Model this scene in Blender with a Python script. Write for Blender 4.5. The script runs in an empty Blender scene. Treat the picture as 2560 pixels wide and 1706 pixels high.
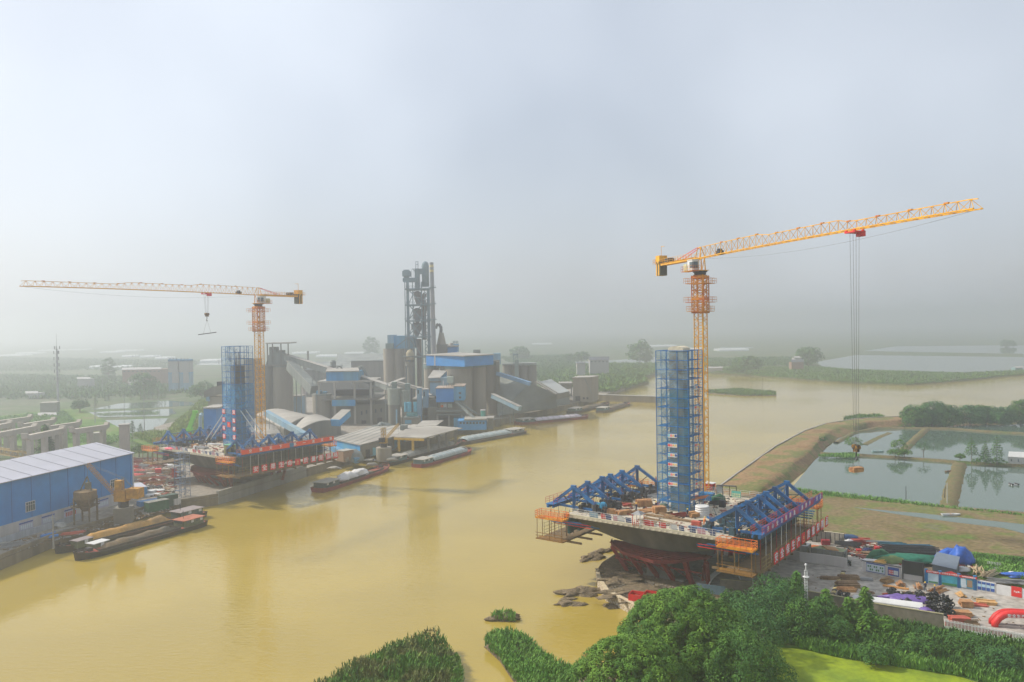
import bpy, bmesh, math, random
from mathutils import Vector, Matrix, noise
R = math.radians
sc = bpy.context.scene
col = sc.collection
# ------------------------------------------------------------------ camera
CAM = Vector((0, 0, 53)); FPX = 1991.0; PITCH = 0.0191; ROLL = -0.016
_F = Vector((0, math.cos(PITCH), -math.sin(PITCH)))
_U0 = Vector((0, math.sin(PITCH), math.cos(PITCH))); _R0 = Vector((1, 0, 0))
_R = _R0 * math.cos(ROLL) + _U0 * math.sin(ROLL)
_U = _U0 * math.cos(ROLL) - _R0 * math.sin(ROLL)
cd = bpy.data.cameras.new('camera'); cam = bpy.data.objects.new('camera', cd); col.objects.link(cam)
cd.sensor_width = 36; cd.lens = FPX / 2560 * 36; cd.clip_start = 0.5; cd.clip_end = 60000
M3 = Matrix((_R, _U, -_F)).transposed()
cam.matrix_world = Matrix.Translation(CAM) @ M3.to_4x4()
sc.camera = cam
# ------------------------------------------------------------------ sky, sun, exposure
SUN_EL, SUN_AZ = R(40), R(-74)          # azimuth measured from +Y towards +X
w = bpy.data.worlds.new('World'); sc.world = w; w.use_nodes = True
nt = w.node_tree; nt.nodes.clear()
sky = nt.nodes.new('ShaderNodeTexSky'); sky.sky_type = 'NISHITA'; sky.sun_disc = False
sky.sun_elevation = SUN_EL; sky.sun_rotation = SUN_AZ; sky.dust_density = 4.0; sky.air_density = 1.0; sky.ozone_density = 2.0
tc = nt.nodes.new('ShaderNodeTexCoord'); nz = nt.nodes.new('ShaderNodeTexNoise'); nz.inputs['Scale'].default_value = 2.2
nz.inputs['Detail'].default_value = 3; nz.inputs['Roughness'].default_value = .45
rp = nt.nodes.new('ShaderNodeMapRange'); rp.inputs[1].default_value = .35; rp.inputs[2].default_value = .75; rp.inputs[3].default_value = .45; rp.inputs[4].default_value = .8
mx = nt.nodes.new('ShaderNodeMix'); mx.data_type = 'RGBA'
mx.inputs[7].default_value = (9.9, 10.7, 11.8, 1)         # thin overcast veil over the blue
bg = nt.nodes.new('ShaderNodeBackground'); bg.inputs[1].default_value = .10; ow = nt.nodes.new('ShaderNodeOutputWorld')
nt.links.new(tc.outputs['Generated'], nz.inputs['Vector']); nt.links.new(nz.outputs[0], rp.inputs[0])
nt.links.new(rp.outputs[0], mx.inputs[0]); nt.links.new(sky.outputs[0], mx.inputs[6])
sx = nt.nodes.new('ShaderNodeSeparateXYZ'); nt.links.new(tc.outputs['Generated'], sx.inputs[0])      # brighter air on the sun's side
gr = nt.nodes.new('ShaderNodeMapRange'); gr.inputs[1].default_value = -.7; gr.inputs[2].default_value = .7; gr.inputs[3].default_value = 1.08; gr.inputs[4].default_value = .9; nt.links.new(sx.outputs[0], gr.inputs[0])
vs_ = nt.nodes.new('ShaderNodeVectorMath'); vs_.operation = 'SCALE'; nt.links.new(mx.outputs[2], vs_.inputs[0]); nt.links.new(gr.outputs[0], vs_.inputs['Scale']); nt.links.new(vs_.outputs[0], bg.inputs[0]); nt.links.new(bg.outputs[0], ow.inputs[0])
sl = bpy.data.lights.new('sun', 'SUN'); sl.energy = 4.8; sl.angle = R(3.0); sl.color = (1, .93, .82)
so = bpy.data.objects.new('sun', sl); col.objects.link(so)
sdir = Vector((math.sin(SUN_AZ) * math.cos(SUN_EL), math.cos(SUN_AZ) * math.cos(SUN_EL), math.sin(SUN_EL)))
so.rotation_euler = (-sdir).to_track_quat('-Z', 'Y').to_euler(); so.location = (0, 0, 300)
sc.view_settings.view_transform = 'Standard'; sc.view_settings.look = 'None'; sc.view_settings.exposure = 0.0; sc.view_settings.gamma = 1
sc.cycles.volume_bounces = 1; sc.cycles.max_bounces = 8; sc.cycles.transparent_max_bounces = 12
sc.cycles.use_denoising = True
sc.cycles.volume_max_steps = 64

# ------------------------------------------------------------------ layout tools: a sight line met with a level plane or a distance
def ray(px, py): return _F + _R * ((px - 1280) / FPX) + _U * ((853 - py) / FPX)
def P(px, py, z=0.0):
    d = ray(px, py); return CAM + d * ((z - CAM.z) / d.z)
def PD(px, py, D):
    d = ray(px, py); return CAM + d * (D / d.y)
def px_of(p):
    q = Vector(p) - CAM; f = q.dot(_F); return 1280 + FPX * q.dot(_R) / f, 853 - FPX * q.dot(_U) / f
# ------------------------------------------------------------------ materials
MATS = {}
def mat(name, colr, rough=.75, metal=0, var=.18, scale=1.2, bump=0, streak=False, spec=.4, colr2=None, scale2=None, corr=None):
    """procedural paint / concrete / earth: base colour broken up by two noises, optional streaks and corrugation"""
    if name in MATS: return MATS[name]
    m = bpy.data.materials.new(name); m.use_nodes = True; t = m.node_tree; b = t.nodes['Principled BSDF']
    b.inputs['Roughness'].default_value = rough; b.inputs['Metallic'].default_value = metal; b.inputs['Specular IOR Level'].default_value = spec
    co = t.nodes.new('ShaderNodeTexCoord'); mp = t.nodes.new('ShaderNodeMapping')
    t.links.new(co.outputs['Object'], mp.inputs[0])
    if streak: mp.inputs['Scale'].default_value = (1, 1, .12)
    n1 = t.nodes.new('ShaderNodeTexNoise'); n1.inputs['Scale'].default_value = scale; n1.inputs['Detail'].default_value = 6
    n1.inputs['Roughness'].default_value = .65; t.links.new(mp.outputs[0], n1.inputs['Vector'])
    r = t.nodes.new('ShaderNodeMapRange'); r.inputs[1].default_value = .3; r.inputs[2].default_value = .7
    r.inputs[3].default_value = 1 - var; r.inputs[4].default_value = 1 + var; t.links.new(n1.outputs[0], r.inputs[0])
    h = t.nodes.new('ShaderNodeMix'); h.data_type = 'RGBA'
    h.inputs[6].default_value = (*colr, 1); h.inputs[7].default_value = (*(colr2 or colr), 1)
    n2 = t.nodes.new('ShaderNodeTexNoise'); n2.inputs['Scale'].default_value = scale2 or scale * .22; n2.inputs['Detail'].default_value = 4
    t.links.new(mp.outputs[0], n2.inputs['Vector'])
    r2 = t.nodes.new('ShaderNodeMapRange'); r2.inputs[1].default_value = .42; r2.inputs[2].default_value = .6
    t.links.new(n2.outputs[0], r2.inputs[0]); t.links.new(r2.outputs[0], h.inputs[0])
    v = t.nodes.new('ShaderNodeVectorMath'); v.operation = 'SCALE'
    t.links.new(h.outputs[2], v.inputs[0]); t.links.new(r.outputs[0], v.inputs['Scale']); t.links.new(v.outputs[0], b.inputs['Base Color'])
    if bump or corr:
        bp = t.nodes.new('ShaderNodeBump'); bp.inputs['Strength'].default_value = bump or .5; bp.inputs['Distance'].default_value = .1
        if corr:
            wv = t.nodes.new('ShaderNodeTexWave'); wv.inputs['Scale'].default_value = corr; wv.bands_direction = 'DIAGONAL'
            t.links.new(co.outputs['Object'], wv.inputs[0]); t.links.new(wv.outputs['Fac'], bp.inputs['Height'])
        else: t.links.new(n1.outputs[0], bp.inputs['Height'])
        t.links.new(bp.outputs[0], b.inputs['Normal'])
    MATS[name] = m; return m
# ------------------------------------------------------------------ mesh builder
class MB:
    def __init__(s): s.v = []; s.f = []
    def add(s, vs, fs):
        o = len(s.v); s.v += [tuple(v) for v in vs]; s.f += [tuple(i + o for i in f) for f in fs]; return s
    def box(s, c, d, rz=0):
        c = Vector(c); cs, sn = math.cos(rz), math.sin(rz); vs = []
        for z in (-1, 1):
            for x, y in ((-1, -1), (1, -1), (1, 1), (-1, 1)):
                X, Y = x * d[0] / 2, y * d[1] / 2
                vs.append((c.x + X * cs - Y * sn, c.y + X * sn + Y * cs, c.z + z * d[2] / 2))
        return s.add(vs, [(3, 2, 1, 0), (4, 5, 6, 7), (0, 1, 5, 4), (1, 2, 6, 5), (2, 3, 7, 6), (3, 0, 4, 7)])
    def bar(s, a, b, w=.1, h=None):
        a, b = Vector(a), Vector(b); d = b - a
        if d.length < 1e-5: return s
        d.normalize(); up = Vector((0, 0, 1)) if abs(d.z) < .95 else Vector((1, 0, 0))
        x = d.cross(up).normalized(); y = x.cross(d); h = h or w; x = x * w / 2; y = y * h / 2
        vs = [a - x - y, a + x - y, a + x + y, a - x + y, b - x - y, b + x - y, b + x + y, b - x + y]
        return s.add(vs, [(3, 2, 1, 0), (4, 5, 6, 7), (0, 1, 5, 4), (1, 2, 6, 5), (2, 3, 7, 6), (3, 0, 4, 7)])
    def tube(s, a, b, r, r2=None, n=10, cap=True):
        a, b = Vector(a), Vector(b); d = (b - a).normalized(); r2 = r if r2 is None else r2
        up = Vector((0, 0, 1)) if abs(d.z) < .95 else Vector((1, 0, 0)); x = d.cross(up).normalized(); y = x.cross(d)
        vs = []; fs = []
        for k in range(n):
            t = 2 * math.pi * k / n; e = x * math.cos(t) + y * math.sin(t); vs += [a + e * r, b + e * r2]
        for k in range(n):
            j = (k + 1) % n; fs.append((2 * k, 2 * j, 2 * j + 1, 2 * k + 1))
        if cap: fs += [tuple(2 * k for k in reversed(range(n))), tuple(2 * k + 1 for k in range(n))]
        return s.add(vs, fs)
    def path(s, pts, r, n=6):
        for a, b in zip(pts, pts[1:]): s.tube(a, b, r, n=n)
        return s
    def sweep(s, pts, r, n=12):
        vs = []; fs = []
        for i, p in enumerate(pts):
            d = (pts[min(i + 1, len(pts) - 1)] - pts[max(i - 1, 0)]).normalized(); y = Vector((-.22, -1, 0)).normalized(); x = d.cross(y).normalized(); y = x.cross(d)
            for k in range(n): t = 6.28319 * k / n; vs.append(p + x * math.cos(t) * r + y * math.sin(t) * r)
        for i in range(len(pts) - 1):
            for k in range(n): fs.append((i * n + k, i * n + (k + 1) % n, (i + 1) * n + (k + 1) % n, (i + 1) * n + k))
        return s.add(vs, fs + [tuple(reversed(range(n))), tuple(range((len(pts) - 1) * n, len(pts) * n))])
    def prism(s, poly, z0, z1):
        """vertical prism over a plan polygon (z0/z1 numbers or per-corner lists)"""
        n = len(poly); A = sum(poly[i][0] * poly[(i + 1) % n][1] - poly[(i + 1) % n][0] * poly[i][1] for i in range(n))
        zs0 = z0 if isinstance(z0, (list, tuple)) else [z0] * n; zs1 = z1 if isinstance(z1, (list, tuple)) else [z1] * n
        q = list(zip(poly, zs0, zs1))
        if A < 0: q = q[::-1]
        vs = [(p[0], p[1], a) for p, a, _ in q] + [(p[0], p[1], b) for p, _, b in q]
        return s.add(vs, [tuple(range(n))[::-1], tuple(range(n, 2 * n))] + [(i, (i + 1) % n, (i + 1) % n + n, i + n) for i in range(n)])
    def lathe(s, c, prof, n=16):
        vs = []; fs = []; m = len(prof)
        for k in range(n):
            t = 2 * math.pi * k / n
            for r, z in prof: vs.append((c[0] + r * math.cos(t), c[1] + r * math.sin(t), c[2] + z))
        for k in range(n):
            j = (k + 1) % n
            for i in range(m - 1): fs.append((k * m + i, j * m + i, j * m + i + 1, k * m + i + 1))
        fs.append(tuple(k * m + m - 1 for k in range(n))); fs.append(tuple(k * m for k in reversed(range(n))))
        return s.add(vs, fs)
    def quad(s, a, b, c, d, th=.05):
        """a thin slab on four corners"""
        a, b, c, d = map(Vector, (a, b, c, d)); n = (b - a).cross(d - a).normalized() * th
        return s.add([a, b, c, d, a - n, b - n, c - n, d - n], [(0, 1, 2, 3), (7, 6, 5, 4), (0, 4, 5, 1), (1, 5, 6, 2), (2, 6, 7, 3), (3, 7, 4, 0)])
    def heap(s, c, rx, ry, h, rz=0, seed=0, n=14, m=5, rough=.18):
        """irregular mound"""
        vs = []; fs = []; cs, sn = math.cos(rz), math.sin(rz)
        for i in range(m + 1):
            t = i / m; rr = math.cos(t * math.pi / 2) ** .8
            for k in range(n):
                a = 2 * math.pi * k / n
                q = 1 + rough * 2.2 * noise.noise((math.cos(a) * 1.7 + seed, math.sin(a) * 1.7, t * 2 + seed * 1.3)) + rough * .5 * noise.noise((a * 4 + seed, t * 7, 0))
                X, Y = rx * rr * q * math.cos(a), ry * rr * q * math.sin(a)
                z = h * math.sin(t * math.pi / 2) * (1 + rough * noise.noise((X * .8 + seed, Y * .8, 3)))
                vs.append((c[0] + X * cs - Y * sn, c[1] + X * sn + Y * cs, c[2] + max(z, 0) * (1 if i else 0)))
        for i in range(m):
            for k in range(n):
                j = (k + 1) % n; fs.append((i * n + k, i * n + j, (i + 1) * n + j, (i + 1) * n + k))
        fs.append(tuple(m * n + k for k in range(n))); fs.append(tuple(reversed(range(n))))
        return s.add(vs, fs)
    def build(s, name, m, parent=None, smooth=False, origin=None):
        me = bpy.data.meshes.new(name)
        o = bpy.data.objects.new(name, me)
        off = Vector((0, 0, 0))
        if parent is None:
            xs = [v[0] for v in s.v]; ys = [v[1] for v in s.v]; zs = [v[2] for v in s.v]
            off = Vector(origin) if origin else Vector(((min(xs) + max(xs)) / 2, (min(ys) + max(ys)) / 2, min(zs)))
        elif not parent.get('_local'): off = parent_world(parent)
        me.from_pydata([tuple(Vector(v) - off) for v in s.v], [], s.f)
        if smooth:
            me.polygons.foreach_set('use_smooth', [True] * len(me.polygons))
        me.update(); o.data.materials.append(m); col.objects.link(o)
        if parent is None: o.location = off
        else: o.parent = parent
        return o
def parent_world(o):
    v = Vector((0, 0, 0))
    while o is not None: v = v + o.location; o = o.parent
    return v
def tag(o, label=None, cat=None, group=None, kind=None):
    if label: o['label'] = label
    if cat: o['category'] = cat
    if group: o['group'] = group
    if kind: o['kind'] = kind
    return o
def thing(name, loc, label, cat, group=None):
    """an Empty at the base; its parts are meshes given in world coordinates"""
    o = bpy.data.objects.new(name, None); o.empty_display_size = .5; col.objects.link(o); o.location = loc
    return tag(o, label, cat, group)
def proto(name, label, cat, group=None):
    """an Empty whose parts are given in its own coordinates, to be copied and turned"""
    o = thing(name, (0, 0, 0), label, cat, group); return o
def kids(o): return [c for c in bpy.data.objects if c.parent == o]
KIDS = {}
def put(o, loc, rz=0, label=None, scale=None, group=None, first=False):
    """place the prototype itself (first) or a copy of it with all its parts"""
    if first: r = o
    else:
        if o.name not in KIDS: KIDS[o.name] = {c.name: kids(c) for c in [o] + kids(o)}
        tr = KIDS[o.name]; r = o.copy(); col.objects.link(r)
        for ch in tr[o.name]:
            c = ch.copy(); col.objects.link(c); c.parent = r
            for g in tr.get(ch.name, []):
                d = g.copy(); col.objects.link(d); d.parent = c
    r.location = loc; r.rotation_euler = (0, 0, rz)
    if label: r['label'] = label
    if group: r['group'] = group
    if scale: r.scale = scale if hasattr(scale, '__len__') else (scale,) * 3
    return r
def struct(o): o['kind'] = 'structure'; return o
def text_mesh(name, s, size, m, parent, mtx, thick=.02):
    """lettering as a mesh, laid in the frame mtx (x right, y up, z out)"""
    cu = bpy.data.curves.new(name, 'FONT'); cu.body = s; cu.size = size; cu.align_x = 'CENTER'; cu.align_y = 'CENTER'; cu.extrude = thick; cu.resolution_u = 2
    cu.offset = size * .012
    t = bpy.data.objects.new(name, cu); col.objects.link(t); dg = bpy.context.evaluated_depsgraph_get()
    me = bpy.data.meshes.new_from_object(t.evaluated_get(dg)); col.objects.unlink(t); bpy.data.objects.remove(t)
    off = parent_world(parent) if parent is not None else Vector((0, 0, 0))
    me.transform(Matrix.Translation(-off) @ mtx)
    o = bpy.data.objects.new(name, me); me.materials.clear(); me.materials.append(m); col.objects.link(o); o.parent = parent
    return o
def frame(o, x, up=(0, 0, 1)):
    """matrix with x along x, y along up, z out of the board"""
    x = Vector(x).normalized(); y = Vector(up); y = (y - x * y.dot(x)).normalized(); z = x.cross(y)
    return Matrix.Translation(o) @ Matrix((x, y, z)).transposed().to_4x4()
rnd = random.Random(7)
OR = 'first second third fourth fifth sixth seventh eighth ninth tenth eleventh twelfth thirteenth fourteenth fifteenth sixteenth seventeenth eighteenth nineteenth twentieth twenty-first twenty-second'.split()
# ================================================================== water and land
def water_mat(name, base, rough, wave, strength, base2=None):
    m = bpy.data.materials.new(name); m.use_nodes = True; t = m.node_tree; b = t.nodes['Principled BSDF']
    b.inputs['Roughness'].default_value = rough; b.inputs['IOR'].default_value = 1.33
    co = t.nodes.new('ShaderNodeTexCoord'); mp = t.nodes.new('ShaderNodeMapping'); mp.inputs['Scale'].default_value = (wave * .55, wave * 1.5, 1)
    mp.inputs['Rotation'].default_value = (0, 0, R(12))
    t.links.new(co.outputs['Object'], mp.inputs[0])
    n = t.nodes.new('ShaderNodeTexNoise'); n.inputs['Scale'].default_value = 1; n.inputs['Detail'].default_value = 2; t.links.new(mp.outputs[0], n.inputs['Vector'])
    big = t.nodes.new('ShaderNodeTexNoise'); big.inputs['Scale'].default_value = .012; big.inputs['Detail'].default_value = 3; t.links.new(co.outputs['Object'], big.inputs['Vector'])
    mr = t.nodes.new('ShaderNodeMapRange'); mr.inputs[1].default_value = .4; mr.inputs[2].default_value = .62; mr.inputs[3].default_value = .35; mr.inputs[4].default_value = 1.3
    t.links.new(big.outputs[0], mr.inputs[0])
    st = t.nodes.new('ShaderNodeMath'); st.operation = 'MULTIPLY'; st.inputs[1].default_value = strength; t.links.new(mr.outputs[0], st.inputs[0])
    bp = t.nodes.new('ShaderNodeBump'); bp.inputs['Distance'].default_value = .25; t.links.new(st.outputs[0], bp.inputs['Strength'])
    t.links.new(n.outputs[0], bp.inputs['Height']); t.links.new(bp.outputs[0], b.inputs['Normal'])
    mx = t.nodes.new('ShaderNodeMix'); mx.data_type = 'RGBA'; mx.inputs[6].default_value = (*base, 1); mx.inputs[7].default_value = (*(base2 or base), 1)
    n3 = t.nodes.new('ShaderNodeTexNoise'); n3.inputs['Scale'].default_value = .02; n3.inputs['Detail'].default_value = 4; t.links.new(co.outputs['Object'], n3.inputs['Vector'])
    m3 = t.nodes.new('ShaderNodeMapRange'); m3.inputs[1].default_value = .4; m3.inputs[2].default_value = .6; t.links.new(n3.outputs[0], m3.inputs[0])
    t.links.new(m3.outputs[0], mx.inputs[0]); t.links.new(mx.outputs[2], b.inputs['Base Color'])
    return m
def ground_mat(name, cols, scale=.05, bump=.3, fine=1.5):
    """three earth/vegetation colours mixed in patches, with a finer grain"""
    m = bpy.data.materials.new(name); m.use_nodes = True; t = m.node_tree; b = t.nodes['Principled BSDF']
    b.inputs['Roughness'].default_value = .95; b.inputs['Specular IOR Level'].default_value = .15
    co = t.nodes.new('ShaderNodeNewGeometry'); last = None
    cr = t.nodes.new('ShaderNodeValToRGB'); n = t.nodes.new('ShaderNodeTexNoise'); n.inputs['Scale'].default_value = scale; n.inputs['Detail'].default_value = 8; n.inputs['Roughness'].default_value = .62
    t.links.new(co.outputs['Position'], n.inputs['Vector']); t.links.new(n.outputs[0], cr.inputs[0])
    e = cr.color_ramp.elements; e[0].position = .36; e[0].color = (*cols[0], 1); e[1].position = .66; e[1].color = (*cols[-1], 1)
    for i, c in enumerate(cols[1:-1]): x = e.new(.36 + .3 * (i + 1) / (len(cols) - 1)); x.color = (*c, 1)
    n2 = t.nodes.new('ShaderNodeTexNoise'); n2.inputs['Scale'].default_value = fine; n2.inputs['Detail'].default_value = 5; t.links.new(co.outputs['Position'], n2.inputs['Vector'])
    mr = t.nodes.new('ShaderNodeMapRange'); mr.inputs[1].default_value = .3; mr.inputs[2].default_value = .7; mr.inputs[3].default_value = .7; mr.inputs[4].default_value = 1.3; t.links.new(n2.outputs[0], mr.inputs[0])
    v = t.nodes.new('ShaderNodeVectorMath'); v.operation = 'SCALE'; t.links.new(cr.outputs[0], v.inputs[0]); t.links.new(mr.outputs[0], v.inputs['Scale']); t.links.new(v.outputs[0], b.inputs['Base Color'])
    bp = t.nodes.new('ShaderNodeBump'); bp.inputs['Strength'].default_value = bump; bp.inputs['Distance'].default_value = .3; t.links.new(n2.outputs[0], bp.inputs['Height']); t.links.new(bp.outputs[0], b.inputs['Normal'])
    return m
RIVER = water_mat('river_water', (.33, .245, .05), .03, 1.0, .22, (.38, .28, .055))
POND = water_mat('pond_water', (.08, .12, .09), .03, .5, .03)
EARTH = ground_mat('earth', [(.17, .13, .08), (.24, .16, .10), (.13, .12, .06)], .06, .5, 1.2)
GRASSY = ground_mat('grass_ground', [(.05, .12, .02), (.10, .19, .03), (.16, .15, .07)], .05, .5, 1.0)
FARLAND = ground_mat('far_land', [(.05, .09, .04), (.12, .13, .08), (.07, .12, .04), (.16, .15, .11)], .012, .2, .25)
YARD = ground_mat('yard_ground', [(.22, .20, .17), (.30, .27, .23), (.17, .14, .11)], .08, .3, .9)
PAVE = ground_mat('site_concrete', [(.30, .28, .25), (.38, .35, .31), (.26, .23, .19)], .07, .1, .8)
FIELD = ground_mat('drained_field', [(.09, .15, .025), (.15, .12, .05), (.19, .14, .075), (.13, .15, .04), (.16, .14, .10)], .05, .6, .9)
DIKE = ground_mat('dike_earth', [(.20, .12, .055), (.27, .17, .085), (.13, .15, .04), (.22, .15, .08)], .09, .8, 1.1)
MUD = ground_mat('mud_earth', [(.13, .10, .07), (.20, .155, .10), (.15, .115, .07)], .3, 1.0, 2.5)
def flat(name, pxs, z, m, z0=-1.0, extra=()):
    poly = [P(x, y, z) for x, y in pxs] + [Vector(e) for e in extra]
    return struct(MB().prism([(p.x, p.y) for p in poly], z0, z).build(name, m))
struct(MB().prism([(-12500, -300), (12500, -300), (12500, 14000), (-12500, 14000)], -1.2, 0).build('river', RIVER))
QUAY = [(-330, 1590), (0, 1425), (130, 1370), (380, 1290), (545, 1262), (640, 1232), (765, 1192), (800, 1180), (860, 1165), (940, 1140), (985, 1128), (1100, 1108), (1160, 1080), (1230, 1068), (1300, 1050), (1340, 1043), (1430, 1022), (1500, 1000)]
FARSH = [(1530, 988), (1560, 975), (1622, 958), (1603, 951), (1640, 938), (1766, 932), (1840, 935), (1900, 941), (2065, 954), (2160, 959), (2266, 963), (2394, 954), (2480, 945), (2560, 938), (2800, 928), (3400, 915)]
q = [P(x, y, 0) for x, y in QUAY + FARSH]
GZ = 2.5
struct(MB().prism([(p.x, p.y) for p in q] + [(29000, 9000), (29000, 38000), (-29000, 38000), (-29000, 150), (-400, 60)], -1, GZ - .6).build('ground', FARLAND))
# the made ground of the quay and the cement works
yd = [P(x, y, 0) for x, y in QUAY]
struct(MB().prism([(p.x, p.y) for p in yd] + [(P(1540, 985, 0).x, P(1540, 985, 0).y), (90, 640), (-60, 660), (-190, 560), (-190, 420), (-118, 300), (-200, 300), (-330, 240)], -.9, GZ).build('quay_ground', YARD))
# strip of bank around the left ponds
for nm, pts in (('grass_bank', [(330, 1100), (420, 1085), (470, 1045), (500, 1000), (560, 985), (600, 1000), (540, 1090), (380, 1120)]),
                ('grass_bank', [(0, 1040), (90, 1030), (200, 1020), (330, 1085), (200, 1130), (0, 1110)])):
    flat(nm, pts, GZ + .35, GRASSY, 1)
for pts in ([(225, 1024), (300, 1009), (420, 1002), (480, 1006), (490, 1013), (370, 1020)],
            [(222, 1031), (430, 1022), (442, 1033), (420, 1040), (240, 1043)],
            [(165, 1068), (240, 1052), (420, 1046), (402, 1070), (335, 1082), (285, 1086), (175, 1084)],
            [(360, 905), (470, 903), (560, 906), (555, 913), (400, 912)], [(215, 916), (245, 916), (245, 921), (215, 921)],
            [(270, 921), (305, 921), (305, 925), (275, 925)]):
    flat('pond', pts, GZ - .55 if pts[0][1] < 1000 else GZ - .45, POND, 1.2)
for pts in ([(2036, 906), (2139, 888), (2560, 893), (2900, 896), (2900, 915), (2560, 927), (2394, 931), (2139, 924), (2065, 920)],
            [(2157, 878), (2240, 866), (2700, 862), (2900, 868), (2900, 888), (2560, 885)], [(1400, 905), (1500, 903), (1640, 893), (1640, 908), (1560, 912), (1420, 914)],
            [(1800, 868), (1880, 868), (1885, 871), (1800, 871)], [(1880, 898), (1975, 899), (1970, 902), (1890, 902)]):
    flat('pond', pts, GZ - .5, POND, 1.2)
# low green strip islands in the river
def clump_mat(name, base, base2):
    m = mat(name, base, .85, var=.35, scale=.7, colr2=base2, scale2=.35); b = m.node_tree.nodes['Principled BSDF']
    b.inputs['Subsurface Weight'].default_value = 0; return m
LEAF = clump_mat('leaf_green', (.05, .135, .010), (.10, .205, .016))
LEAFD = clump_mat('leaf_dark', (.035, .11, .015), (.07, .17, .02))
LEAFB = clump_mat('leaf_bluegreen', (.03, .105, .022), (.055, .15, .03))
REED = clump_mat('reed_green', (.09, .24, .025), (.15, .30, .05))
REEDY = clump_mat('reed_yellow', (.15, .25, .02), (.22, .28, .04))
ALGAE = mat('algae', (.23, .30, .008), .8, var=.22, scale=1.1, colr2=(.15, .22, .012), scale2=.15)
def inside(p, poly):
    x, y = p[0], p[1]; c = False; n = len(poly)
    for i in range(n):
        a, b = poly[i], poly[i - 1]
        if (a[1] > y) != (b[1] > y) and x < (b[0] - a[0]) * (y - a[1]) / (b[1] - a[1]) + a[0]: c = not c
    return c
def scatter_mesh(mb, pts, size, rn, blades=3, tall=1.0):
    """tufts of upright leaf blades at each point"""
    for p in pts:
        for k in range(blades):
            a = rn.uniform(0, 6.28); s = size * rn.uniform(.6, 1.3); h = s * tall; w_ = s * .2
            ox, oy = rn.uniform(-.5, .5) * size, rn.uniform(-.5, .5) * size
            lx, ly = math.cos(a) * s * .8, math.sin(a) * s * .8; bx, by = -math.sin(a) * w_, math.cos(a) * w_
            x, y, z = p[0] + ox, p[1] + oy, p[2] + rn.uniform(-.2, .5) * h
            mb.add([(x - bx, y - by, z), (x + bx, y + by, z), (x + lx * .5 + bx * .8, y + ly * .5 + by * .8, z + h * .7), (x + lx, y + ly, z + h)], [(0, 1, 2, 3)])
def field_pts(poly, n, z, rn):
    xs = [p[0] for p in poly]; ys = [p[1] for p in poly]; out = []
    while len(out) < n:
        p = (rn.uniform(min(xs), max(xs)), rn.uniform(min(ys), max(ys)))
        if inside(p, poly): out.append((p[0], p[1], z))
    return out
def green_patch(name, pxs, z, n, size, m, label, cat='vegetation', tall=1.0, seed=1, blades=3, hump=0.0):
    rn = random.Random(seed); poly = [P(x, y, z)[:2] for x, y in pxs]; mb = MB()
    pts = field_pts(poly, n, z, rn)
    if hump:
        pts = [(x, y, z + hump * (1 + noise.noise((x * .15, y * .15, seed))) * rn.uniform(.2, 1)) for x, y, z in pts]
    scatter_mesh(mb, pts, size, rn, blades, tall)
    o = mb.build(name, m); tag(o, label, cat, kind='stuff'); return o
# ------------------------------------------------------------------ right bank: dike, ponds, field, site
L1 = [(1770, 1240), (1802, 1213), (1864, 1168), (1938, 1116), (2011, 1077), (2065, 1059), (2139, 1047), (2200, 1043), (2260, 1041), (2420, 1030), (2560, 1024), (2800, 1012)]
L2 = [(1850, 1258), (1883, 1234), (1956, 1179), (2011, 1136), (2051, 1100), (2073, 1076), (2120, 1060), (2175, 1055), (2262, 1049), (2420, 1040), (2560, 1036), (2800, 1024)]
L3 = [(1940, 1250), (1972, 1212), (2011, 1176), (2047, 1142), (2065, 1118), (2090, 1100), (2120, 1086), (2157, 1072), (2262, 1066), (2420, 1058), (2560, 1056), (2800, 1045)]
def strip(name, lines, zs, m, sub=4, rough=.0):
    """an earth body through level lines traced on the land, closed below"""
    def res(l, z):
        pts = [P(x, y, z) for x, y in l]; out = []
        for a, b in zip(pts, pts[1:]): out += [a.lerp(b, k / sub) for k in range(sub)]
        return out + [pts[-1]]
    g = [res(l, z) for l, z in zip(lines, zs)]; n = len(g[0]); rows = []
    for i in range(len(g)):
        rows.append(g[i])
        if i + 1 < len(g):
            for k in (1, 2, 3): rows.append([a.lerp(b, k / 4) for a, b in zip(g[i], g[i + 1])])
    mb = MB(); vs = []; fs = []
    for r_ in rows:
        for p in r_: vs.append((p.x + rough * 2 * noise.noise((p.x * .2, p.y * .2, 1)), p.y, p.z + rough * noise.noise((p.x * .35, p.y * .35, 5))))
    for i in range(len(rows) - 1):
        for j in range(n - 1): fs.append((i * n + j, i * n + j + 1, (i + 1) * n + j + 1, (i + 1) * n + j))
    mb.add(vs, fs); o = mb.build(name, m, smooth=True); return struct(o)
L0 = [(x - 6 if y > 1060 else x, y + 1) for x, y in L1]
strip('dike', [L0, L1, L2, L3], [-.3, 2.6, 2.9, .2], DIKE, 4, .35)
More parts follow.
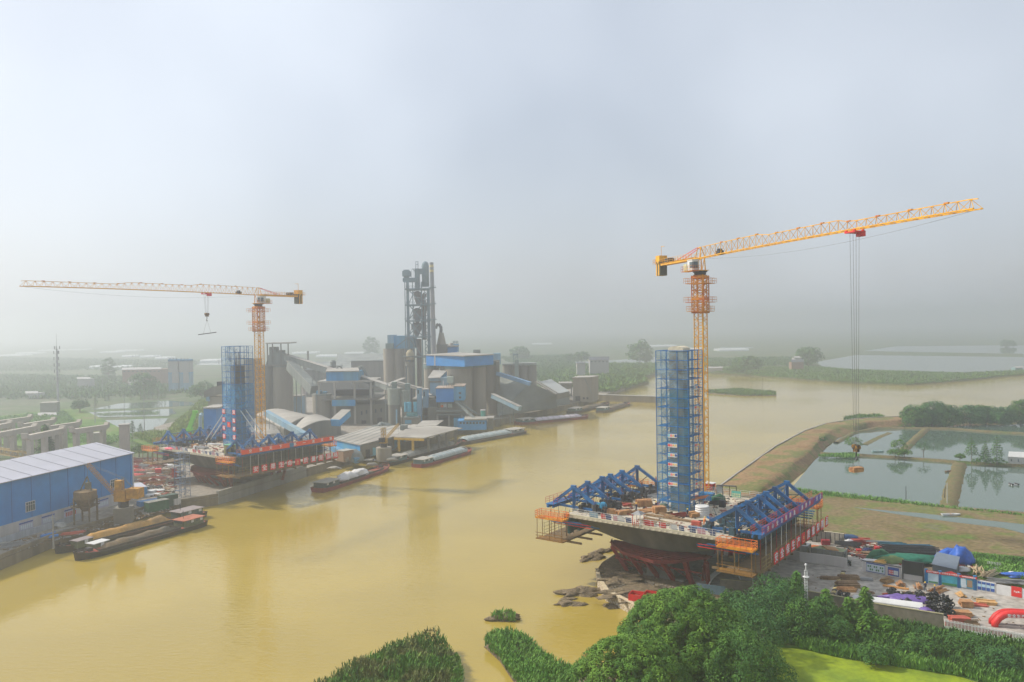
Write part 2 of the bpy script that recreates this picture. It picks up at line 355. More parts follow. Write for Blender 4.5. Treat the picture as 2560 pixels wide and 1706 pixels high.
# stone kerb along the river side of the dike
k = [P(x, y, 2.75) for x, y in L1[:9]]; mb = MB()
for a, b in zip(k, k[1:]): mb.bar(a, b, .5, .35)
CONC = mat('concrete', (.36, .34, .30), .85, var=.16, scale=.5, colr2=(.29, .27, .23), streak=True, bump=.15)
CONCD = mat('concrete_dark', (.20, .19, .16), .85, var=.2, scale=.4, colr2=(.15, .14, .12), bump=.2)
struct(mb.build('dike_kerb', CONC))
pond_outer = [(1945, 1262), (2047, 1138), (2120, 1075), (2262, 1055), (2800, 1040), (2800, 1320), (2560, 1290)]
flat('fish_pond', pond_outer, .25, POND, -.5)
BUND = ground_mat('bund_earth', [(.11, .12, .045), (.16, .12, .06), (.08, .12, .03)], .15, .6, 1.6)
def bund(pxs, width, z=1.0, m=None, name='pond_bund'):
    c = [P(x, y, z) for x, y in pxs]; mb = MB(); vs = []; fs = []
    seg = []
    for a, b in zip(c, c[1:]):
        n = max(2, int((b - a).length / 3)); seg += [a.lerp(b, k / n) for k in range(n)]
    seg.append(c[-1])
    for i, p in enumerate(seg):
        d = (seg[min(i + 1, len(seg) - 1)] - seg[max(i - 1, 0)]).normalized(); nx, ny = -d.y, d.x
        wv = width * (1 + .25 * noise.noise((p.x * .3, p.y * .3, 2)))
        for t, zz in ((-1, -.3), (-.45, z), (.45, z), (1, -.3)):
            vs.append((p.x + nx * wv * t, p.y + ny * wv * t, zz + (.15 * noise.noise((p.x * .5, p.y * .5, t)) if zz > 0 else 0)))
    for i in range(len(seg) - 1):
        for j in range(3): a = i * 4 + j; fs.append((a, a + 1, a + 5, a + 4))
    mb.add(vs, fs); return struct(mb.build(name, m or BUND, smooth=True))
bund([(2050, 1131), (2150, 1136), (2260, 1142), (2396, 1153), (2560, 1162), (2700, 1168)], 1.9, 1.0)
bund([(2250, 1130), (2275, 1106), (2315, 1070)], 2.4, 1.0)
bund([(2262, 1068), (2385, 1070), (2470, 1077), (2560, 1082), (2700, 1088)], 1.6, 1.0)
bund([(2399, 1156), (2382, 1215), (2369, 1270)], 3.0, 1.0)
bund([(2090, 1105), (2135, 1080), (2200, 1068), (2285, 1069)], 1.8, .8)
bund([(2160, 1112), (2200, 1092), (2225, 1082)], 2.6, .35)
# ground of the right bank (z 0 outline), site paving, field
RB = [(1620, 1375), (1536, 1408), (1506, 1428), (1493, 1447), (1497, 1468), (1519, 1504), (1544, 1516), (1572, 1531), (1640, 1572), (1560, 1660), (1450, 1730), (1400, 1850)]
rb = [P(x, y, 0)[:2] for x, y in RB]
POND_EDGE = [P(x, y, 1.6)[:2] for x, y in ((2800, 1300), (2560, 1283), (2358, 1267), (2266, 1257), (2058, 1236), (1967, 1226), (1880, 1250), (1800, 1225), (1740, 1270))]
struct(MB().prism(rb + [(25, 40), (200, 40)] + POND_EDGE, -1, 1.9).build('river_bank', MUD))
flat('field', [(1880, 1245), (1967, 1227), (2058, 1237), (2266, 1258), (2358, 1268), (2560, 1284), (2800, 1300), (2850, 1460), (2560, 1420), (2400, 1395), (2200, 1375), (2000, 1370), (1880, 1320)], 2.2, FIELD, 1)
flat('puddle', [(2130, 1268), (2241, 1279), (2300, 1283), (2560, 1311), (2700, 1325), (2700, 1350), (2560, 1334), (2506, 1320), (2379, 1305), (2251, 1287)], 2.22, POND, 1.5)
flat('field_track', [(2000, 1352), (2080, 1345), (2200, 1356), (2400, 1378), (2560, 1392), (2700, 1410), (2700, 1440), (2560, 1412), (2400, 1392), (2200, 1375)], 2.215, YARD, 1.5)
flat('grass_verge', [(2410, 1378), (2560, 1392), (2750, 1405), (2800, 1500), (2560, 1465), (2440, 1440), (2340, 1400)], 2.3, GRASSY, 1)
flat('site_paving', [(1700, 1300), (1900, 1330), (2000, 1352), (2110, 1362), (2260, 1400), (2350, 1440), (2800, 1520), (2900, 1680), (2560, 1590), (2370, 1555), (2200, 1520), (2000, 1490), (1830, 1480), (1760, 1465), (1690, 1420)], 2.5, PAVE, 1)
# algae pond with its grassy banks
flat('algae_pond', [(1840, 1720), (1850, 1660), (1880, 1630), (1930, 1618), (2000, 1622), (2100, 1645), (2250, 1668), (2400, 1692), (2560, 1745), (2560, 1990), (1800, 1990)], 1.95, ALGAE, 1)
flat('grass_slope', [(1700, 1560), (1760, 1500), (1900, 1500), (2000, 1500), (2370, 1560), (2560, 1600), (2900, 1690), (2900, 1900), (2560, 1735), (2400, 1688), (2250, 1664), (2100, 1641), (2000, 1618), (1930, 1614), (1880, 1626), (1846, 1658), (1835, 1720), (1780, 1900), (1500, 1900), (1600, 1640)], 2.15, GRASSY, 1)
# ================================================================== shared paints
BLUE = mat('blue_paint', (.008, .12, .32), .5, var=.25, scale=1.5, colr2=(.012, .07, .18))
BLUEM = mat('mid_blue_paint', (.015, .19, .42), .5, var=.2, scale=1.5, colr2=(.012, .13, .32))
SCAF = mat('scaffold_blue', (.004, .13, .38), .5, var=.15, scale=2)
ORANGE = mat('orange_paint', (.75, .16, .02), .6, var=.2, scale=2, colr2=(.6, .2, .03))
REDP = mat('red_paint', (.62, .02, .02), .5, var=.12, scale=2)
RUSTRED = mat('red_oxide', (.27, .022, .015), .7, var=.3, scale=1, colr2=(.20, .035, .02))
YEL = mat('crane_yellow', (.74, .38, .003), .55, var=.15, scale=2, colr2=(.62, .29, .003))
YELD = mat('crane_orange', (.60, .25, .002), .6, var=.2, scale=2, colr2=(.5, .13, .02))
WHITE = mat('white_paint', (.60, .60, .59), .55, var=.08, scale=1.5)
DARK = mat('dark_steel', (.035, .035, .04), .6, var=.3, scale=2)
STEEL = mat('grey_steel', (.25, .25, .25), .55, var=.2, scale=2)
PIPEG = mat('pale_steel_pipe', (.50, .52, .50), .4, var=.1, scale=2)
WOOD = mat('timber', (.36, .17, .07), .8, var=.25, scale=2.5, colr2=(.48, .27, .12), scale2=.8)
WOODD = mat('old_timber', (.17, .10, .05), .85, var=.3, scale=2.5, colr2=(.26, .17, .09), scale2=.8)
TEALF = mat('formwork_teal', (.03, .12, .12), .6, var=.3, scale=1.2, colr2=(.05, .08, .08))
GREENT = mat('green_tarp', (.02, .11, .05), .8, var=.3, scale=.8, bump=.5)
GLASS = mat('window_glass', (.05, .08, .09), .12, var=.1, spec=.8)
ROPE = mat('rope_grey', (.18, .18, .18), .6)
SKIN = mat('skin', (.45, .27, .18), .6, var=.05); CLOTH = mat('dark_work_clothes', (.02, .03, .07), .9, var=.2)
HELM = mat('yellow_helmet', (.85, .55, .03), .4, var=.03); HELMW = mat('white_helmet', (.8, .8, .8), .4, var=.03); VEST = mat('orange_vest', (.7, .2, .03), .8, var=.05)
def net_mat(name, c, alpha):
    m = bpy.data.materials.new(name); m.use_nodes = True; t = m.node_tree; b = t.nodes['Principled BSDF']; b.inputs['Roughness'].default_value = .7
    co = t.nodes.new('ShaderNodeTexCoord'); n = t.nodes.new('ShaderNodeTexNoise'); n.inputs['Scale'].default_value = .4; n.inputs['Detail'].default_value = 5; t.links.new(co.outputs['Object'], n.inputs['Vector'])
    mr = t.nodes.new('ShaderNodeMapRange'); mr.inputs[1].default_value = .3; mr.inputs[2].default_value = .7; mr.inputs[3].default_value = max(0, alpha - .22); mr.inputs[4].default_value = alpha + .22
    t.links.new(n.outputs[0], mr.inputs[0]); t.links.new(mr.outputs[0], b.inputs['Alpha']); b.inputs['Base Color'].default_value = (*c, 1); return m
NETB = net_mat('blue_mesh_net', (.04, .28, .46), .13); NETL = net_mat('blue_mesh_net_dense', (.03, .32, .62), .36); NETP = net_mat('pale_wire_mesh', (.35, .5, .6), .22)
UA = R(-37); UV = Vector((math.cos(UA), math.sin(UA), 0)); VV = Vector((-math.sin(UA), math.cos(UA), 0))
CR = Vector((35, 167, 0)); CL = Vector((-92.8, 268.6, 0)); DZ = 14.0
def loc(c, a, b, z): return c + UV * a + VV * b + Vector((0, 0, z))
# ------------------------------------------------------------------ people
def skin_mesh(name, pts, edges, rad, mats, zsplit):
    me = bpy.data.meshes.new(name); me.from_pydata(pts, edges, []); o = bpy.data.objects.new(name, me); col.objects.link(o)
    md = o.modifiers.new('s', 'SKIN'); me.skin_vertices or None
    for i, r_ in enumerate(rad): me.skin_vertices[0].data[i].radius = (r_, r_ * .85) if i else (r_ * 1.15, r_ * .8)
    me.skin_vertices[0].data[0].use_root = True
    sb = o.modifiers.new('d', 'SUBSURF'); sb.levels = 1
    dg = bpy.context.evaluated_depsgraph_get(); nm = bpy.data.meshes.new_from_object(o.evaluated_get(dg)); bpy.data.objects.remove(o)
    nm.materials.clear()
    for m in mats: nm.materials.append(m)
    for p in nm.polygons:
        z = p.center.z; p.material_index = 1 if z > zsplit else (1 if (abs(p.center.x) > .34 and z < .95) else 0); p.use_smooth = True
    return nm
def person_proto(name, stride=.12, arm=.2, bend=0, hel=HELM, cloth=CLOTH):
    b = bend
    pts = [(0, 0, .95), (0, b * .4, 1.2), (0, b * .8, 1.42), (0, b, 1.52), (0, b * 1.1, 1.66),
           (-.1, 0, .9), (-.12, stride, .5), (-.12, stride * 1.2 - .02, .08), (-.12, stride * 1.2 + .12, .03),
           (.1, 0, .9), (.12, -stride, .5), (.12, -stride * 1.6, .08), (.12, -stride * 1.6 + .12, .03),
           (-.21, b * .8, 1.4), (-.29, b * .8 + arm * .3, 1.13), (-.3, b * .8 + arm + .05, .92), (-.3, b * .8 + arm + .1, .82),
           (.21, b * .8, 1.4), (.29, b * .8, 1.13), (.3, b * .8 + arm * .6, .9), (.3, b * .8 + arm * .7, .8)]
    ed = [(0, 1), (1, 2), (2, 3), (3, 4), (0, 5), (5, 6), (6, 7), (7, 8), (0, 9), (9, 10), (10, 11), (11, 12), (2, 13), (13, 14), (14, 15), (15, 16), (2, 17), (17, 18), (18, 19), (19, 20)]
    rd = [.15, .15, .17, .06, .105, .1, .07, .05, .04, .1, .07, .05, .04, .07, .05, .038, .035, .07, .05, .038, .035]
    me = skin_mesh('body', pts, ed, rd, [cloth, SKIN], 1.5)
    p = proto('person', 'person', 'person'); o = bpy.data.objects.new('body', me); col.objects.link(o); o.parent = p
    h = MB(); h.lathe((0, b * 1.1, 1.68), [(.165, 0), (.15, .02), (.14, .08), (.09, .14), (.02, .165)], 12); h.build('helmet', hel, p, smooth=True)
    return p
# ------------------------------------------------------------------ one balanced-cantilever unit
def unit(c, tag_, hu, river_side):
    # --- concrete deck
    t = thing('bridge_deck', loc(c, 0, 0, 0), tag_ + ' concrete cantilever bridge deck on a broad pier, no outer spans yet', 'bridge deck', 'cantilever bridge units')
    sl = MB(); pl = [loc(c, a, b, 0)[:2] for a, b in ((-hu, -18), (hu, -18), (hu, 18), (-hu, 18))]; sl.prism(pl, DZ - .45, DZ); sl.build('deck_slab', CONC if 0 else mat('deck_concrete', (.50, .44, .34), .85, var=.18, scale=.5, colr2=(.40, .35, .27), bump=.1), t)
    g = MB(); n = 12; vs = []; fs = []
    for i in range(n + 1):
        a = -hu + .3 + (2 * hu - .6) * i / n; q = min(1, abs(a) / hu); zb = 8.3 + 3.0 * max(0, q - .18) ** 1.3 * 1.25
        for b, z in ((-15.5, DZ - .452), (-12.3, zb), (12.3, zb), (15.5, DZ - .452)): vs.append(loc(c, a, b, z))
    for i in range(n):
        for j in range(4): k = (j + 1) % 4; fs.append((i * 4 + j, i * 4 + k, i * 4 + 4 + k, i * 4 + 4 + j))
    fs += [(3, 2, 1, 0), (n * 4, n * 4 + 1, n * 4 + 2, n * 4 + 3)]
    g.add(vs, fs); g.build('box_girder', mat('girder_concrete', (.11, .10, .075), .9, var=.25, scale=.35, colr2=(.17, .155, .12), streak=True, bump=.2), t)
    pr = MB(); pr.box(loc(c, 0, 0, 4.2), (6, 20, 8.6), UA); pr.box(loc(c, 0, 0, 1.5), (10, 20, 1.6), UA); pr.build('pier', CONCD, t)
    kb = MB(); kb.bar(loc(c, -hu, -17.85, DZ + .12), loc(c, hu, -17.85, DZ + .12), .3, .25); kb.bar(loc(c, -hu, 17.85, DZ + .12), loc(c, hu, 17.85, DZ + .12), .3, .25)
    for i in range(30):
        a = -hu + .6 + i * (2 * hu - 1.2) / 29; kb.box(loc(c, a, -18.12, DZ - .28), (.45, .22, .18), UA)
    kb.build('edge_kerb', mat('kerb_tan', (.46, .42, .30), .8), t)
    # --- white railing
    for s in (-1, 1):
        r_ = MB(); n = 16
        for i in range(n + 1): r_.bar(loc(c, -hu + 1 + i * (2 * hu - 2) / n, s * 17.7, DZ + .2), loc(c, -hu + 1 + i * (2 * hu - 2) / n, s * 17.7, DZ + 1.45), .07)
        for z in (.55, 1.0, 1.4): r_.bar(loc(c, -hu + 1, s * 17.7, DZ + z), loc(c, hu - 1, s * 17.7, DZ + z), .05)
        r_.build('guard_rail', WHITE, t)
    # --- red falsework below
    f = thing('falsework', loc(c, 0, 0, 2), 'red oxide steel falsework tray and raking legs beneath the ' + tag_ + ' deck', 'falsework', 'falsework under the bridge units')
    tr = MB(); zt = lambda b: 8.05 - max(0, abs(b) - 12) * .25
    for s in (-1, 1):
        outl = [(-11.5, 9), (-10.5, 11.3), (-6, 14.4), (1.5, 15.6), (5.5, 14.2), (9.5, 10.5), (9.5, 9)]
        for i, (p_, q_) in enumerate(zip(outl, outl[1:])):
            tr.bar(loc(c, p_[0], s * p_[1], zt(p_[1]) - .25), loc(c, q_[0], s * q_[1], zt(q_[1]) - .25), .18, .24)
        tr.prism([loc(c, a, s * b, 0)[:2] for a, b in outl], [zt(b) - .75 for a, b in outl], [zt(b) - .45 for a, b in outl])
        for k in range(9): b = 9 + k * .65; w_ = 11 - max(0, b - 11) * 2.4; tr.bar(loc(c, -w_, s * b, zt(b) - .36), loc(c, w_ - .3, s * b, zt(b) - .36), .12, .14)
    tr.build('tray', mat('tray_red', (.17, .025, .02), .8, var=.35, scale=.8), f)
    for s in (-1, 1):
        for a in (-10.3, -6.2, -2, 2, 6.5, 10.5):
            m_ = MB(); bt = 14.6 - abs(a) * .32; m_.bar(loc(c, a, s * bt, 7.1), loc(c, a * .85 + 1.2, s * 9.6, 1.8), .85, .7); m_.build('raking_leg', RUSTRED, f)
            m_ = MB(); m_.bar(loc(c, a * .9, s * 9.4, 7.3), loc(c, a * .8, s * 8.6, 2.3), .45, .45); m_.bar(loc(c, a, s * bt, 7.1), loc(c, a * .8, s * 8.8, 5.2), .2); m_.build('inner_leg', RUSTRED, f)
        m_ = MB(); m_.bar(loc(c, -9.5, s * 11.3, 4.8), loc(c, 9.5, s * 11.3, 4.8), .25)
        for k in range(5): m_.bar(loc(c, -9 + k * 4, s * 11.6, 5.2), loc(c, -6.5 + k * 4, s * 9.2, 2.8), .14)
        m_.build('brace', RUSTRED, f)
    # --- form travellers at both ends
    for e in (-1, 1):
        is_river = (e == river_side)
        side = 'river' if is_river else 'landward'
        tv = thing('form_traveller', loc(c, e * (hu + 2), 0, DZ), 'blue six-truss form traveller on the ' + side + ' end of the ' + tag_ + ' deck', 'form traveller', 'form travellers on the deck ends')
        A = lambda a: e * a
        ax = hu + .2; fr = hu + 5.2; re = hu - 5
        for k in range(6):
            b = (-14, -8.6, -3.2, .4, 5.6, 14)[k] if 0 else -14 + 28 * (0, .2, .42, .55, .74, 1)[k]
            m_ = MB(); ap = loc(c, A(ax), b, 19.0)
            m_.bar(ap, loc(c, A(fr), b, 15.3), .5, .6); m_.bar(ap, loc(c, A(re), b, 15.9), .5, .6); m_.bar(loc(c, A(ax), b, 14.3), ap, .45, .6)
            m_.box(ap + Vector((0, 0, .05)), (1.1, .62, .6), UA)
            m_.bar(loc(c, A(re + .2), b, 14.7), loc(c, A(fr), b, 14.9), .4, .45)
            m_.build('truss', BLUE, tv)
            m_ = MB(); m_.bar(loc(c, A(ax - .1), b, 16.4), loc(c, A(ax + 2.7), b, 16.8), .12); m_.bar(loc(c, A(ax), b, 14.9), loc(c, A(ax - 2.8), b, 17.1), .14); m_.bar(loc(c, A(ax), b, 14.9), loc(c, A(ax + 2.8), b, 17.0), .14)
            m_.build('inner_brace', DARK, tv); MB().box(loc(c, A(re), b, 15.1), (.8, .9, 1.6), UA).build('rear_anchor', DARK, tv)
            m_ = MB()
            for q in range(5): m_.bar(loc(c, A(re + .15 * q), b - .4 + .2 * q, 15.8), loc(c, A(re + .15 * q), b - .4 + .2 * q, 17.2), .05)
            m_.build('tie_rod', RUSTRED, tv)
        m_ = MB()
        for k in range(5):
            b0, b1 = [-14 + 28 * x for x in ((0, .2, .42, .55, .74, 1)[k], (0, .2, .42, .55, .74, 1)[k + 1])]
            m_.bar(loc(c, A(ax), b0, 18.2), loc(c, A(ax), b1, 18.2), .16); m_.bar(loc(c, A(ax), b0, 18.2), loc(c, A(ax), b1, 15.4), .14)
            m_.bar(loc(c, A(ax), b0, 15.4), loc(c, A(ax), b1, 18.2), .14); m_.bar(loc(c, A(ax), b0, 15.4), loc(c, A(ax), b1, 15.4), .16)
            n = 4
            for q in range(1, n): bb = b0 + (b1 - b0) * q / n; m_.bar(loc(c, A(ax), bb, 15.4), loc(c, A(ax), bb, 18.2), .08)
        m_.build('cross_bracing', BLUEM if is_river and c is CL else BLUE, tv)
        m_ = MB(); m_.bar(loc(c, A(fr), -16.5, 14.9), loc(c, A(fr), 19.5, 14.9), .5, .7); m_.bar(loc(c, A(fr - 1.3), -16.5, 14.8), loc(c, A(fr - 1.3), 19.5, 14.8), .3, .4)
        m_.prism([loc(c, A(a), b, 0)[:2] for a, b in ((fr - 1.5, -16.5), (fr + .5, -16.5), (fr + .5, 19.5), (fr - 1.5, 19.5))], 15.24, 15.32); m_.build('front_beam', BLUE, tv)
        m_ = MB(); n = 24
        for q in (fr - 1.5, fr + .5):
            for i in range(n + 1): b = -16.5 + 36 * i / n; m_.bar(loc(c, A(q), b, 15.3), loc(c, A(q), b, 16.7), .06)
            for z in (15.75, 16.2, 16.65): m_.bar(loc(c, A(q), -16.5, z), loc(c, A(q), 19.5, z), .06)
        m_.build('walkway_rail', ORANGE if (c is CL) else mat('red_rail', (.5, .05, .05), .6), tv)
        # hanging rods and lower platform
        zl = 9.0
        m_ = MB(); m_.prism([loc(c, A(a), b, 0)[:2] for a, b in ((hu - .6, -17), (fr + .6, -17), (fr + .6, 20), (hu - .6, 20))], zl - .55, zl - .3)
        for k in range(10): b = -17 + 37 * k / 9; m_.bar(loc(c, A(hu - 3.5), b, zl - .75), loc(c, A(fr + .8), b, zl - .75), .25, .4)
        m_.build('lower_platform', mat('platform_brown', (.18, .12, .06), .8, var=.3), tv)
        m_ = MB(); n = 18
        for i in range(n + 1): b = -17 + 37 * i / n; m_.bar(loc(c, A(fr + .6), b, zl - .3), loc(c, A(fr + .6), b, zl + 2.3), .07)
        for z in (.2, .8, 1.5, 2.3): m_.bar(loc(c, A(fr + .6), -17, zl + z), loc(c, A(fr + .6), 20, zl + z), .06)
        m_.build('lower_rail', mat('olive_rail', (.22, .17, .04), .6), tv)
        for i in range(13):
            b = -15.5 + 34 * i / 12; m_ = MB(); m_.bar(loc(c, A(fr - .2), b, zl - .3), loc(c, A(fr - .2), b, 14.8), .1)
            m_.build('hanging_rod', PIPEG if i % 3 else RUSTRED, tv)
        m_ = MB()
        for i in range(18): b = -15 + 33 * i / 17; m_.box(loc(c, A(hu + .45), b, 11.6 + .3 * math.sin(i * 2)), (.5, 1.7, 4.1), UA)
        m_.build('end_formwork', TEALF if not is_river or c is CR else mat('formwork_dark', (.10, .11, .08), .8, var=.4, scale=.6), tv)
        m_ = MB()
        for k in range(26): b = -16 + 35 * k / 25; m_.bar(loc(c, A(hu + .9), b, zl), loc(c, A(hu + .9), b, 14.2), .09)
        for z in (10, 11.5, 13): m_.bar(loc(c, A(hu + .95), -16.5, z), loc(c, A(hu + .95), 19, z), .14)
        m_.build('soldier_beams', DARK, tv)
        # corner work platforms
        for s in (-1, 1):
            b0, b1 = (-20.6, -18.3) if s < 0 else (18.3, 21.0); a0, a1 = hu - 1.2, fr + .3; zf = 13.4
            o = MB().prism([loc(c, A(a), b, 0)[:2] for a, b in ((a0, b0), (a1, b0), (a1, b1), (a0, b1))], zf - .3, zf).build('corner_platform', YELD, tv)
            m_ = MB(); cs = [(a0, b0), (a1, b0), (a1, b1), (a0, b1)]
            for i in range(4):
                p_, q_ = cs[i], cs[(i + 1) % 4]; n = 6 if i % 2 == 0 else 3
                for k in range(n): a = p_[0] + (q_[0] - p_[0]) * k / n; b = p_[1] + (q_[1] - p_[1]) * k / n; m_.bar(loc(c, A(a), b, zf), loc(c, A(a), b, zf + 1.3), .09)
                for z in (.4, .85, 1.3): m_.bar(loc(c, A(p_[0]), p_[1], zf + z), loc(c, A(q_[0]), q_[1], zf + z), .08)
            m_.build('platform_rail', ORANGE, o)
            m_ = MB()
            for a in (a0 + .3, (a0 + a1) / 2, a1 - .3):
                for b in (b0 + .2, b1 - .2): m_.bar(loc(c, A(a), b, zl), loc(c, A(a), b, zf - .3), .12)
            m_.prism([loc(c, A(a), b, 0)[:2] for a, b in ((a0, b0), (a1, b0), (a1, b1), (a0, b1))], zl - .2, zl)
            for z in (zl + .6, zl + 1.2): m_.bar(loc(c, A(a0), b0, z), loc(c, A(a1), b0, z), .1)
            m_.build('hanging_stage', mat('stage_ochre', (.22, .11, .02), .7, var=.3), tv)
        # wing formwork: blue and red waling beneath the slab edge
        for s in (-1, 1):
            m_ = MB()
            for k in range(4): m_.bar(loc(c, A(hu - 7 + k), s * (15.8 + k * .7), 11.6 + k * .35), loc(c, A(fr - .5), s * (15.8 + k * .7), 11.6 + k * .35), .22)
            m_.build('wing_formwork', BLUE, tv)
            m_ = MB(); m_.bar(loc(c, A(hu - 6), s * 17.5, 12.3), loc(c, A(hu + 3), s * 17.5, 12.3), .12); m_.bar(loc(c, A(hu - 6), s * 17.5, 11.8), loc(c, A(hu + 3), s * 17.5, 11.8), .12); m_.build('waling', REDP, tv)
    return t
unit(CR, 'right bank', 17.5, -1)
unit(CL, 'left bank', 19.5, 1)
# ------------------------------------------------------------------ lettered red squares
WLET = mat('white_lettering', (.8, .8, .8), .6, var=.02); YLET = mat('yellow_lettering', (.8, .55, .25), .6, var=.02); REDB = mat('banner_red', (.72, .015, .02), .55, var=.06)
def sign_square(pos, xdir, size, ch, label, group, up=(0, 0, 1)):
    xdir = Vector(xdir).normalized(); zo = frame(pos, xdir, up).to_3x3() @ Vector((0, 0, 1))
    t = MB(); u_ = Vector(up); h = size / 2
    a = Vector(pos) - xdir * h - u_ * h; b = Vector(pos) + xdir * h - u_ * h
    t.quad(a, b, b + u_ * size, a + u_ * size, .08); o = t.build('sign_panel', REDB); tag(o, label, 'sign', group)
    if ch == '*':
        m_ = MB(); s = size * .17
        for q in range(4):
            an = q * math.pi / 2 + .5; d = xdir * math.cos(an) + u_ * math.sin(an); e = xdir * -math.sin(an) + u_ * math.cos(an); p_ = Vector(pos) + zo * .06 + u_ * size * .06
            m_.quad(p_ + d * s * .25, p_ + d * s * .5 - e * s * .45, p_ + d * s * 1.25, p_ + d * s * .5 + e * s * .45, .03)
        m_.quad(Vector(pos) - xdir * h * .45 - u_ * h * .62 + zo * .06, Vector(pos) + xdir * h * .45 - u_ * h * .62 + zo * .06, Vector(pos) + xdir * h * .45 - u_ * h * .5 + zo * .06, Vector(pos) - xdir * h * .45 - u_ * h * .5 + zo * .06, .03)
        m_.build('emblem', YLET, o)
    else:
        text_mesh('character', ch, size * .86, WLET, o, frame(Vector(pos) + zo * .03, xdir, up) @ Matrix.Translation((0, size * -.0, 0)), .02)
    return o
ON = 'first second third fourth fifth sixth seventh eighth ninth tenth eleventh'.split()
s1 = '安全保生产*质量筑精品'
for i, ch in enumerate(s1):
    b = -10.3 + 32.2 * i / 10
    lab = ('red square sign with gold emblem amid the slogan row below the right deck end' if ch == '*' else '%s red square sign from the near end of the slogan row below the right deck' % ON[i])
    sign_square(loc(CR, 23.55, b, 9.9), VV, 2.1, ch, lab, 'slogan squares on the right deck')
s2 = '安全是生命*质量是品格'
for i, ch in enumerate(s2):
    b = -11.5 + 31.6 * i / 10
    lab = 'red square sign with pale emblem amid the slogan row below the left deck end' if ch == '*' else '%s red square sign from the left in the slogan row below the left deck' % ON[i]
    sign_square(loc(CL, 25.45, b, 10.1), VV, 2.0, ch, lab, 'slogan squares on the left deck')
# long lettered strips on the front walkways
def strip_banner(c, a, b0, b1, z, h, m, text, label, blue=None):
    o = MB().quad(loc(c, a, b0, z), loc(c, a, b1, z), loc(c, a, b1, z + h), loc(c, a, b0, z + h), .05).build('banner', m); tag(o, label, 'banner')
    n = len(text)
    for i, ch in enumerate(text):
        if ch == ' ': continue
        b = b0 + (b1 - b0) * (i + .7) / (n + .4)
        text_mesh('character', ch, h * .8, WLET, o, frame(loc(c, a + .03, b, z + h / 2), VV), .02)
    if blue is not None:
        for b in blue: MB().quad(loc(c, a + .02, b - .8, z + .02), loc(c, a + .02, b + .8, z + .02), loc(c, a + .02, b + .8, z + h - .02), loc(c, a + .02, b - .8, z + h - .02), .02).build('blue_panel', BLUEM, o)
strip_banner(CR, 23.3, -15.5, 20, 15.25, 1.25, mat('banner_redblue', (.45, .03, .09), .6, var=.3, scale=.7, colr2=(.10, .08, .35), scale2=.45), '齐心安全保质量 质提升 安全', 'long red and blue lettered banner on the right deck walkway')
strip_banner(CL, 25.3, -16.3, 19.5, 15.2, 1.4, mat('banner_orange', (.78, .07, .02), .6, var=.12), ' 交 通 天 下  第 一 流 天 路', 'long orange-red lettered banner on the left deck walkway', (2.2,))
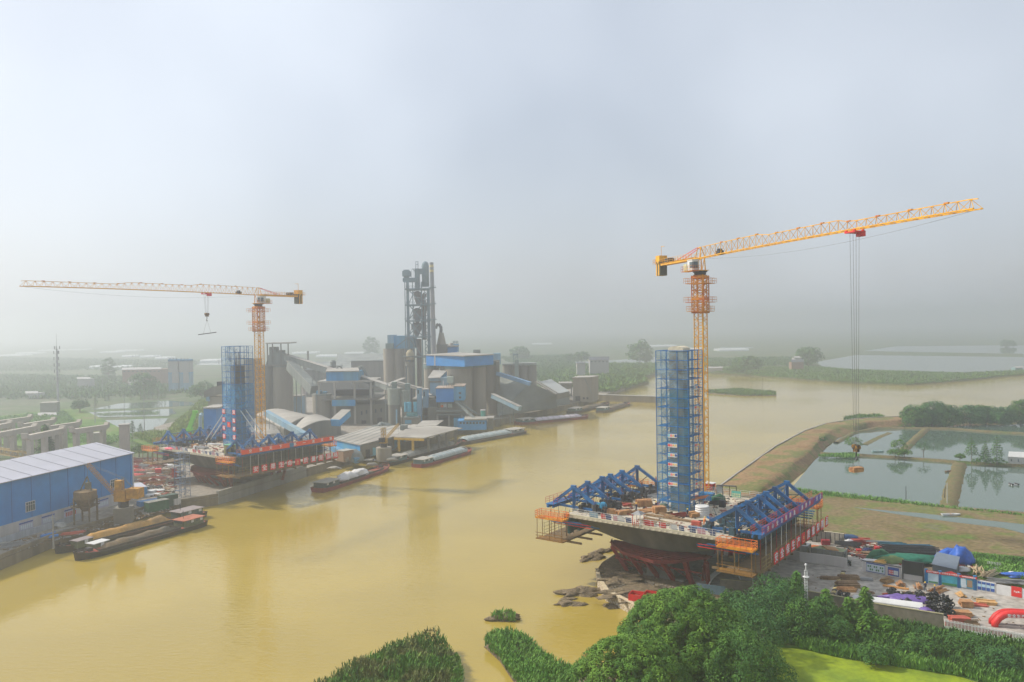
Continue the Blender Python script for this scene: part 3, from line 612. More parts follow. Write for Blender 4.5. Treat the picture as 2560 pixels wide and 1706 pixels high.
# ------------------------------------------------------------------ scaffold towers round the pylons
def scaffold_tower(c, name_lab, zt, right, nn=17):
    su, sv = 3.6, 3.55
    t = thing('scaffold_tower', loc(c, 0, 0, DZ), name_lab, 'scaffold', 'scaffold towers around the pylons')
    au = (-su, -1.2, 1.2, su); bv = (-sv, -1.2, 1.2, sv); H = (zt - DZ) / nn
    for a in au:
        for b in bv:
            if abs(a) < 2 and abs(b) < 2: continue
            MB().bar(loc(c, a, b, DZ), loc(c, a, b, zt), .14 if abs(a) > 3 or abs(b) > 3 else .09).build('post', SCAF, t)
    ins = 2.4
    for i in range(1, nn + 1):
        z = DZ + H * i; m_ = MB()
        for a in (-su, -ins, ins, su): m_.bar(loc(c, a, -sv, z), loc(c, a, sv, z), .09)
        for b in (-sv, -ins, ins, sv): m_.bar(loc(c, -su, b, z), loc(c, su, b, z), .09)
        if i < nn:
            for a0, a1, b0, b1 in ((-su, su, -sv, -ins), (-su, su, ins, sv), (-su, -ins, -ins, ins), (ins, su, -ins, ins)):
                if (i + (a0 > 0)) % 2 or not right: m_.prism([loc(c, a, b, 0)[:2] for a, b in ((a0, b0), (a1, b0), (a1, b1), (a0, b1))], z - .06, z - .02)
        m_.build('deck_level', SCAF, t)
        z0 = z - H; m_ = MB()
        for q in (.27, .5, .75):
            for (a0, b0), (a1, b1) in (((-su, -sv), (su, -sv)), ((su, -sv), (su, sv)), ((su, sv), (-su, sv)), ((-su, sv), (-su, -sv))):
                m_.bar(loc(c, a0, b0, z0 + H * q), loc(c, a1, b1, z0 + H * q), .035)
        for b in (-sv, sv): m_.bar(loc(c, -1.2, b, z0), loc(c, 1.2, b, z), .05)
        for a in (-su, su): m_.bar(loc(c, a, 1.2, z0), loc(c, a, sv, z), .05)
        m_.build('guard_rails', mat('scaffold_rail', (.10, .26, .42), .5) , t)
        m_ = MB(); d = 1 if i % 2 else -1
        for off in (-.35, .35):
            m_.bar(loc(c, -3.0 + off, -1.8 * d, z0), loc(c, -3.0 + off, 1.8 * d, z), .07); m_.bar(loc(c, -3.0 + off, -1.8 * d, z0 + .9), loc(c, -3.0 + off, 1.8 * d, z + .9 if i < nn else z), .05)
        for k in range(7): f_ = (k + .5) / 7; p_ = loc(c, -3.0, -1.8 * d + 3.6 * d * f_, z0 + H * f_); m_.box(p_, (.7, .28, .05), UA)
        m_.build('stair_flight', mat('stair_steel', (.16, .22, .26), .6), t)
    # mesh nets on the outer faces
    zlo = DZ + .3; zn = zt - 4 * H if right else zt - 6 * H
    m_ = MB()
    for (a0, b0), (a1, b1) in (((-su, -sv), (su, -sv)), ((su, -sv), (su, sv)), ((su, sv), (-su, sv)), ((-su, sv), (-su, -sv))):
        m_.add([loc(c, a0 * 1.008, b0 * 1.008, zlo), loc(c, a1 * 1.008, b1 * 1.008, zlo), loc(c, a1 * 1.008, b1 * 1.008, zn), loc(c, a0 * 1.008, b0 * 1.008, zn)], [(0, 1, 2, 3)])
    m_.build('safety_net', NETB if right else NETL, t)
    m_ = MB()
    for (a0, b0), (a1, b1) in (((-su, -sv), (su, -sv)), ((-su, sv), (-su, -sv))):
        m_.add([loc(c, a0 * 1.004, b0 * 1.004, zn + .1), loc(c, a1 * 1.004, b1 * 1.004, zn + .1), loc(c, a1 * 1.004, b1 * 1.004, zt), loc(c, a0 * 1.004, b0 * 1.004, zt)], [(0, 1, 2, 3)])
    m_.build('wire_screen', NETP, t)
    return t, H
tR, HR = scaffold_tower(CR, 'blue scaffold tower with small white safety signs, wrapped round the right pylon', 47.3, True)
tL, HL = scaffold_tower(CL, 'blue netted scaffold tower with red character signs, wrapped round the left pylon', 47.6, False, 16)
ICON = [mat('icon_' + n, c_, .6, var=.02) for n, c_ in (('red', (.7, .05, .05)), ('pink', (.8, .25, .25)), ('amber', (.8, .5, .03)), ('navy', (.03, .08, .3)), ('cyan', (.2, .5, .6)))]
def safety_sign(par, pos, xd, w_, h_, seed):
    xd = Vector(xd).normalized(); up = Vector((0, 0, 1)); n = xd.cross(up); p_ = Vector(pos)
    o = MB().quad(p_ - xd * w_ / 2, p_ + xd * w_ / 2, p_ + xd * w_ / 2 + up * h_, p_ - xd * w_ / 2 + up * h_, .04).build('safety_sign', WHITE, par)
    MB().quad(p_ - xd * w_ / 2 + up * h_ * .8 + n * .02, p_ + xd * w_ / 2 + up * h_ * .8 + n * .02, p_ + xd * w_ / 2 + up * h_ * .99 + n * .02, p_ - xd * w_ / 2 + up * h_ * .99 + n * .02, .02).build('header_band', BLUEM, o)
    seq = [4, 1, 2, 3] if seed % 2 == 0 else [0, 1, 2, 2]
    for k in range(4):
        q = p_ + xd * w_ * (-.36 + .24 * k) + up * h_ * .42 + n * .03; m_ = MB(); r_ = h_ * .27
        nn = 3 if seq[k] == 2 else 10; vs = [q + xd * r_ * math.cos(math.pi / 2 + 6.283 * j / nn) + up * r_ * math.sin(math.pi / 2 + 6.283 * j / nn) for j in range(nn)]
        m_.add(vs, [tuple(range(nn))]); m_.build('pictogram', ICON[seq[k]], o)
    return o
for i, y in enumerate((1095, 1120, 1145, 1169, 1195, 1219)):
    z = 53 - (y - 808) * 160.5 / 1991
    safety_sign(tR, loc(CR, -.0, -3.68, z - .5), UV, 2.1, 1.0, i)
for i, y in enumerate((971, 1022, 1072, 1118, 1169, 1217)):
    z = 53 - (y - 808) * 162 / 1991
    safety_sign(tR, loc(CR, 3.72, .2, z - .5), VV, 2.0, 1.0, i)
# right pylon, left pylon
def pylon(c, zt, label, sx, sy):
    t = thing('bridge_pylon', loc(c, 0, 0, DZ), label, 'pylon', 'bridge pylons')
    MB().box(loc(c, 0, 0, (DZ + zt) / 2), (sx, sy, zt - DZ), UA).build('shaft', mat('shaft_concrete', (.17, .17, .14), .85, var=.2, scale=.4, colr2=(.24, .22, .18), streak=True) if c is CR else CONCD, t)
    if c is CR:
        m_ = MB(); n = 8; vs = []
        for s in (-1, 1):
            for k in range(n + 1):
                an = math.pi * k / n; vs.append(loc(c, math.cos(an) * sx * .56, s * sy * .56, zt + .002 + math.sin(an) ** .6 * 1.0))
        fs = [tuple(range(n + 1))[::-1], tuple(range(n + 1, 2 * n + 2))] + [(k, k + 1, n + 2 + k, n + 1 + k) for k in range(n)] + [(0, n + 1, 2 * n + 1, n)]
        m_.add(vs, fs); m_.build('cap_cover', mat('cream_cover', (.55, .50, .38), .8), t)
    else:
        m_ = MB()
        rr = random.Random(3)
        for k in range(26): a, b = rr.uniform(-1.8, 1.8), rr.uniform(-1.8, 1.8); m_.bar(loc(c, a, b, zt), loc(c, a, b, zt + rr.uniform(1, 5)), .06)
        m_.build('starter_bars', mat('rebar', (.12, .09, .07), .8), t)
pylon(CR, 47.2, 'concrete pylon shaft with rounded cream top inside the right scaffold tower', 3.2, 3.0)
pylon(CL, 41, 'unfinished dark pylon shaft with starter bars inside the left scaffold tower', 3.4, 3.4)
# red characters on the left tower
def pick(px, py, D): return PD(px, py, D)
for k, (ch, row) in enumerate(zip('创优保安', (1030, 1051, 1072, 1093))):
    z = 53 - (row - 826) * 265.5 / 1991
    sign_square(loc(CL, -2.9, -3.75, z), UV, 1.55, ch, '%s red character square from the top in the left-hand column on the left tower' % ON[k], 'character squares on the left tower')
for k, (ch, row) in enumerate(zip('浇筑精品', (1032, 1053, 1074, 1095))):
    z = 53 - (row - 826) * 263.5 / 1991
    sign_square(loc(CL, 2.9, -3.75, z), UV, 1.55, ch, '%s red character square from the top in the right-hand column on the left tower' % ON[k], 'character squares on the left tower')
sign_square(loc(CL, 0, -3.8, 53 - (1063 - 826) * 264.5 / 1991), UV, 1.7, '*', 'red square sign with emblem between the two character columns on the left tower', 'character squares on the left tower')
# long inclined props of the left tower
for k, (a, b, dx) in enumerate(((3, -1.5, 1), (3, .6, 1), (-3, -2.4, -1), (-3, -.6, -1))):
    o = MB().tube(loc(CL, a, b, 26.5), loc(CL, a + 12.5 * dx, b + (1.5 if dx > 0 else -1), 14.2), .17, n=8).build('inclined_prop', PIPEG)
    tag(o, ('nearer' if k % 2 == 0 else 'farther') + ' pale steel prop slanting from the left tower to the ' + ('river' if dx > 0 else 'land') + ' end of the deck', 'prop', 'props of the left tower')
# ================================================================== tower cranes
def lattice(mb, a, b, w, n, r, xdir=None, chord=None):
    """square lattice column between a and b with panels of crossing braces"""
    a, b = Vector(a), Vector(b); d = (b - a).normalized(); x = Vector(xdir) if xdir else UV; x = (x - d * x.dot(d)).normalized(); y = d.cross(x); h = w / 2
    cs = [x * h + y * h, -x * h + y * h, -x * h - y * h, x * h - y * h]
    for c_ in cs: mb.bar(a + c_, b + c_, chord or r * 2)
    L = (b - a)
    for i in range(n):
        p0, p1 = a + L * (i / n), a + L * ((i + 1) / n); pm = (p0 + p1) / 2
        for k in range(4):
            c0, c1 = cs[k], cs[(k + 1) % 4]
            mb.bar(p0 + c0, p0 + c1, r); mb.bar(p0 + c0, pm + c1, r); mb.bar(pm + c1, p1 + c0, r)
def cage(mb, c, w, d, h, rz, r=.06, nx=3):
    cs, sn = math.cos(rz), math.sin(rz); q = lambda x, y, z: Vector((c[0] + x * cs - y * sn, c[1] + x * sn + y * cs, c[2] + z))
    k = [(-w / 2, -d / 2), (w / 2, -d / 2), (w / 2, d / 2), (-w / 2, d / 2)]
    for i in range(4):
        a, b = k[i], k[(i + 1) % 4]
        for z in (h * .5, h): mb.bar(q(*a, z), q(*b, z), r)
        for j in range(nx): mb.bar(q(a[0] + (b[0] - a[0]) * j / nx, a[1] + (b[1] - a[1]) * j / nx, 0), q(a[0] + (b[0] - a[0]) * j / nx, a[1] + (b[1] - a[1]) * j / nx, h), r)
def tower_crane(base, zj, jv, tpos, hookz, label, droop_lab):
    x0, y0 = base; t = thing('tower_crane', (x0, y0, 2.5), label, 'crane', 'tower cranes')
    jd = Vector((jv[0], jv[1], 0)); JL = jd.length; jd.normalize(); side = Vector((-jd.y, jd.x, 0)); ja = math.atan2(jd.y, jd.x)
    zs = zj - 3.8; zc = zs - 8.6
    m_ = MB(); lattice(m_, (x0, y0, 2.5), (x0, y0, zs), 2.2, int((zs - 2.5) / 2.0), .085, UV, .2)
    m_.bar((x0 + .4, y0, 2.5), (x0 + .4, y0, zs), .3, .12)
    m_.build('mast', YEL, t)
    m_ = MB(); m_.box((x0, y0, 2.3), (5, 5, 1.2), UA); m_.build('footing', CONCD, t)
    m_ = MB(); lattice(m_, (x0, y0, zc), (x0, y0, zs - .2), 2.9, 5, .1, UV, .22)
    for z in (zc, zc + 3, zs - .5):
        for s in (-1, 1): m_.box(Vector((x0, y0, z)) + UV * 1.45 * s, (.25, 3.1, .4), UA); m_.box(Vector((x0, y0, z)) + VV * 1.45 * s, (3.1, .25, .4), UA)
    m_.lathe((x0, y0, zs - 1.0), [(1.2, 0), (1.9, .3), (1.9, .7), (1.1, 1.0)], 12)
    m_.build('climbing_frame', YELD, t)
    for z, w_ in ((zs - 2.0, 5.6), (zs - 6.3, 5.6), (zs - 8.4, 4.8)):
        o = MB()
        for s in (-1, 1): o.box(Vector((x0, y0, z)) + UV * s * (w_ / 2 - .45), (.9, 4.4, .1), UA); o.box(Vector((x0, y0, z)) + VV * s * (w_ / 2 - .45), (4.4, .9, .1), UA)
        o = o.build('access_platform', YELD, t); m_ = MB(); cage(m_, (x0, y0, z), w_, w_, 1.2, UA, .06, 5); m_.build('platform_rail', YELD, o)
    m_ = MB(); m_.lathe((x0, y0, zs), [(1.25, 0), (1.35, .1), (1.35, .5), (1.2, .6)], 20); m_.box((x0, y0, zs + .7), (2.4, 2.4, .3), ja); m_.build('slewing_ring', DARK, t)
    m_ = MB(); p = Vector((x0, y0, 0))
    for s in (-1, 1):
        for u in (-1, 1): m_.bar(p + jd * u * .9 + side * s * .9 + Vector((0, 0, zs + .6)), p + jd * u * .8 + side * s * .7 + Vector((0, 0, zj)), .22)
        m_.bar(p + jd * -.9 + side * s * .9 + Vector((0, 0, zs + .8)), p + jd * .8 + side * s * .7 + Vector((0, 0, zj)), .12)
        m_.bar(p - jd * .9 + side * s * .7 + Vector((0, 0, zj)), p - jd * .4 + side * s * .3 + Vector((0, 0, zj + 2.5)), .18)
        m_.bar(p + jd * 1.2 + side * s * .7 + Vector((0, 0, zj)), p + jd * .6 + Vector((0, 0, zj + 2.5)), .18)
        m_.bar(p - jd * .9 + side * s * .7 + Vector((0, 0, zj)), p + jd * 1.2 + side * s * .7 + Vector((0, 0, zj)), .2)
    m_.bar(p - jd * .5 + Vector((0, 0, zj + 2.5)), p + jd * .7 + Vector((0, 0, zj + 2.5)), .2)
    m_.box(p + Vector((0, 0, zs + .95)), (3.6, 2.6, .15), ja); m_.build('tower_head', YEL, t)
    # cab on the camera side of the slewing deck
    sg = 1 if side.dot(Vector((0, -1, 0)) + Vector((-.4, 0, 0))) > 0 else -1
    cc = p + side * sg * 2.1 + jd * .6 + Vector((0, 0, zs + 2.15))
    o = MB(); o.prism([(cc + jd * a + side * b)[:2] for a, b in ((-1.3, -.75), (1.0, -.75), (1.35, -.4), (1.35, .75), (-1.3, .75))], cc.z - 1.15, cc.z + 1.15); o.box(cc + Vector((0, 0, 1.22)), (2.6, 1.7, .12), ja)
    o = o.build('cab', WHITE, t); m_ = MB(); m_.box(cc + jd * .55 + side * sg * .72, (1.35, .14, 1.4), ja); m_.box(cc + jd * 1.32, (.14, 1.1, 1.5), ja); m_.build('window', GLASS, o)
    m_ = MB(); m_.box(cc - jd * 2.6 - Vector((0, 0, .35)), (1.5, 1.3, 1.6), ja); m_.build('control_cabinet', mat('cream_metal', (.5, .48, .3), .6), t)
    m_ = MB(); f0 = cc - jd * 1.2 + Vector((0, 0, -1.3)); m_.box(f0, (5.6, 2.0, .12), ja); cage(m_, f0, 5.6, 2.0, 1.2, ja, .05, 5); m_.build('cab_platform', YELD, t)
    # jib: triangular lattice, stepped depth
    m_ = MB(); s0 = .75; n = int(JL / 2.35); zt = lambda q: 2.5 if q < .36 else (1.95 if q < .68 else 1.35)
    bl = lambda q, s: p + jd * (1.3 + (JL - 1.3) * q) + side * s * s0 + Vector((0, 0, zj + .9 * q * (1 - q)))
    tp = lambda q: p + jd * (1.3 + (JL - 1.3) * q) + Vector((0, 0, zj + .9 * q * (1 - q) + 2.5 - 1.25 * q - .0))
    def top(q):
        h = 2.5 if q < .30 else 2.5 - .5 * min(1, (q - .30) / .04) if q < .62 else 2.0 - .6 * min(1, (q - .62) / .04)
        if q > .99: h = 1.3
        return p + jd * (1.3 + (JL - 1.3) * q) + Vector((0, 0, zj + .9 * q * (1 - q) + h))
    for i in range(n):
        q0, q1, qm = i / n, (i + 1) / n, (i + .5) / n
        for s in (-1, 1):
            m_.bar(bl(q0, s), bl(q1, s), .17); m_.bar(bl(q0, s), top(qm), .07); m_.bar(top(qm), bl(q1, s), .07)
        m_.bar(bl(q0, -1), bl(q0, 1), .07); m_.bar(bl(q0, -1), bl(q1, 1), .05)
        m_.bar(top(qm), top(min(1, qm + 1 / n)), .13)
    m_.bar(top(0), top(.5 / n), .13); m_.build('jib', YEL, t)
    m_ = MB()
    for k in range(1, 11): q = k / 11 + .02; m_.box(top(q) + Vector((0, 0, .08)), (.8, .35, .22), ja)
    m_.build('jib_joint', YELD, t)
    m_ = MB(); w0 = p + jd * 9 + Vector((0, 0, zj + .5)); m_.box(w0, (1.6, 1.1, .8), ja); m_.tube(w0 - side * .5 + Vector((0, 0, .45)), w0 + side * .5 + Vector((0, 0, .45)), .4); m_.build('trolley_winch', DARK, t)
    # counter jib
    CJ = 21.5; m_ = MB()
    for s in (-1, 1):
        m_.bar(p - jd * .8 + side * s * .75 + Vector((0, 0, zj)), p - jd * CJ + side * s * .75 + Vector((0, 0, zj)), .22, .5)
        for k in range(13): m_.bar(p - jd * (2 + k * 1.4) + side * s * 1.1 + Vector((0, 0, zj + .2)), p - jd * (2 + k * 1.4) + side * s * 1.1 + Vector((0, 0, zj + 1.3)), .06)
        for z in (.75, 1.3): m_.bar(p - jd * 2 + side * s * 1.1 + Vector((0, 0, zj + z)), p - jd * 18.9 + side * s * 1.1 + Vector((0, 0, zj + z)), .05)
    m_.box(p - jd * 10.3 + Vector((0, 0, zj + .3)), (17.5, 2.0, .08), ja); m_.build('counter_jib', YEL, t)
    m_ = MB(); h0 = p - jd * (CJ - 5.5) + Vector((0, 0, zj + .9)); m_.box(h0, (2.2, 1.3, 1.0), ja); m_.tube(h0 - side * .8 + jd * .9, h0 + side * .8 + jd * .9, .5); m_.build('hoist_winch', DARK, t)
    for k in range(4):
        q = p - jd * (CJ - .3 - k * .62) + Vector((0, 0, zj - .9)); m_ = MB(); m_.box(q, (.56, 1.9, 3.6), ja); m_.box(q + Vector((0, 0, 1.5)), (.56, 2.3, .5), ja); m_.build('counterweight', YEL if k % 2 == 0 else mat('dark_olive', (.06, .06, .03), .7), t)
    m_ = MB(); q = p - jd * (CJ - 1.2) + Vector((0, 0, zj + 1.6)); m_.box(q, (2.2, 2.2, 1.5), ja); cage(m_, p - jd * (CJ + .6) + Vector((0, 0, zj + .2)), 1.6, 2.4, 1.3, ja, .05, 3); m_.bar(q + Vector((0, 0, .7)), q + Vector((0, 0, 3.2)), .1); m_.bar(q + Vector((0, 0, 3.1)), q + jd * 1.8 + Vector((0, 0, 3.0)), .1); m_.build('ballast_house', YEL, t)
    for s in (-1, 1): MB().bar(p - jd * .5 + side * s * .3 + Vector((0, 0, zj + 2.5)), p - jd * 10 + side * s * .75 + Vector((0, 0, zj + .4)), .12).build('tie_bar', REDP, t)
    # trolley, ropes, hook
    q = p + jd * tpos; zb = zj + .9 * (tpos / JL) * (1 - tpos / JL)
    m_ = MB(); m_.box(q + Vector((0, 0, zb - .45)), (2.6, 1.9, .22), ja)
    for s in (-1, 1):
        for u in (-1, 1): m_.tube(q + jd * u * 1.0 + side * s * .7 + Vector((0, 0, zb - .35)), q + jd * u * 1.0 + side * s * .95 + Vector((0, 0, zb - .35)), .28)
    m_.box(q + side * 1.2 + Vector((0, 0, zb - .7)), (1.4, .8, .9), ja); m_.build('trolley', REDP, t)
    m_ = MB()
    for s in (-1, 1):
        for u in (-1, 1): m_.bar(q + jd * u * .75 + side * s * .3 + Vector((0, 0, zb - .5)), q + jd * u * .35 + side * s * .15 + Vector((0, 0, hookz + .9)), .045)
    m_.build('hoist_rope', ROPE, t)
    m_ = MB(); n = 14; prev = None
    for k in range(n + 1): f_ = k / n; pt = p + jd * (2 + (JL - 3) * f_) + Vector((0, 0, zj - .2 - 3.6 * 4 * f_ * (1 - f_) * .45)); m_.bar(prev, pt, .035) if prev else 0; prev = pt
    m_.build('travel_rope', ROPE, t)
    o = MB(); h = q + Vector((0, 0, hookz)); o.box(h + Vector((0, 0, .3)), (1.1, .45, .8), ja); o.tube(h + jd * -.4 - side * .3 + Vector((0, 0, .7)), h + jd * -.4 + side * .3 + Vector((0, 0, .7)), .4); o.tube(h + jd * .4 - side * .3 + Vector((0, 0, .7)), h + jd * .4 + side * .3 + Vector((0, 0, .7)), .4)
    o = o.build('hook_block', mat('hook_yellow', (.20, .10, .01), .6, var=.4, scale=3, colr2=(.02, .02, .02), scale2=2), t)
    m_ = MB(); m_.bar(h, h - Vector((0, 0, .9)), .16); pr = [h + Vector((0, 0, -.9)) + jd * (.3 * math.sin(a)) + Vector((0, 0, -.3 + .3 * math.cos(a))) for a in [k * .7 for k in range(7)]]; m_.path(pr, .08); m_.build('hook', DARK, o)
    return t, h, jd
cR, hR, jdR = tower_crane((43.4, 183), 67.8, (19.7, -75.4), 53.0, 31.3, 'tall orange tower crane beside the right scaffold tower, jib swung towards the right', '')
cL, hL, jdL = tower_crane((-87.3, 275), 65.0, (-36.4, -73.6), 22.7, 57.6, 'yellow tower crane behind the left deck with its long jib swung to the left', '')
def hung(h, w_, drop, ang, mk, name, label, cat):
    o = mk(h + Vector((0, 0, -1.2 - drop)), ang); tag(o, label, cat)
    d = Vector((math.cos(ang), math.sin(ang), 0))
    for s in (-1, 1): MB().bar(h + Vector((0, 0, -1.1)), h + Vector((0, 0, -1.2 - drop)) + d * w_ / 2 * s, .04).build('sling', ROPE, o)
def mk_bundle(p, ang):
    m_ = MB()
    for i in range(4):
        for j in range(4): m_.box(p + Vector((0, 0, -.55 + j * .2)) + Vector((-math.sin(ang), math.cos(ang), 0)) * (-.45 + i * .3), (2.0 + .1 * ((i + j) % 3), .26, .17), ang)
    return m_.build('timber_bundle', WOOD)
hung(hR, 1.8, 1.6, R(20), mk_bundle, 'timber_bundle', 'bundle of brown timber hanging in slings below the right crane hook', 'timber')
def mk_beam(p, ang):
    d = Vector((math.cos(ang), math.sin(ang), .12)); m_ = MB(); m_.bar(p - d * 2.8, p + d * 2.8, .3, .25); return m_.build('steel_beam', DARK)
hung(hL, 2.4, 4.3, R(5), mk_beam, 'steel_beam', 'dark steel beam hanging in slings below the left crane hook', 'beam')
# ================================================================== right bank and deck goods
def up(v, dz): return Vector((v[0], v[1], v[2] + dz))
BLK = mat('black_coils', (.012, .012, .015), .35, var=.3, scale=3, bump=.6)
PURP = mat('purple_sheet', (.15, .09, .32), .5, var=.3, scale=1.5, bump=.7)
GREYW = mat('white_wall', (.58, .56, .54), .8, var=.1, scale=.4, colr2=(.50, .47, .44), streak=True)
BRICK = mat('grey_brick', (.16, .14, .11), .9, var=.2, scale=1.2, colr2=(.20, .17, .13), bump=.4)
TARPB = mat('blue_tarp', (.02, .10, .42), .5, var=.3, scale=1, bump=.8)
HUTG = mat('dark_grey_sheet', (.07, .085, .10), .5, var=.1)
PLY = mat('plywood', (.42, .22, .09), .7, var=.2, scale=1.5)
REDW = mat('red_board', (.45, .09, .06), .7, var=.2)
def jitter(s): return random.Random(s)
def m_planks(mb, c, L, W, H, rz, seed, gap=.0, rows=None):
    """a stack of planks or panels, each a little askew"""
    rr = jitter(seed); n = max(2, int(H / .14)); k = rows or max(2, int(W / .3)); x = Vector((math.cos(rz), math.sin(rz), 0)); y = Vector((-x.y, x.x, 0))
    for i in range(n):
        for j in range(k):
            if i == n - 1 and rr.random() < .35: continue
            mb.box(Vector(c) + y * (-W / 2 + W * (j + .5) / k) + x * rr.uniform(-.12, .12) * L * .5 + Vector((0, 0, .07 + i * .145)), (L * rr.uniform(.88, 1.05), W / k * .9, .125), rz + rr.uniform(-.03, .03))
def m_poles(mb, c, L, W, H, rz, seed, n=26, r=.09):
    rr = jitter(seed)
    for i in range(n):
        t = rr.uniform(-1, 1); z = rr.random() * H * (1 - t * t) + .08; a = rz + rr.uniform(-.16, .16); d = Vector((math.cos(a), math.sin(a), 0)); y = Vector((-math.sin(rz), math.cos(rz), 0))
        p = Vector(c) + y * t * W / 2 + d * rr.uniform(-.2, .2) * L * .4 + Vector((0, 0, z)); l = L * rr.uniform(.4, .55); mb.tube(p - d * l, p + d * l, r * rr.uniform(.6, 1.2), n=5)
def goods(kind, px, py, z, L, W, H, rz, m, label, name, cat, group=None, seed=None):
    c = P(px, py, z); mb = MB(); s = seed or int(px * 7 + py)
    if kind == 'planks': m_planks(mb, c, L, W, H, rz, s)
    elif kind == 'poles': m_poles(mb, c, L, W, H, rz, s)
    elif kind == 'heap': mb.heap((c.x, c.y, c.z - .05), L / 2, W / 2, H, rz, s * .13, n=18, m=6, rough=.3)
    elif kind == 'crate':
        m_planks(mb, up(c, .12), L, W, H - .1, rz, s, rows=2); x = Vector((math.cos(rz), math.sin(rz), 0))
        for q in (-.35, .35): mb.box(up(c, .06) + x * L * q, (.15, W * 1.02, .12), rz)
    o = mb.build(name, m, smooth=(kind == 'heap')); return tag(o, label, cat, group)
Gs = 'timber stacks on the right deck'
for a in [('planks', 1522, 1284, 2.6, 1.5, 1.1, -.3, WOOD, 'brown plank stack beside the pale blue drum on the right deck', 'timber_stack'),
          ('planks', 1559, 1286, 3.2, 1.4, .9, .5, WOOD, 'tall brown plank stack, second from the blue drum on the right deck', 'timber_stack'),
          ('poles', 1581, 1285, 2.6, 1.2, .6, .4, WOOD, 'small loose timber heap at the foot of the standing worker on the right deck', 'timber_heap'),
          ('planks', 1610, 1265, 3.2, 2.2, 1.3, .1, WOOD, 'high brown timber stack behind the deck worker left of the right tower', 'timber_stack'),
          ('planks', 1618, 1278, 3.2, 2.4, .3, .4, PLY, 'low layer of loose planks in front of the high stack on the right deck', 'timber_stack'),
          ('crate', 1648, 1283, 2.6, 1.7, 1.5, .2, WOOD, 'boxy brown timber stack at the left foot of the right tower', 'timber_stack'),
          ('poles', 1672, 1288, 2.0, 1.4, .5, .6, WOODD, 'dark heap of timber offcuts in front of the right tower', 'timber_heap'),
          ('poles', 1702, 1291, 3.2, 1.8, .7, .2, RUSTRED, 'red-brown heap of steel bars before the right tower corner', 'bar_heap'),
          ('crate', 1736, 1292, 2.6, 1.9, 1.0, .35, PLY, 'light brown panel stack right of the tower foot beside the white coil', 'timber_stack'),
          ('planks', 1540, 1260, 6.5, 1.2, .6, -.55, RUSTRED, 'long red-brown bars on trestles behind the blue drum on the right deck', 'bar_stack'),
          ('planks', 1570, 1262, 5.0, 1.4, .5, -.55, WOODD, 'long dark timber lengths behind the plank stacks on the right deck', 'timber_stack'),
          ('planks', 1590, 1248, 5.0, 1.2, .5, -.5, WOODD, 'dark timber lengths in the shade left of the right tower', 'timber_stack'),
          ('planks', 1650, 1268, 2.2, 1.2, .8, -.5, REDW, 'reddish panel stack against the left side of the right tower', 'timber_stack'),
          ('poles', 1790, 1262, 3.0, 1.6, .8, .3, DARK, 'dark pile of steel parts right of the white coil on the deck', 'bar_heap'),
          ('planks', 1770, 1322, 3.0, 1.0, .5, -.62, WOODD, 'brown beams by the near right traveller foot on the deck', 'timber_stack'),
          ('crate', 1741, 1314, 1.8, 1.1, .9, -.6, REDW, 'small red-brown box stack near the railing by the right traveller', 'timber_stack'),
          ('heap', 1795, 1258, 3.4, 2.4, 1.9, .2, GREENT, 'black-green tarpaulin heap on the right deck beside the wire frame', 'tarp_heap'),
          ('heap', 1660, 1269, 1.9, 1.5, 1.1, .2, mat('olive_tarp', (.20, .22, .10), .8, var=.3, bump=.5), 'small olive tarpaulin heap at the left foot of the right tower', 'tarp_heap'),
          ('heap', 1590, 1235, 2.6, 1.8, 1.2, .2, DARK, 'round dark equipment heap near the left travellers of the right deck', 'equipment_heap'),
          ('poles', 1640, 1244, 5.0, 2.2, .8, -.4, STEEL, 'grey scaffold tubes stacked left behind the right tower', 'bar_heap')]:
    k, x, y, L, W, H, rz, m, lab, nm = a; goods(k, x, y, DZ, L, W, H, rz, m, lab, nm, 'goods', Gs if 'timber' in nm else None)
for i, (x0, y0, x1, y1, m, lab) in enumerate([(1612, 1289, 1750, 1310, WOODD, 'long brown beam lying across the right deck, the one nearer the tower'), (1612, 1298, 1702, 1318, WOODD, 'long brown beam lying across the right deck, the one nearer the railing'),
                                (1640, 1284, 1688, 1296, WOODD, 'short dark beam lying beside the tower foot on the right deck'), (1722, 1320, 1800, 1333, BLUE, 'blue steel beam lying by the near traveller foot on the right deck'), (1768, 1297, 1790, 1303, BLUE, 'short blue steel beam beside the right traveller on the deck'),
                                (1690, 1300, 1700, 1296, WOODD, 'thin cross board between the two long beams on the right deck'), (1596, 1303, 1640, 1311, WOODD, 'thin plank near the railing of the right deck')]):
    o = MB().bar(up(P(x0, y0, DZ), .28), up(P(x1, y1, DZ), .28), .4 if i < 4 else .25, .35).build('beam', m); tag(o, lab, 'beam', 'beams lying on the right deck')
def drum(px, py, z, m, label, r=.95, l=1.7, lie=True, ang=-.5):
    c = P(px, py, z); d = Vector((math.cos(ang), math.sin(ang), 0)); mb = MB()
    if lie: mb.tube(up(c, r) - d * l / 2, up(c, r) + d * l / 2, r, n=18); [mb.tube(up(c, r) + d * (q * l - .04), up(c, r) + d * (q * l + .04), r * 1.04, n=18) for q in (-.25, .25)]
    else: mb.lathe(c, [(r, 0), (r, l * .3), (r * 1.04, l * .32), (r, l * .34), (r, l * .66), (r * 1.04, l * .68), (r, l * .7), (r, l)], 16)
    return tag(mb.build('drum', m, smooth=False), label, 'drum')
drum(1504, 1279, DZ, mat('cyan_drum', (.03, .25, .42), .5, var=.1), 'pale blue drum lying on the near left of the right deck', .95, 1.5, True, .6)
drum(1489, 1279, DZ, mat('cream_drum', (.42, .38, .25), .6, var=.15), 'cream drum standing beside the pale blue drum on the right deck', .8, 1.5, False)
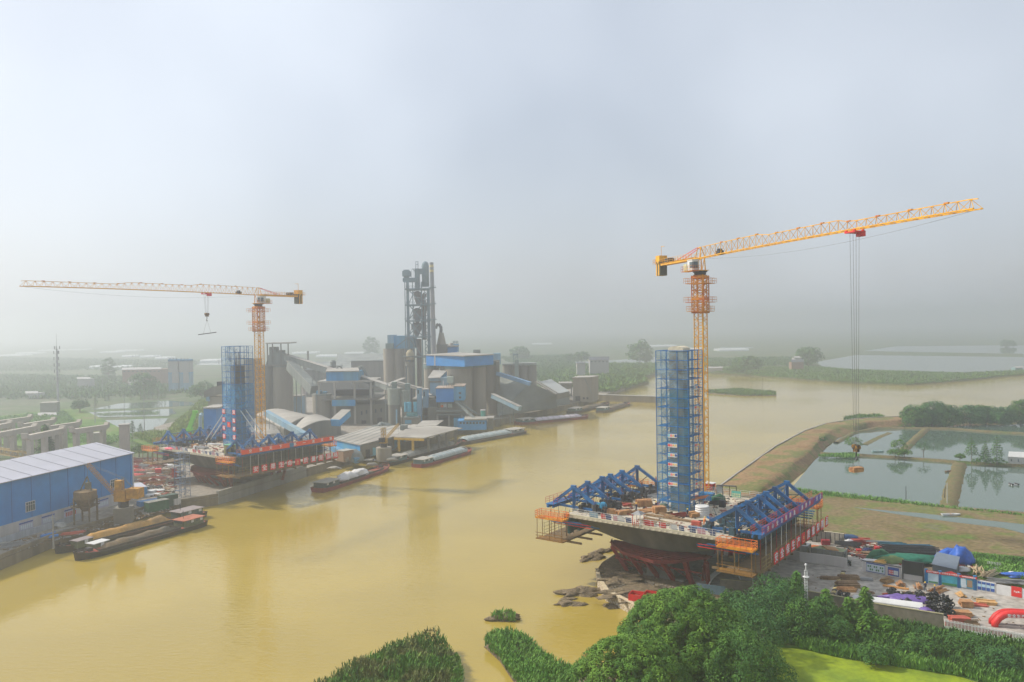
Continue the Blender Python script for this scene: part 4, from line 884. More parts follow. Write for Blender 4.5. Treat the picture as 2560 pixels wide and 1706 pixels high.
drum(1420, 1292, DZ, ORANGE, 'small orange bucket at the near left corner of the right deck', .3, .6, False)
c = P(1756, 1290, DZ); mb = MB()
for k in range(5): mb.lathe(up(c, k * .42), [(1.0, .05), (1.35, 0), (1.45, .2), (1.35, .4), (1.0, .38)], 20)
tag(mb.build('hose_coil', WHITE, smooth=True), 'stack of white hose coils right of the tower foot on the right deck', 'coil')
for x, y, m, lab in ((1563, 1272, RUSTRED, 'rust-red coil of bar lying on the bars of the right deck, left one'), (1571, 1270, RUSTRED, 'rust-red coil of bar lying on the bars of the right deck, right one')):
    c = P(x, y, DZ); tag(MB().lathe(up(c, .5), [(.35, .1), (.6, 0), (.65, .4), (.35, .45)], 14).build('bar_coil', m), lab, 'coil')
# canopy and small buildings on the deck
t = thing('canopy', P(1745, 1262, DZ), 'rust-orange sheet canopy on thin posts at the right side of the right tower', 'canopy'); q = [P(1726, 1251, DZ + 2.6), P(1738, 1243, DZ + 2.6), P(1773, 1238, DZ + 2.6), P(1764, 1246, DZ + 2.6)]
MB().quad(*[up(v, .0) for v in q], .08).build('canopy_roof', mat('rust_sheet', (.55, .15, .03), .7, var=.3), t)
for v in q: MB().bar((v.x, v.y, DZ), v, .08).build('post', STEEL, t)
def box_thing(name, px, py, z, L, W, H, rz, m, label, cat, extras=None, roof=None):
    c = P(px, py, z); t = thing(name, c, label, cat); MB().box(up(c, H / 2), (L, W, H), rz).build('body', m, t)
    x = Vector((math.cos(rz), math.sin(rz), 0)); y = Vector((-x.y, x.x, 0))
    if roof: MB().box(up(c, H + .05), (L + .25, W + .25, .1), rz).build('roof', roof, t)
    d = MB()
    for k in range(max(2, int(L / .8))): d.box(up(c, H / 2) + x * (-L / 2 + (k + .5) * L / max(2, int(L / .8))) - y * W / 2, (.06, .06, H * .94), rz)
    d.build('rib', m, t)
    MB().box(up(c, min(H * .42, 1.0)) + x * (L / 2) - y * W * .1, (.06, min(.8, W * .6), min(H * .8, 2.0)), rz).build('door', DARK, t)
    return t
box_thing('tool_box', 1767, 1250, DZ, 3.2, 1.6, 1.6, UA, BLUEM, 'blue site box under the rust-orange canopy', 'box')
box_thing('rest_hut', 1773, 1225, DZ, 2.4, 1.8, 1.6, UA, REDP, 'little red-walled hut with pale roof beside the right crane mast', 'hut', roof=WHITE)
box_thing('switch_box', 1806, 1268, DZ, 1.2, 1.0, 1.5, UA, DARK, 'dark cabinet beside the black-green tarpaulin heap on the right deck', 'cabinet')
t = thing('shelter', P(1596, 1312, DZ), 'small shelter with grey roof and red striped posts by the right deck near railing', 'shelter'); c = P(1596, 1313, DZ); mb = MB()
for s in (-1, 1):
    for u in (-1, 1): MB().bar(c + UV * s * .8 + VV * u * .8, up(c + UV * s * .8 + VV * u * .8, 2.2), .12).build('post', REDP if s == u else WHITE, t)
a = up(c, 2.2); vs = [a + UV * -1.1 + VV * -1.1, a + UV * 1.1 + VV * -1.1, a + UV * 1.1 + VV * 1.1, a + UV * -1.1 + VV * 1.1, up(a, .7)]
mb.add(vs, [(0, 1, 4), (1, 2, 4), (2, 3, 4), (3, 0, 4), (3, 2, 1, 0)]); mb.build('roof', STEEL, t)
mb = MB()
for k in range(5): mb.bar(c + UV * (-.8 + .4 * k) - VV * .8, up(c + UV * (-.8 + .4 * k) - VV * .8, 1.2), .07); mb.bar(c + UV * -.8 - VV * .8 + Vector((0, 0, .5)), c + UV * .8 - VV * .8 + Vector((0, 0, .5)), .06)
mb.build('pickets', REDP, t)
# boards leaning inside the near railing of both decks
bcol = [('pale blue', mat('board_paleblue', (.25, .38, .48), .6)), ('red', REDP), ('dark blue', mat('board_navy', (.03, .06, .18), .6)), ('white', WHITE), ('pink', mat('board_pink', (.6, .3, .35), .6)), ('tan', mat('board_tan', (.5, .42, .3), .6))]
seq = [(-10.8, 0, 2.0), (-8.6, 1, 1.0), (-7.4, 2, 1.2), (-5.8, 4, 1.0), (-4.6, 3, 1.6), (-2.9, 2, 1.2), (1.6, 1, 1.9), (4.4, 1, 1.4), (6.8, 3, 1.2), (8.3, 2, 1.0), (10.5, 2, 1.2), (12.2, 4, 1.6), (14.4, 2, 1.0)]
ordn = ['first', 'second', 'third', 'fourth', 'fifth', 'sixth', 'seventh', 'eighth', 'ninth', 'tenth', 'eleventh', 'twelfth', 'thirteenth']
for uc, un in ((CR, 'right'), (CL, 'left')):
    for i, (a, ci, w_) in enumerate(seq):
        p = loc(uc, a, -17.35, DZ + .05); o = MB().quad(p - UV * w_ / 2, p + UV * w_ / 2, up(p + UV * w_ / 2 - VV * .25, 1.15), up(p - UV * w_ / 2 - VV * .25, 1.15), .05).build('notice_board', bcol[ci][1])
        tag(o, '%s board, %s from left on the near railing of the %s deck' % (bcol[ci][0], ordn[i], un), 'board', 'boards on the near railing of the %s deck' % un)
# shelter with notice boards at the back of the deck
t = thing('notice_shelter', P(1815, 1243, DZ), 'open steel shelter with a grey notice panel at the back of the right deck', 'shelter')
b0, b1 = P(1792, 1240, DZ), P(1841, 1243, DZ); up_ = Vector((0, 0, 2.4))
for f_ in (0, .3, .65, 1): MB().bar(b0.lerp(b1, f_), b0.lerp(b1, f_) + up_, .12).build('post', DARK, t)
MB().bar(b0 + up_, b1 + up_, .9, .12).build('roof', DARK, t); MB().quad(b0 + Vector((0, -.05, .7)), b0.lerp(b1, .28) + Vector((0, -.05, .7)), b0.lerp(b1, .28) + Vector((0, -.05, 2.2)), b0 + Vector((0, -.05, 2.2)), .05).build('notice_panel', mat('panel_grey', (.35, .4, .4), .5), t)
b0, b1 = P(1829, 1246, DZ), P(1852, 1249, DZ); t = MB().quad(b0 + Vector((0, 0, .3)), b1 + Vector((0, 0, .3)), up(b1, 1.7), up(b0, 1.7), .06).build('info_board', mat('board_green', (.10, .42, .36), .6, var=.1)); tag(t, 'green-blue information board at the back of the right deck', 'board')
mb = MB(); x_ = (b1 - b0)
for k in range(5):
    for j in range(2): mb.quad(b0 + x_ * (.08 + .18 * k) + Vector((0, -.08, .42 + .45 * j)), b0 + x_ * (.2 + .18 * k) + Vector((0, -.08, .42 + .45 * j)), b0 + x_ * (.2 + .18 * k) + Vector((0, -.08, .75 + .45 * j)), b0 + x_ * (.08 + .18 * k) + Vector((0, -.08, .75 + .45 * j)), .02)
mb.build('printed_squares', mat('pale_yellow', (.6, .65, .4), .6), t)
mb = MB(); c = P(1795, 1258, DZ)
cage(mb, (c.x, c.y, c.z), 3.6, 2.6, 3.0, UA, .06, 1); tag(mb.build('wire_frame', STEEL), 'open grey tube frame around the black-green heap on the right deck', 'frame')
# ------------------------------------------------------------------ people (one shared figure, copied)
pA = person_proto('walker', .10, .15); pB = person_proto('bender', .05, .4, .22, HELM, VEST)
folk = [(pA, 2313, 1479, 2.5, 'worker in dark clothes and yellow helmet walking on the paving, left of the two'), (pA, 2337, 1487, 2.5, 'worker in dark clothes and yellow helmet walking on the paving, right of the two'),
        (pA, 1591, 1279, DZ, 'worker in dark blue with pale helmet standing among timber on the right deck'), (pA, 1719, 1294, DZ, 'worker standing at the near corner of the right scaffold tower'),
        (pB, 1760, 1316, DZ, 'stooping worker in an orange vest by the near right traveller'), (pA, 1848, 1349, DZ, 'worker at the near right deck corner by the orange platform'), (pA, 1873, 1349, DZ - .5, 'worker with yellow helmet behind the orange corner platform rail'),
        (pB, 1856, 1296, DZ, 'stooping worker between the trusses of the landward traveller'), (pA, 1966, 1353, 9, 'worker standing on the hanging platform above the slogan squares'), (pA, 1898, 1350, DZ - .6, 'worker at the right end of the orange corner platform'),
        (pA, 540, 1090, DZ, 'worker in an orange vest standing below the left tower, left of a pair'), (pB, 546, 1090, DZ, 'stooping worker below the left tower, right of a pair'), (pA, 517, 1118, DZ, 'lone worker in dark clothes on the near part of the left deck'), (pA, 484, 1118, DZ, 'worker standing beside the pale panels on the left deck'),
        (pA, 933, 1157, 2.5, 'worker walking on the quay beside the round crane base'), (pA, 1640, 1275, DZ, 'worker behind the timber stacks at the left foot of the right tower')]
used = set()
for i, (pp, x, y, z, lab) in enumerate(folk):
    c = P(x, y, z); put(pp, c, i * 1.3, lab, first=pp.name not in used, group='construction workers'); used.add(pp.name)
# ------------------------------------------------------------------ ground works on the right bank
GR = 2.5
def wall_px(name, pts, h, th, m, label, cat, z=GR, cap=None):
    w_ = [P(x, y, z) for x, y in pts]; mb = MB()
    for a, b in zip(w_, w_[1:]): mb.bar(up(a, h / 2 - .1), up(b, h / 2 - .1), th, h + .2)
    t = mb.build(name, m); tag(t, label, cat)
    if cap:
        c_ = MB()
        for a, b in zip(w_, w_[1:]): c_.bar(up(a, h + .05), up(b, h + .05), th + .12, .1)
        c_.build('coping', cap, t)
    return t, w_
wall_px('site_wall', [(1960, 1393), (2000, 1404), (2060, 1411), (2118, 1420)], 2.0, .25, GREYW, 'plain pale rendered wall in front of the grey containers on the right bank', 'wall')
mb = MB(); w_ = [P(x, y, 0) for x, y in [(1493, 1447), (1497, 1468), (1519, 1504), (1544, 1516), (1572, 1531), (1640, 1572)]]
STONE = bpy.data.materials.new('rubble_stone'); STONE.use_nodes = True; t_ = STONE.node_tree; b_ = t_.nodes['Principled BSDF']; b_.inputs['Roughness'].default_value = .9
co_ = t_.nodes.new('ShaderNodeTexCoord'); vo = t_.nodes.new('ShaderNodeTexVoronoi'); vo.feature = 'DISTANCE_TO_EDGE'; vo.inputs['Scale'].default_value = 1.6; t_.links.new(co_.outputs['Object'], vo.inputs['Vector'])
rp_ = t_.nodes.new('ShaderNodeValToRGB'); rp_.color_ramp.elements[0].position = .04; rp_.color_ramp.elements[0].color = (.55, .50, .40, 1); rp_.color_ramp.elements[1].position = .09; rp_.color_ramp.elements[1].color = (.34, .26, .16, 1); t_.links.new(vo.outputs[0], rp_.inputs[0]); t_.links.new(rp_.outputs[0], b_.inputs['Base Color'])
for a, b in zip(w_, w_[1:]): mb.bar(up(a, .9), up(b, .9), .6, 2.3)
t = mb.build('retaining_wall', STONE); tag(t, 'rubble stone retaining wall round the pier mound at the water edge', 'wall')
mb = MB()
for a, b in zip(w_, w_[1:]): mb.bar(up(a, 2.1), up(b, 2.1), .75, .14)
mb.build('coping', mat('coping_pale', (.5, .42, .28), .8), t)
for x, y, L, W, H, rz, lab in ((1452, 1484, 9, 4.0, 1.2, .3, 'large mud bank in the water against the stone retaining wall'), (1419, 1512, 5, 2.6, .9, 0, 'low mud heap standing alone in the river left of the retaining wall'), (1422, 1499, 4, 1.4, .5, 0, 'thin mud bar in the river left of the retaining wall'),
                          (1478, 1396, 6.5, 3.0, 1.0, .6, 'dark mud heap at the river end of the spit below the right deck'), (1512, 1380, 9, 2.4, .8, .5, 'long dark mud spit below the left corner of the right deck'), (1528, 1517, 3.5, 2.4, .6, 0, 'grassy clod in the water under the stone wall'), (1262, 1548, 5.0, 2.6, 1.2, .2, 'brown clod with plants standing in the river above the reeds')):
    c = P(x, y, 0); o = MB().heap((c.x, c.y, -.2), L / 2, W / 2, H, rz, x * .1, 40, 9, .45).build('mud_bank', MUD, smooth=True); tag(o, lab, 'mud bank')
# mound of earth round the pier, built as lumps
for x, y, L, W, H in ((1545, 1455, 9, 6, .9), (1590, 1478, 14, 5, .7), (1660, 1490, 16, 5, .8), (1535, 1428, 7, 5, .7)):
    c = P(x, y, 2); struct(MB().heap((c.x, c.y, 1.7), L / 2, W / 2, H, .2, x, 30, 8, .55).build('earth_mound', MUD, smooth=True))
# red skip
c = P(1610, 1502, 1.9); t = thing('skip', c, 'red open skip with a divider standing on the pier mound', 'skip')
for k, dx in enumerate((-1.35, 1.35)):
    m_ = MB(); cc = c + Vector((dx, 0, 0)) ; an = -.45
    for s in (-1, 1): m_.box(up(cc, .75) + Vector((math.cos(an), math.sin(an), 0)) * s * 1.2, (.1, 2.2, 1.4), an); m_.box(up(cc, .75) + Vector((-math.sin(an), math.cos(an), 0)) * s * 1.1, (2.4, .1, 1.4), an)
    m_.box(up(cc, .1), (2.4, 2.2, .1), an); m_.build('skip_bin', REDP, t)
    MB().heap(up(cc, .1), 1.05, .95, 1.0, an, k + 3, 12, 4).build('spoil', MUD, t)
# containers
def container(pts, ztop, m, roofm, label, seed=0):
    q = [P(x, y, ztop) for x, y in pts]; t = thing('container', (sum(v.x for v in q) / 4, sum(v.y for v in q) / 4, GR), label, 'container', 'site containers')
    pl = [(v.x, v.y) for v in q]; MB().prism(pl, GR, ztop - .1).build('walls', m, t); MB().prism(pl, ztop - .098, ztop).build('roof', roofm, t)
    mb = MB()
    for i in range(4):
        a, b = q[i], q[(i + 1) % 4]; n = max(2, int((b - a).length / 1.2))
        for k in range(n + 1): p = a.lerp(b, k / n); mb.bar((p.x, p.y, GR), (p.x, p.y, ztop), .12)
        mb.bar(up(a, -.1), up(b, -.1), .16); mb.bar((a.x, a.y, GR + .1), (b.x, b.y, GR + .1), .16)
    mb.build('frame', STEEL, t)
    a, b = q[1], q[2]; d = (b - a); n_ = Vector((d.y, -d.x, 0)).normalized() * .06
    MB().quad(a.lerp(b, .25) + n_ - Vector((0, 0, ztop - GR - .1)), a.lerp(b, .6) + n_ - Vector((0, 0, ztop - GR - .1)), a.lerp(b, .6) + n_ - Vector((0, 0, .5)), a.lerp(b, .25) + n_ - Vector((0, 0, .5)), .05).build('door', DARK, t)
    return t, q
CONTG = mat('container_grey', (.24, .24, .20), .6, var=.1, scale=.8)
container([(1986, 1364), (2018, 1366), (2027, 1359), (1998, 1355)], 5.0, CONTG, WHITE, 'small grey container with white roof behind the pale wall')
container([(2028, 1369), (2108, 1381), (2118, 1374), (2061, 1363)], 5.1, CONTG, mat('mossy_roof', (.25, .28, .15), .8, var=.4), 'long grey container with planks on its mossy roof behind the pale wall')
for k in range(4):
    o = MB().bar(P(2055 + 4 * k, 1365.5 + 2.5 * k, 5.2), P(2088 + 3 * k, 1370 + 2.3 * k, 5.2), .5, .15).build('roof_plank', PLY); tag(o, ordn[k] + ' plank, counted from the back, lying on the mossy container roof', 'plank', 'planks on the container roof')
t, w_ = wall_px('panel_fence', [(2030, 1354), (2075, 1356), (2110, 1361)], 2.3, .12, mat('panel_tan', (.36, .33, .27), .7), 'tan panel fence behind the dark red bin', 'fence', cap=mat('coping_cream', (.6, .55, .42), .8))
for k in range(8): MB().bar(up(w_[0].lerp(w_[2], k / 7), 0) - Vector((0, .1, 0)), up(w_[0].lerp(w_[2], k / 7), 2.4) - Vector((0, .1, 0)), .12).build('post', DARK, t)
box_thing('waste_bin', 2064, 1362, GR, 1.8, 1.2, 1.1, -.2, mat('dark_red', (.28, .01, .02), .5), 'dark red steel bin in front of the tan panel fence', 'bin')
box_thing('red_tank', 2197, 1382, GR, 1.7, 1.4, 1.3, -.2, REDP, 'bright red tank at the left end of the dark steel pile', 'tank'); box_thing('red_tank', 2147, 1381, GR, 1.0, .9, .7, -.2, REDP, 'small red tank amid the rubbish behind the container', 'tank')
G2 = 'heaps in the right bank storage yard'
for a in [('heap', 2037, 1367, 3.2, 1.8, .3, 0, ORANGE, 'flat round orange sheet behind the white-roofed container', 'tarp_sheet'), ('heap', 2124, 1349, 4.6, 2.0, 1.1, -.3, mat('dark_blue_tarp', (.02, .06, .15), .6, bump=.6), 'dark blue tarpaulin heap behind the right end of the tan fence', 'tarp_heap'),
          ('heap', 2122, 1356, 2.4, 1.2, .7, .2, WHITE, 'white crumpled sheet on the dark blue tarpaulin heap', 'tarp_sheet'), ('poles', 2118, 1366, 5, 2.6, 1.1, -.4, DARK, 'dark scrap heap beside the tan fence end', 'scrap_heap'), ('poles', 2140, 1362, 5, 2.6, .9, .3, RUSTRED, 'rusty scrap heap behind the small red tank', 'scrap_heap'),
          ('poles', 2150, 1352, 4, 2, .6, -.2, REDW, 'pale red litter of boards behind the rusty scrap heap', 'scrap_heap'), ('planks', 2172, 1386, 3.0, 2.0, .6, -.2, WOODD, 'brown pallet stack under dark blue sheets near the red tanks', 'timber_stack'), ('heap', 2170, 1380, 2.4, 1.6, .9, 0, mat('navy_sheet', (.02, .03, .12), .6, bump=.5), 'dark blue sheet lying on the brown pallet stack', 'tarp_sheet'),
          ('heap', 2195, 1396, 4.4, 3.0, 2.0, .1, GREENT, 'dark green tent-like heap in front of the bright red tank', 'tarp_heap'), ('heap', 2176, 1403, 4.2, 1.6, .5, -.25, WHITE, 'white sheet spread behind the long information wall', 'tarp_sheet'), ('poles', 2201, 1408, 2.4, 1.5, .6, .2, mat('bamboo', (.62, .38, .10), .7), 'orange-yellow heap of bamboo behind the information wall', 'timber_heap'),
          ('heap', 2232, 1406, 6.5, 2.6, 1.2, -.2, mat('olive_net', (.13, .18, .06), .9, bump=.8), 'olive heap of folded nets behind the information wall', 'net_heap'), ('heap', 2275, 1402, 13.5, 5.5, 1.3, -.2, mat('green_net', (.01, .13, .08), .8, var=.3, bump=.8), 'wide green safety net spread over steel in front of the dark pile', 'net_heap'),
          ('heap', 2372, 1403, 5.0, 3.2, 2.6, .1, TARPB, 'bright blue tarpaulin bundle behind the dark grey hut, left half', 'tarp_heap'), ('heap', 2401, 1410, 4.6, 3.4, 3.6, .1, TARPB, 'tall bright blue tarpaulin bundle behind the dark grey hut, right half', 'tarp_heap'),
          ('poles', 2190, 1358, 6.5, 1.6, .6, -.25, STEEL, 'grey pipe pile on the far side of the yard', 'pipe_pile'), ('poles', 2227, 1362, 5.5, 1.2, .5, -.25, mat('teal_pipe', (.03, .12, .16), .6), 'dark teal pipe pile on the far side of the yard', 'pipe_pile'), ('poles', 2277, 1366, 8, 1.5, .4, -.25, mat('bluegreen_net', (.02, .12, .2), .7), 'blue-green strips lying behind the dark steel pile', 'pipe_pile'),
          ('poles', 2447, 1432, 4, 2.4, 1.3, 1.1, mat('pale_wood', (.5, .38, .22), .8), 'pale heap of broken boards on the grass behind the gate board', 'timber_heap'), ('poles', 2475, 1440, 4.5, 2.0, 1.1, .7, mat('pale_wood2', (.42, .34, .22), .8), 'second pale board heap on the grass nearer the white wall', 'timber_heap'), ('heap', 2407, 1427, 2.6, 1.4, .9, 0, WHITE, 'white sack lying right of the dark grey hut', 'sack'),
          ('heap', 2545, 1440, 6, 2.6, .7, -.2, TARPB, 'flat blue tarpaulin on the grass at the right edge', 'tarp_sheet'), ('heap', 2528, 1438, 1.6, 1.2, .8, 0, WHITE, 'white sack beside the flat blue tarpaulin at the right edge', 'sack'), ('poles', 2540, 1458, 9, 2.4, .7, -.25, STEEL, 'grey pipes lying behind the white wall at the right edge', 'pipe_pile')]:
    k, x, y, L, W, H, rz, m, lab, nm = a; goods(k, x, y, GR, L, W, H, rz, m, lab, nm, 'goods', G2)
c = P(2272, 1388, GR); mb = MB(); rr = jitter(5)
for i in range(150):
    t_ = rr.uniform(-1, 1); p = c + Vector((rr.uniform(-1.0, 1.0), t_ * 2.6, .1 + rr.random() * 2.0 * (1 - t_ * t_))); a = -.22 + rr.uniform(-.05, .05); d = Vector((math.cos(a), math.sin(a), 0)); l = rr.uniform(4, 5.6); mb.bar(p - d * l, p + d * l, .13)
tag(mb.build('steel_pile', mat('pile_dark', (.05, .05, .055), .6, var=.4)), 'long dark pile of steel bars behind the information wall', 'steel pile')
# information walls, gate board, screen
def board(par, a, b, f0, f1, z0, z1, m, name='notice_panel', off=.16):
    d = (b - a); n_ = Vector((d.y, -d.x, 0)).normalized() * off
    if n_.y > 0: n_ = -n_
    p, q = a.lerp(b, f0) + n_, a.lerp(b, f1) + n_
    return MB().quad(up(p, z0), up(q, z0), up(q, z1), up(p, z1), .04).build(name, m, par)
SKYP = mat('print_sky', (.35, .55, .68), .6, var=.25, scale=.6, colr2=(.55, .65, .7)); SEAP = mat('print_sea', (.03, .22, .42), .6, var=.3, scale=.8, colr2=(.05, .35, .45)); GRNP = mat('print_green', (.05, .22, .08), .6, var=.4)
PALEP = mat('print_pale', (.55, .62, .66), .6, var=.1); NAVY = mat('print_navy', (.03, .08, .3), .6)
t, w_ = wall_px('information_wall', [(2156, 1428), (2253, 1446)], 2.1, .2, GREYW, 'pale wall with two blue-edged notice boards on the right bank', 'wall', cap=DARK)
a, b = w_; o = board(t, a, b, .11, .6, .15, 2.0, NAVY); board(o, a, b, .12, .59, .3, 1.78, PALEP, 'printed_sheet', .2)
for k in range(8):
    for j in range(2): board(o, a, b, .15 + .053 * k, .185 + .053 * k, .55 + .6 * j, .9 + .6 * j, GRNP if (k + j) % 3 else PALEP, 'photo', .22)
o = board(t, a, b, .67, .95, .2, 1.85, NAVY); board(o, a, b, .69, .81, .45, 1.3, REDP, 'printed_sheet', .2); board(o, a, b, .82, .93, .45, 1.3, PALEP, 'printed_sheet', .2)
for k in range(6): board(o, a, b, .695 + .04 * k, .72 + .04 * k, .95, 1.2, WHITE, 'photo', .22); board(o, a, b, .695 + .04 * k, .72 + .04 * k, .55, .8, WHITE, 'photo', .22)
t, w_ = wall_px('low_wall', [(2254, 1446), (2313, 1456)], 1.0, .2, GREYW, 'low pale wall below the dark screen board', 'wall')
a, b = w_; a = a + Vector((0, -.5, 0)); b = b.lerp(a, .12) + Vector((0, -.3, 0)); t = thing('screen_board', a, 'large dark blank screen board on two posts beside the gate board', 'screen')
MB().quad(up(a, 1.1), up(b, 1.1), up(b, 3.7), up(a, 3.7), .2).build('screen', mat('screen_black', (.025, .03, .03), .4, var=.1), t)
for p in (a, b): MB().bar(p, up(p, 3.8), .2).build('post', DARK, t)
a, b = P(2313, 1457, GR), P(2440, 1476, GR); t = thing('gate_board', a, 'blue framed display board with a red arched header and three painted panels', 'display board')
for f_ in (0.02, .3, .67, .98): q = a.lerp(b, f_); MB().box(up(q, 1.35), (.5, .5, 2.7), -.2).build('post', BLUEM, t)
mb = MB(); d = b - a; n_ = Vector((0, -.32, 0)); pr = [(0, 2.55), (.34, 2.45), (.5, 2.95), (.66, 2.45), (1, 2.5)]; lo = [(0, 2.1), (.34, 2.05), (.5, 2.15), (.66, 2.05), (1, 2.1)]
for i in range(4): mb.quad(up(a + d * lo[i][0] + n_, lo[i][1]), up(a + d * lo[i + 1][0] + n_, lo[i + 1][1]), up(a + d * pr[i + 1][0] + n_, pr[i + 1][1]), up(a + d * pr[i][0] + n_, pr[i][1]), .1)
hd = mb.build('header', REDP, t); xd = (b - a).normalized()
for i, ch in enumerate('项目安全文明施工'): text_mesh('character', ch, .34, WLET, hd, frame(up(a + d * (.33 + .045 * i) + n_ + Vector((0, -.12, 0)), 2.38), xd), .01)
for i in range(9): text_mesh('character', '安全生产质量第一创'[i], .26, WLET, hd, frame(up(a + d * (.03 + .03 * i) + n_ + Vector((0, -.12, 0)), 2.35), xd), .01); text_mesh('character', '科学管理优质高效创'[i], .26, WLET, hd, frame(up(a + d * (.72 + .03 * i) + n_ + Vector((0, -.12, 0)), 2.3), xd), .01)
o = board(t, a, b, .06, .27, .2, 2.05, SKYP, 'painted_panel'); board(o, a, b, .07, .26, .22, .5, GRNP, 'painted_meadow', .19)
o = board(t, a, b, .33, .64, .15, 2.05, SEAP, 'painted_panel'); board(o, a, b, .34, .63, .17, .6, GRNP, 'painted_shore', .19)
o = board(t, a, b, .7, .94, .2, 2.0, SEAP, 'painted_panel'); board(o, a, b, .71, .81, .5, 1.9, SKYP, 'printed_sheet', .19); board(o, a, b, .83, .93, .4, 1.7, mat('print_brown', (.3, .2, .12), .6), 'printed_sheet', .19); board(o, a, b, .72, .82, .22, .8, PALEP, 'printed_sheet', .2)
t, w_ = wall_px('display_wall', [(2441, 1476), (2490, 1485)], 2.0, .2, GREYW, 'pale wall with four narrow blue notice panels right of the gate board', 'wall'); a, b = w_
for k in range(4): o = board(t, a, b, .07 + .225 * k, .26 + .225 * k, .25, 1.85, SKYP); board(o, a, b, .075 + .225 * k, .255 + .225 * k, 1.4, 1.8, NAVY, 'header_band', .19); board(o, a, b, .075 + .225 * k, .255 + .225 * k, .3, .85, NAVY, 'lower_band', .19)
t, w_ = wall_px('white_wall', [(2491, 1485), (2560, 1498), (2700, 1524)], 1.8, .2, WHITE, 'white wall with a red square board at the right edge', 'wall'); a, b = w_[0], w_[1]
o = board(t, a, b, .55, .93, .15, 2.0, REDP, 'red_board')
for k, ch in enumerate('安全第一'): text_mesh('character', ch, .32, WLET, o, frame(up(a.lerp(b, .63 + .07 * k) + Vector((.02, -.25, 0)), 1.1 - .08 * (k % 2)), (b - a).normalized()), .01)
# dark hut
q = [P(x, y, 4.6) for x, y in ((2331, 1407), (2390, 1420), (2398, 1402), (2343, 1390))]; t = thing('site_hut', (q[0].x, q[0].y, GR), 'dark grey hut with sloping sheet roof behind the gate board', 'hut'); pl = [(v.x, v.y) for v in q]
MB().prism(pl, GR, [4.2, 4.2, 5.2, 5.2]).build('walls', HUTG, t); cx = sum(v.x for v in q) / 4; cy = sum(v.y for v in q) / 4
MB().prism([(cx + (x - cx) * 1.06, cy + (y - cy) * 1.06) for x, y in pl], [4.25, 4.25, 5.25, 5.25], [4.37, 4.37, 5.37, 5.37]).build('roof', mat('roof_bluegrey', (.13, .16, .20), .45, var=.1), t)
# goods on the paving
G3 = 'timber stacks on the right bank paving'
for a in [('planks', 2122, 1449, 3.8, 1.1, .9, -.15, WOODD, 'dark long plank stack beside the yellow kerb line, upper one'), ('planks', 2119, 1467, 3.9, 2.2, .9, -.1, WOODD, 'broad brown plank stack beside the yellow kerb line, middle one'), ('planks', 2118, 1478, 3.2, 1.6, .6, -.1, WOOD, 'lighter brown plank stack below the broad one beside the kerb line'), ('planks', 2076, 1449, 3.6, .8, .6, -.15, WOODD, 'dark plank stack lying alone left of the kerb line'),
          ('planks', 2166, 1451, 2.2, 1.2, .5, -.3, STEEL, 'grey low stack of steel boards on the paving'), ('poles', 2217, 1456, 2.6, 1.6, .9, .5, mat('bamboo_brown', (.34, .2, .08), .8), 'brown pole heap with splayed ends in front of the information wall'), ('poles', 2252, 1464, 2.0, 1.5, .8, 1.2, WOOD, 'round brown pole heap, second along the row before the screen'), ('poles', 2295, 1471, 2.2, 1.6, .8, 1.2, WOOD, 'brown pole heap left of the two walking workers'),
          ('poles', 2345, 1478, 3.4, 1.8, .8, .6, WOOD, 'large brown pole heap behind the right walking worker'), ('poles', 2403, 1490, 2.2, 1.2, .6, 1.4, mat('bamboo2', (.50, .30, .12), .8), 'small light pole heap in front of the gate board right end'), ('planks', 2447, 1498, 2.6, 1.4, .4, .35, mat('grey_board', (.3, .26, .18), .8), 'grey-green low board stack on the right paving'),
          ('crate', 2415, 1517, 2.0, 1.8, 1.1, -.2, WOOD, 'squarish brown timber block, top one of the column near the fence'), ('planks', 2443, 1513, 3.0, 1.9, .35, -.35, REDW, 'flat reddish panel stack right of the brown timber block'), ('planks', 2466, 1510, 2.9, 1.7, .6, -.3, mat('light_ply', (.55, .32, .12), .7), 'light orange plank stack beside the reddish panels'),
          ('crate', 2407, 1540, 2.7, 1.6, .9, -.15, WOOD, 'brown timber block, middle one of the column near the fence'), ('crate', 2398, 1557, 3.0, 1.6, 1.0, -.15, REDW, 'brown timber block with reddish top, lowest one near the picket fence'), ('poles', 2428, 1562, 2.2, 1.2, .8, .1, WOODD, 'dark timber heap behind the picket fence'),
          ('planks', 2184, 1494, 4.2, 1.1, .3, -.12, DARK, 'dark low stack behind the white pipes'), ('planks', 2228, 1486, 3.0, .8, .4, -.1, RUSTRED, 'rusty low stack behind the purple sheets'), ('planks', 2288, 1487, 4.2, .6, .5, -.2, WOODD, 'brown low stack behind the black coils')]:
    k, x, y, L, W, H, rz, m, lab = a; goods(k, x, y, GR, L, W, H, rz, m, lab, 'timber_stack' if k != 'poles' else 'pole_heap', 'timber', G3)
o = MB().bar(up(P(2207, 1466, GR), .2), up(P(2272, 1476, GR), .2), .4, .3).build('beam', mat('orange_wood', (.5, .24, .07), .7)); tag(o, 'long orange-brown beam lying on the right bank paving', 'beam')
for k, (x, y) in enumerate(((2174, 1482), (2181, 1484))): o = MB().box(up(P(x, y, GR), .15), (.4, .9, .3), .1).build('block', WOODD); tag(o, ('left' if k == 0 else 'right') + ' of two small brown blocks on the paving above the white pipes', 'block')
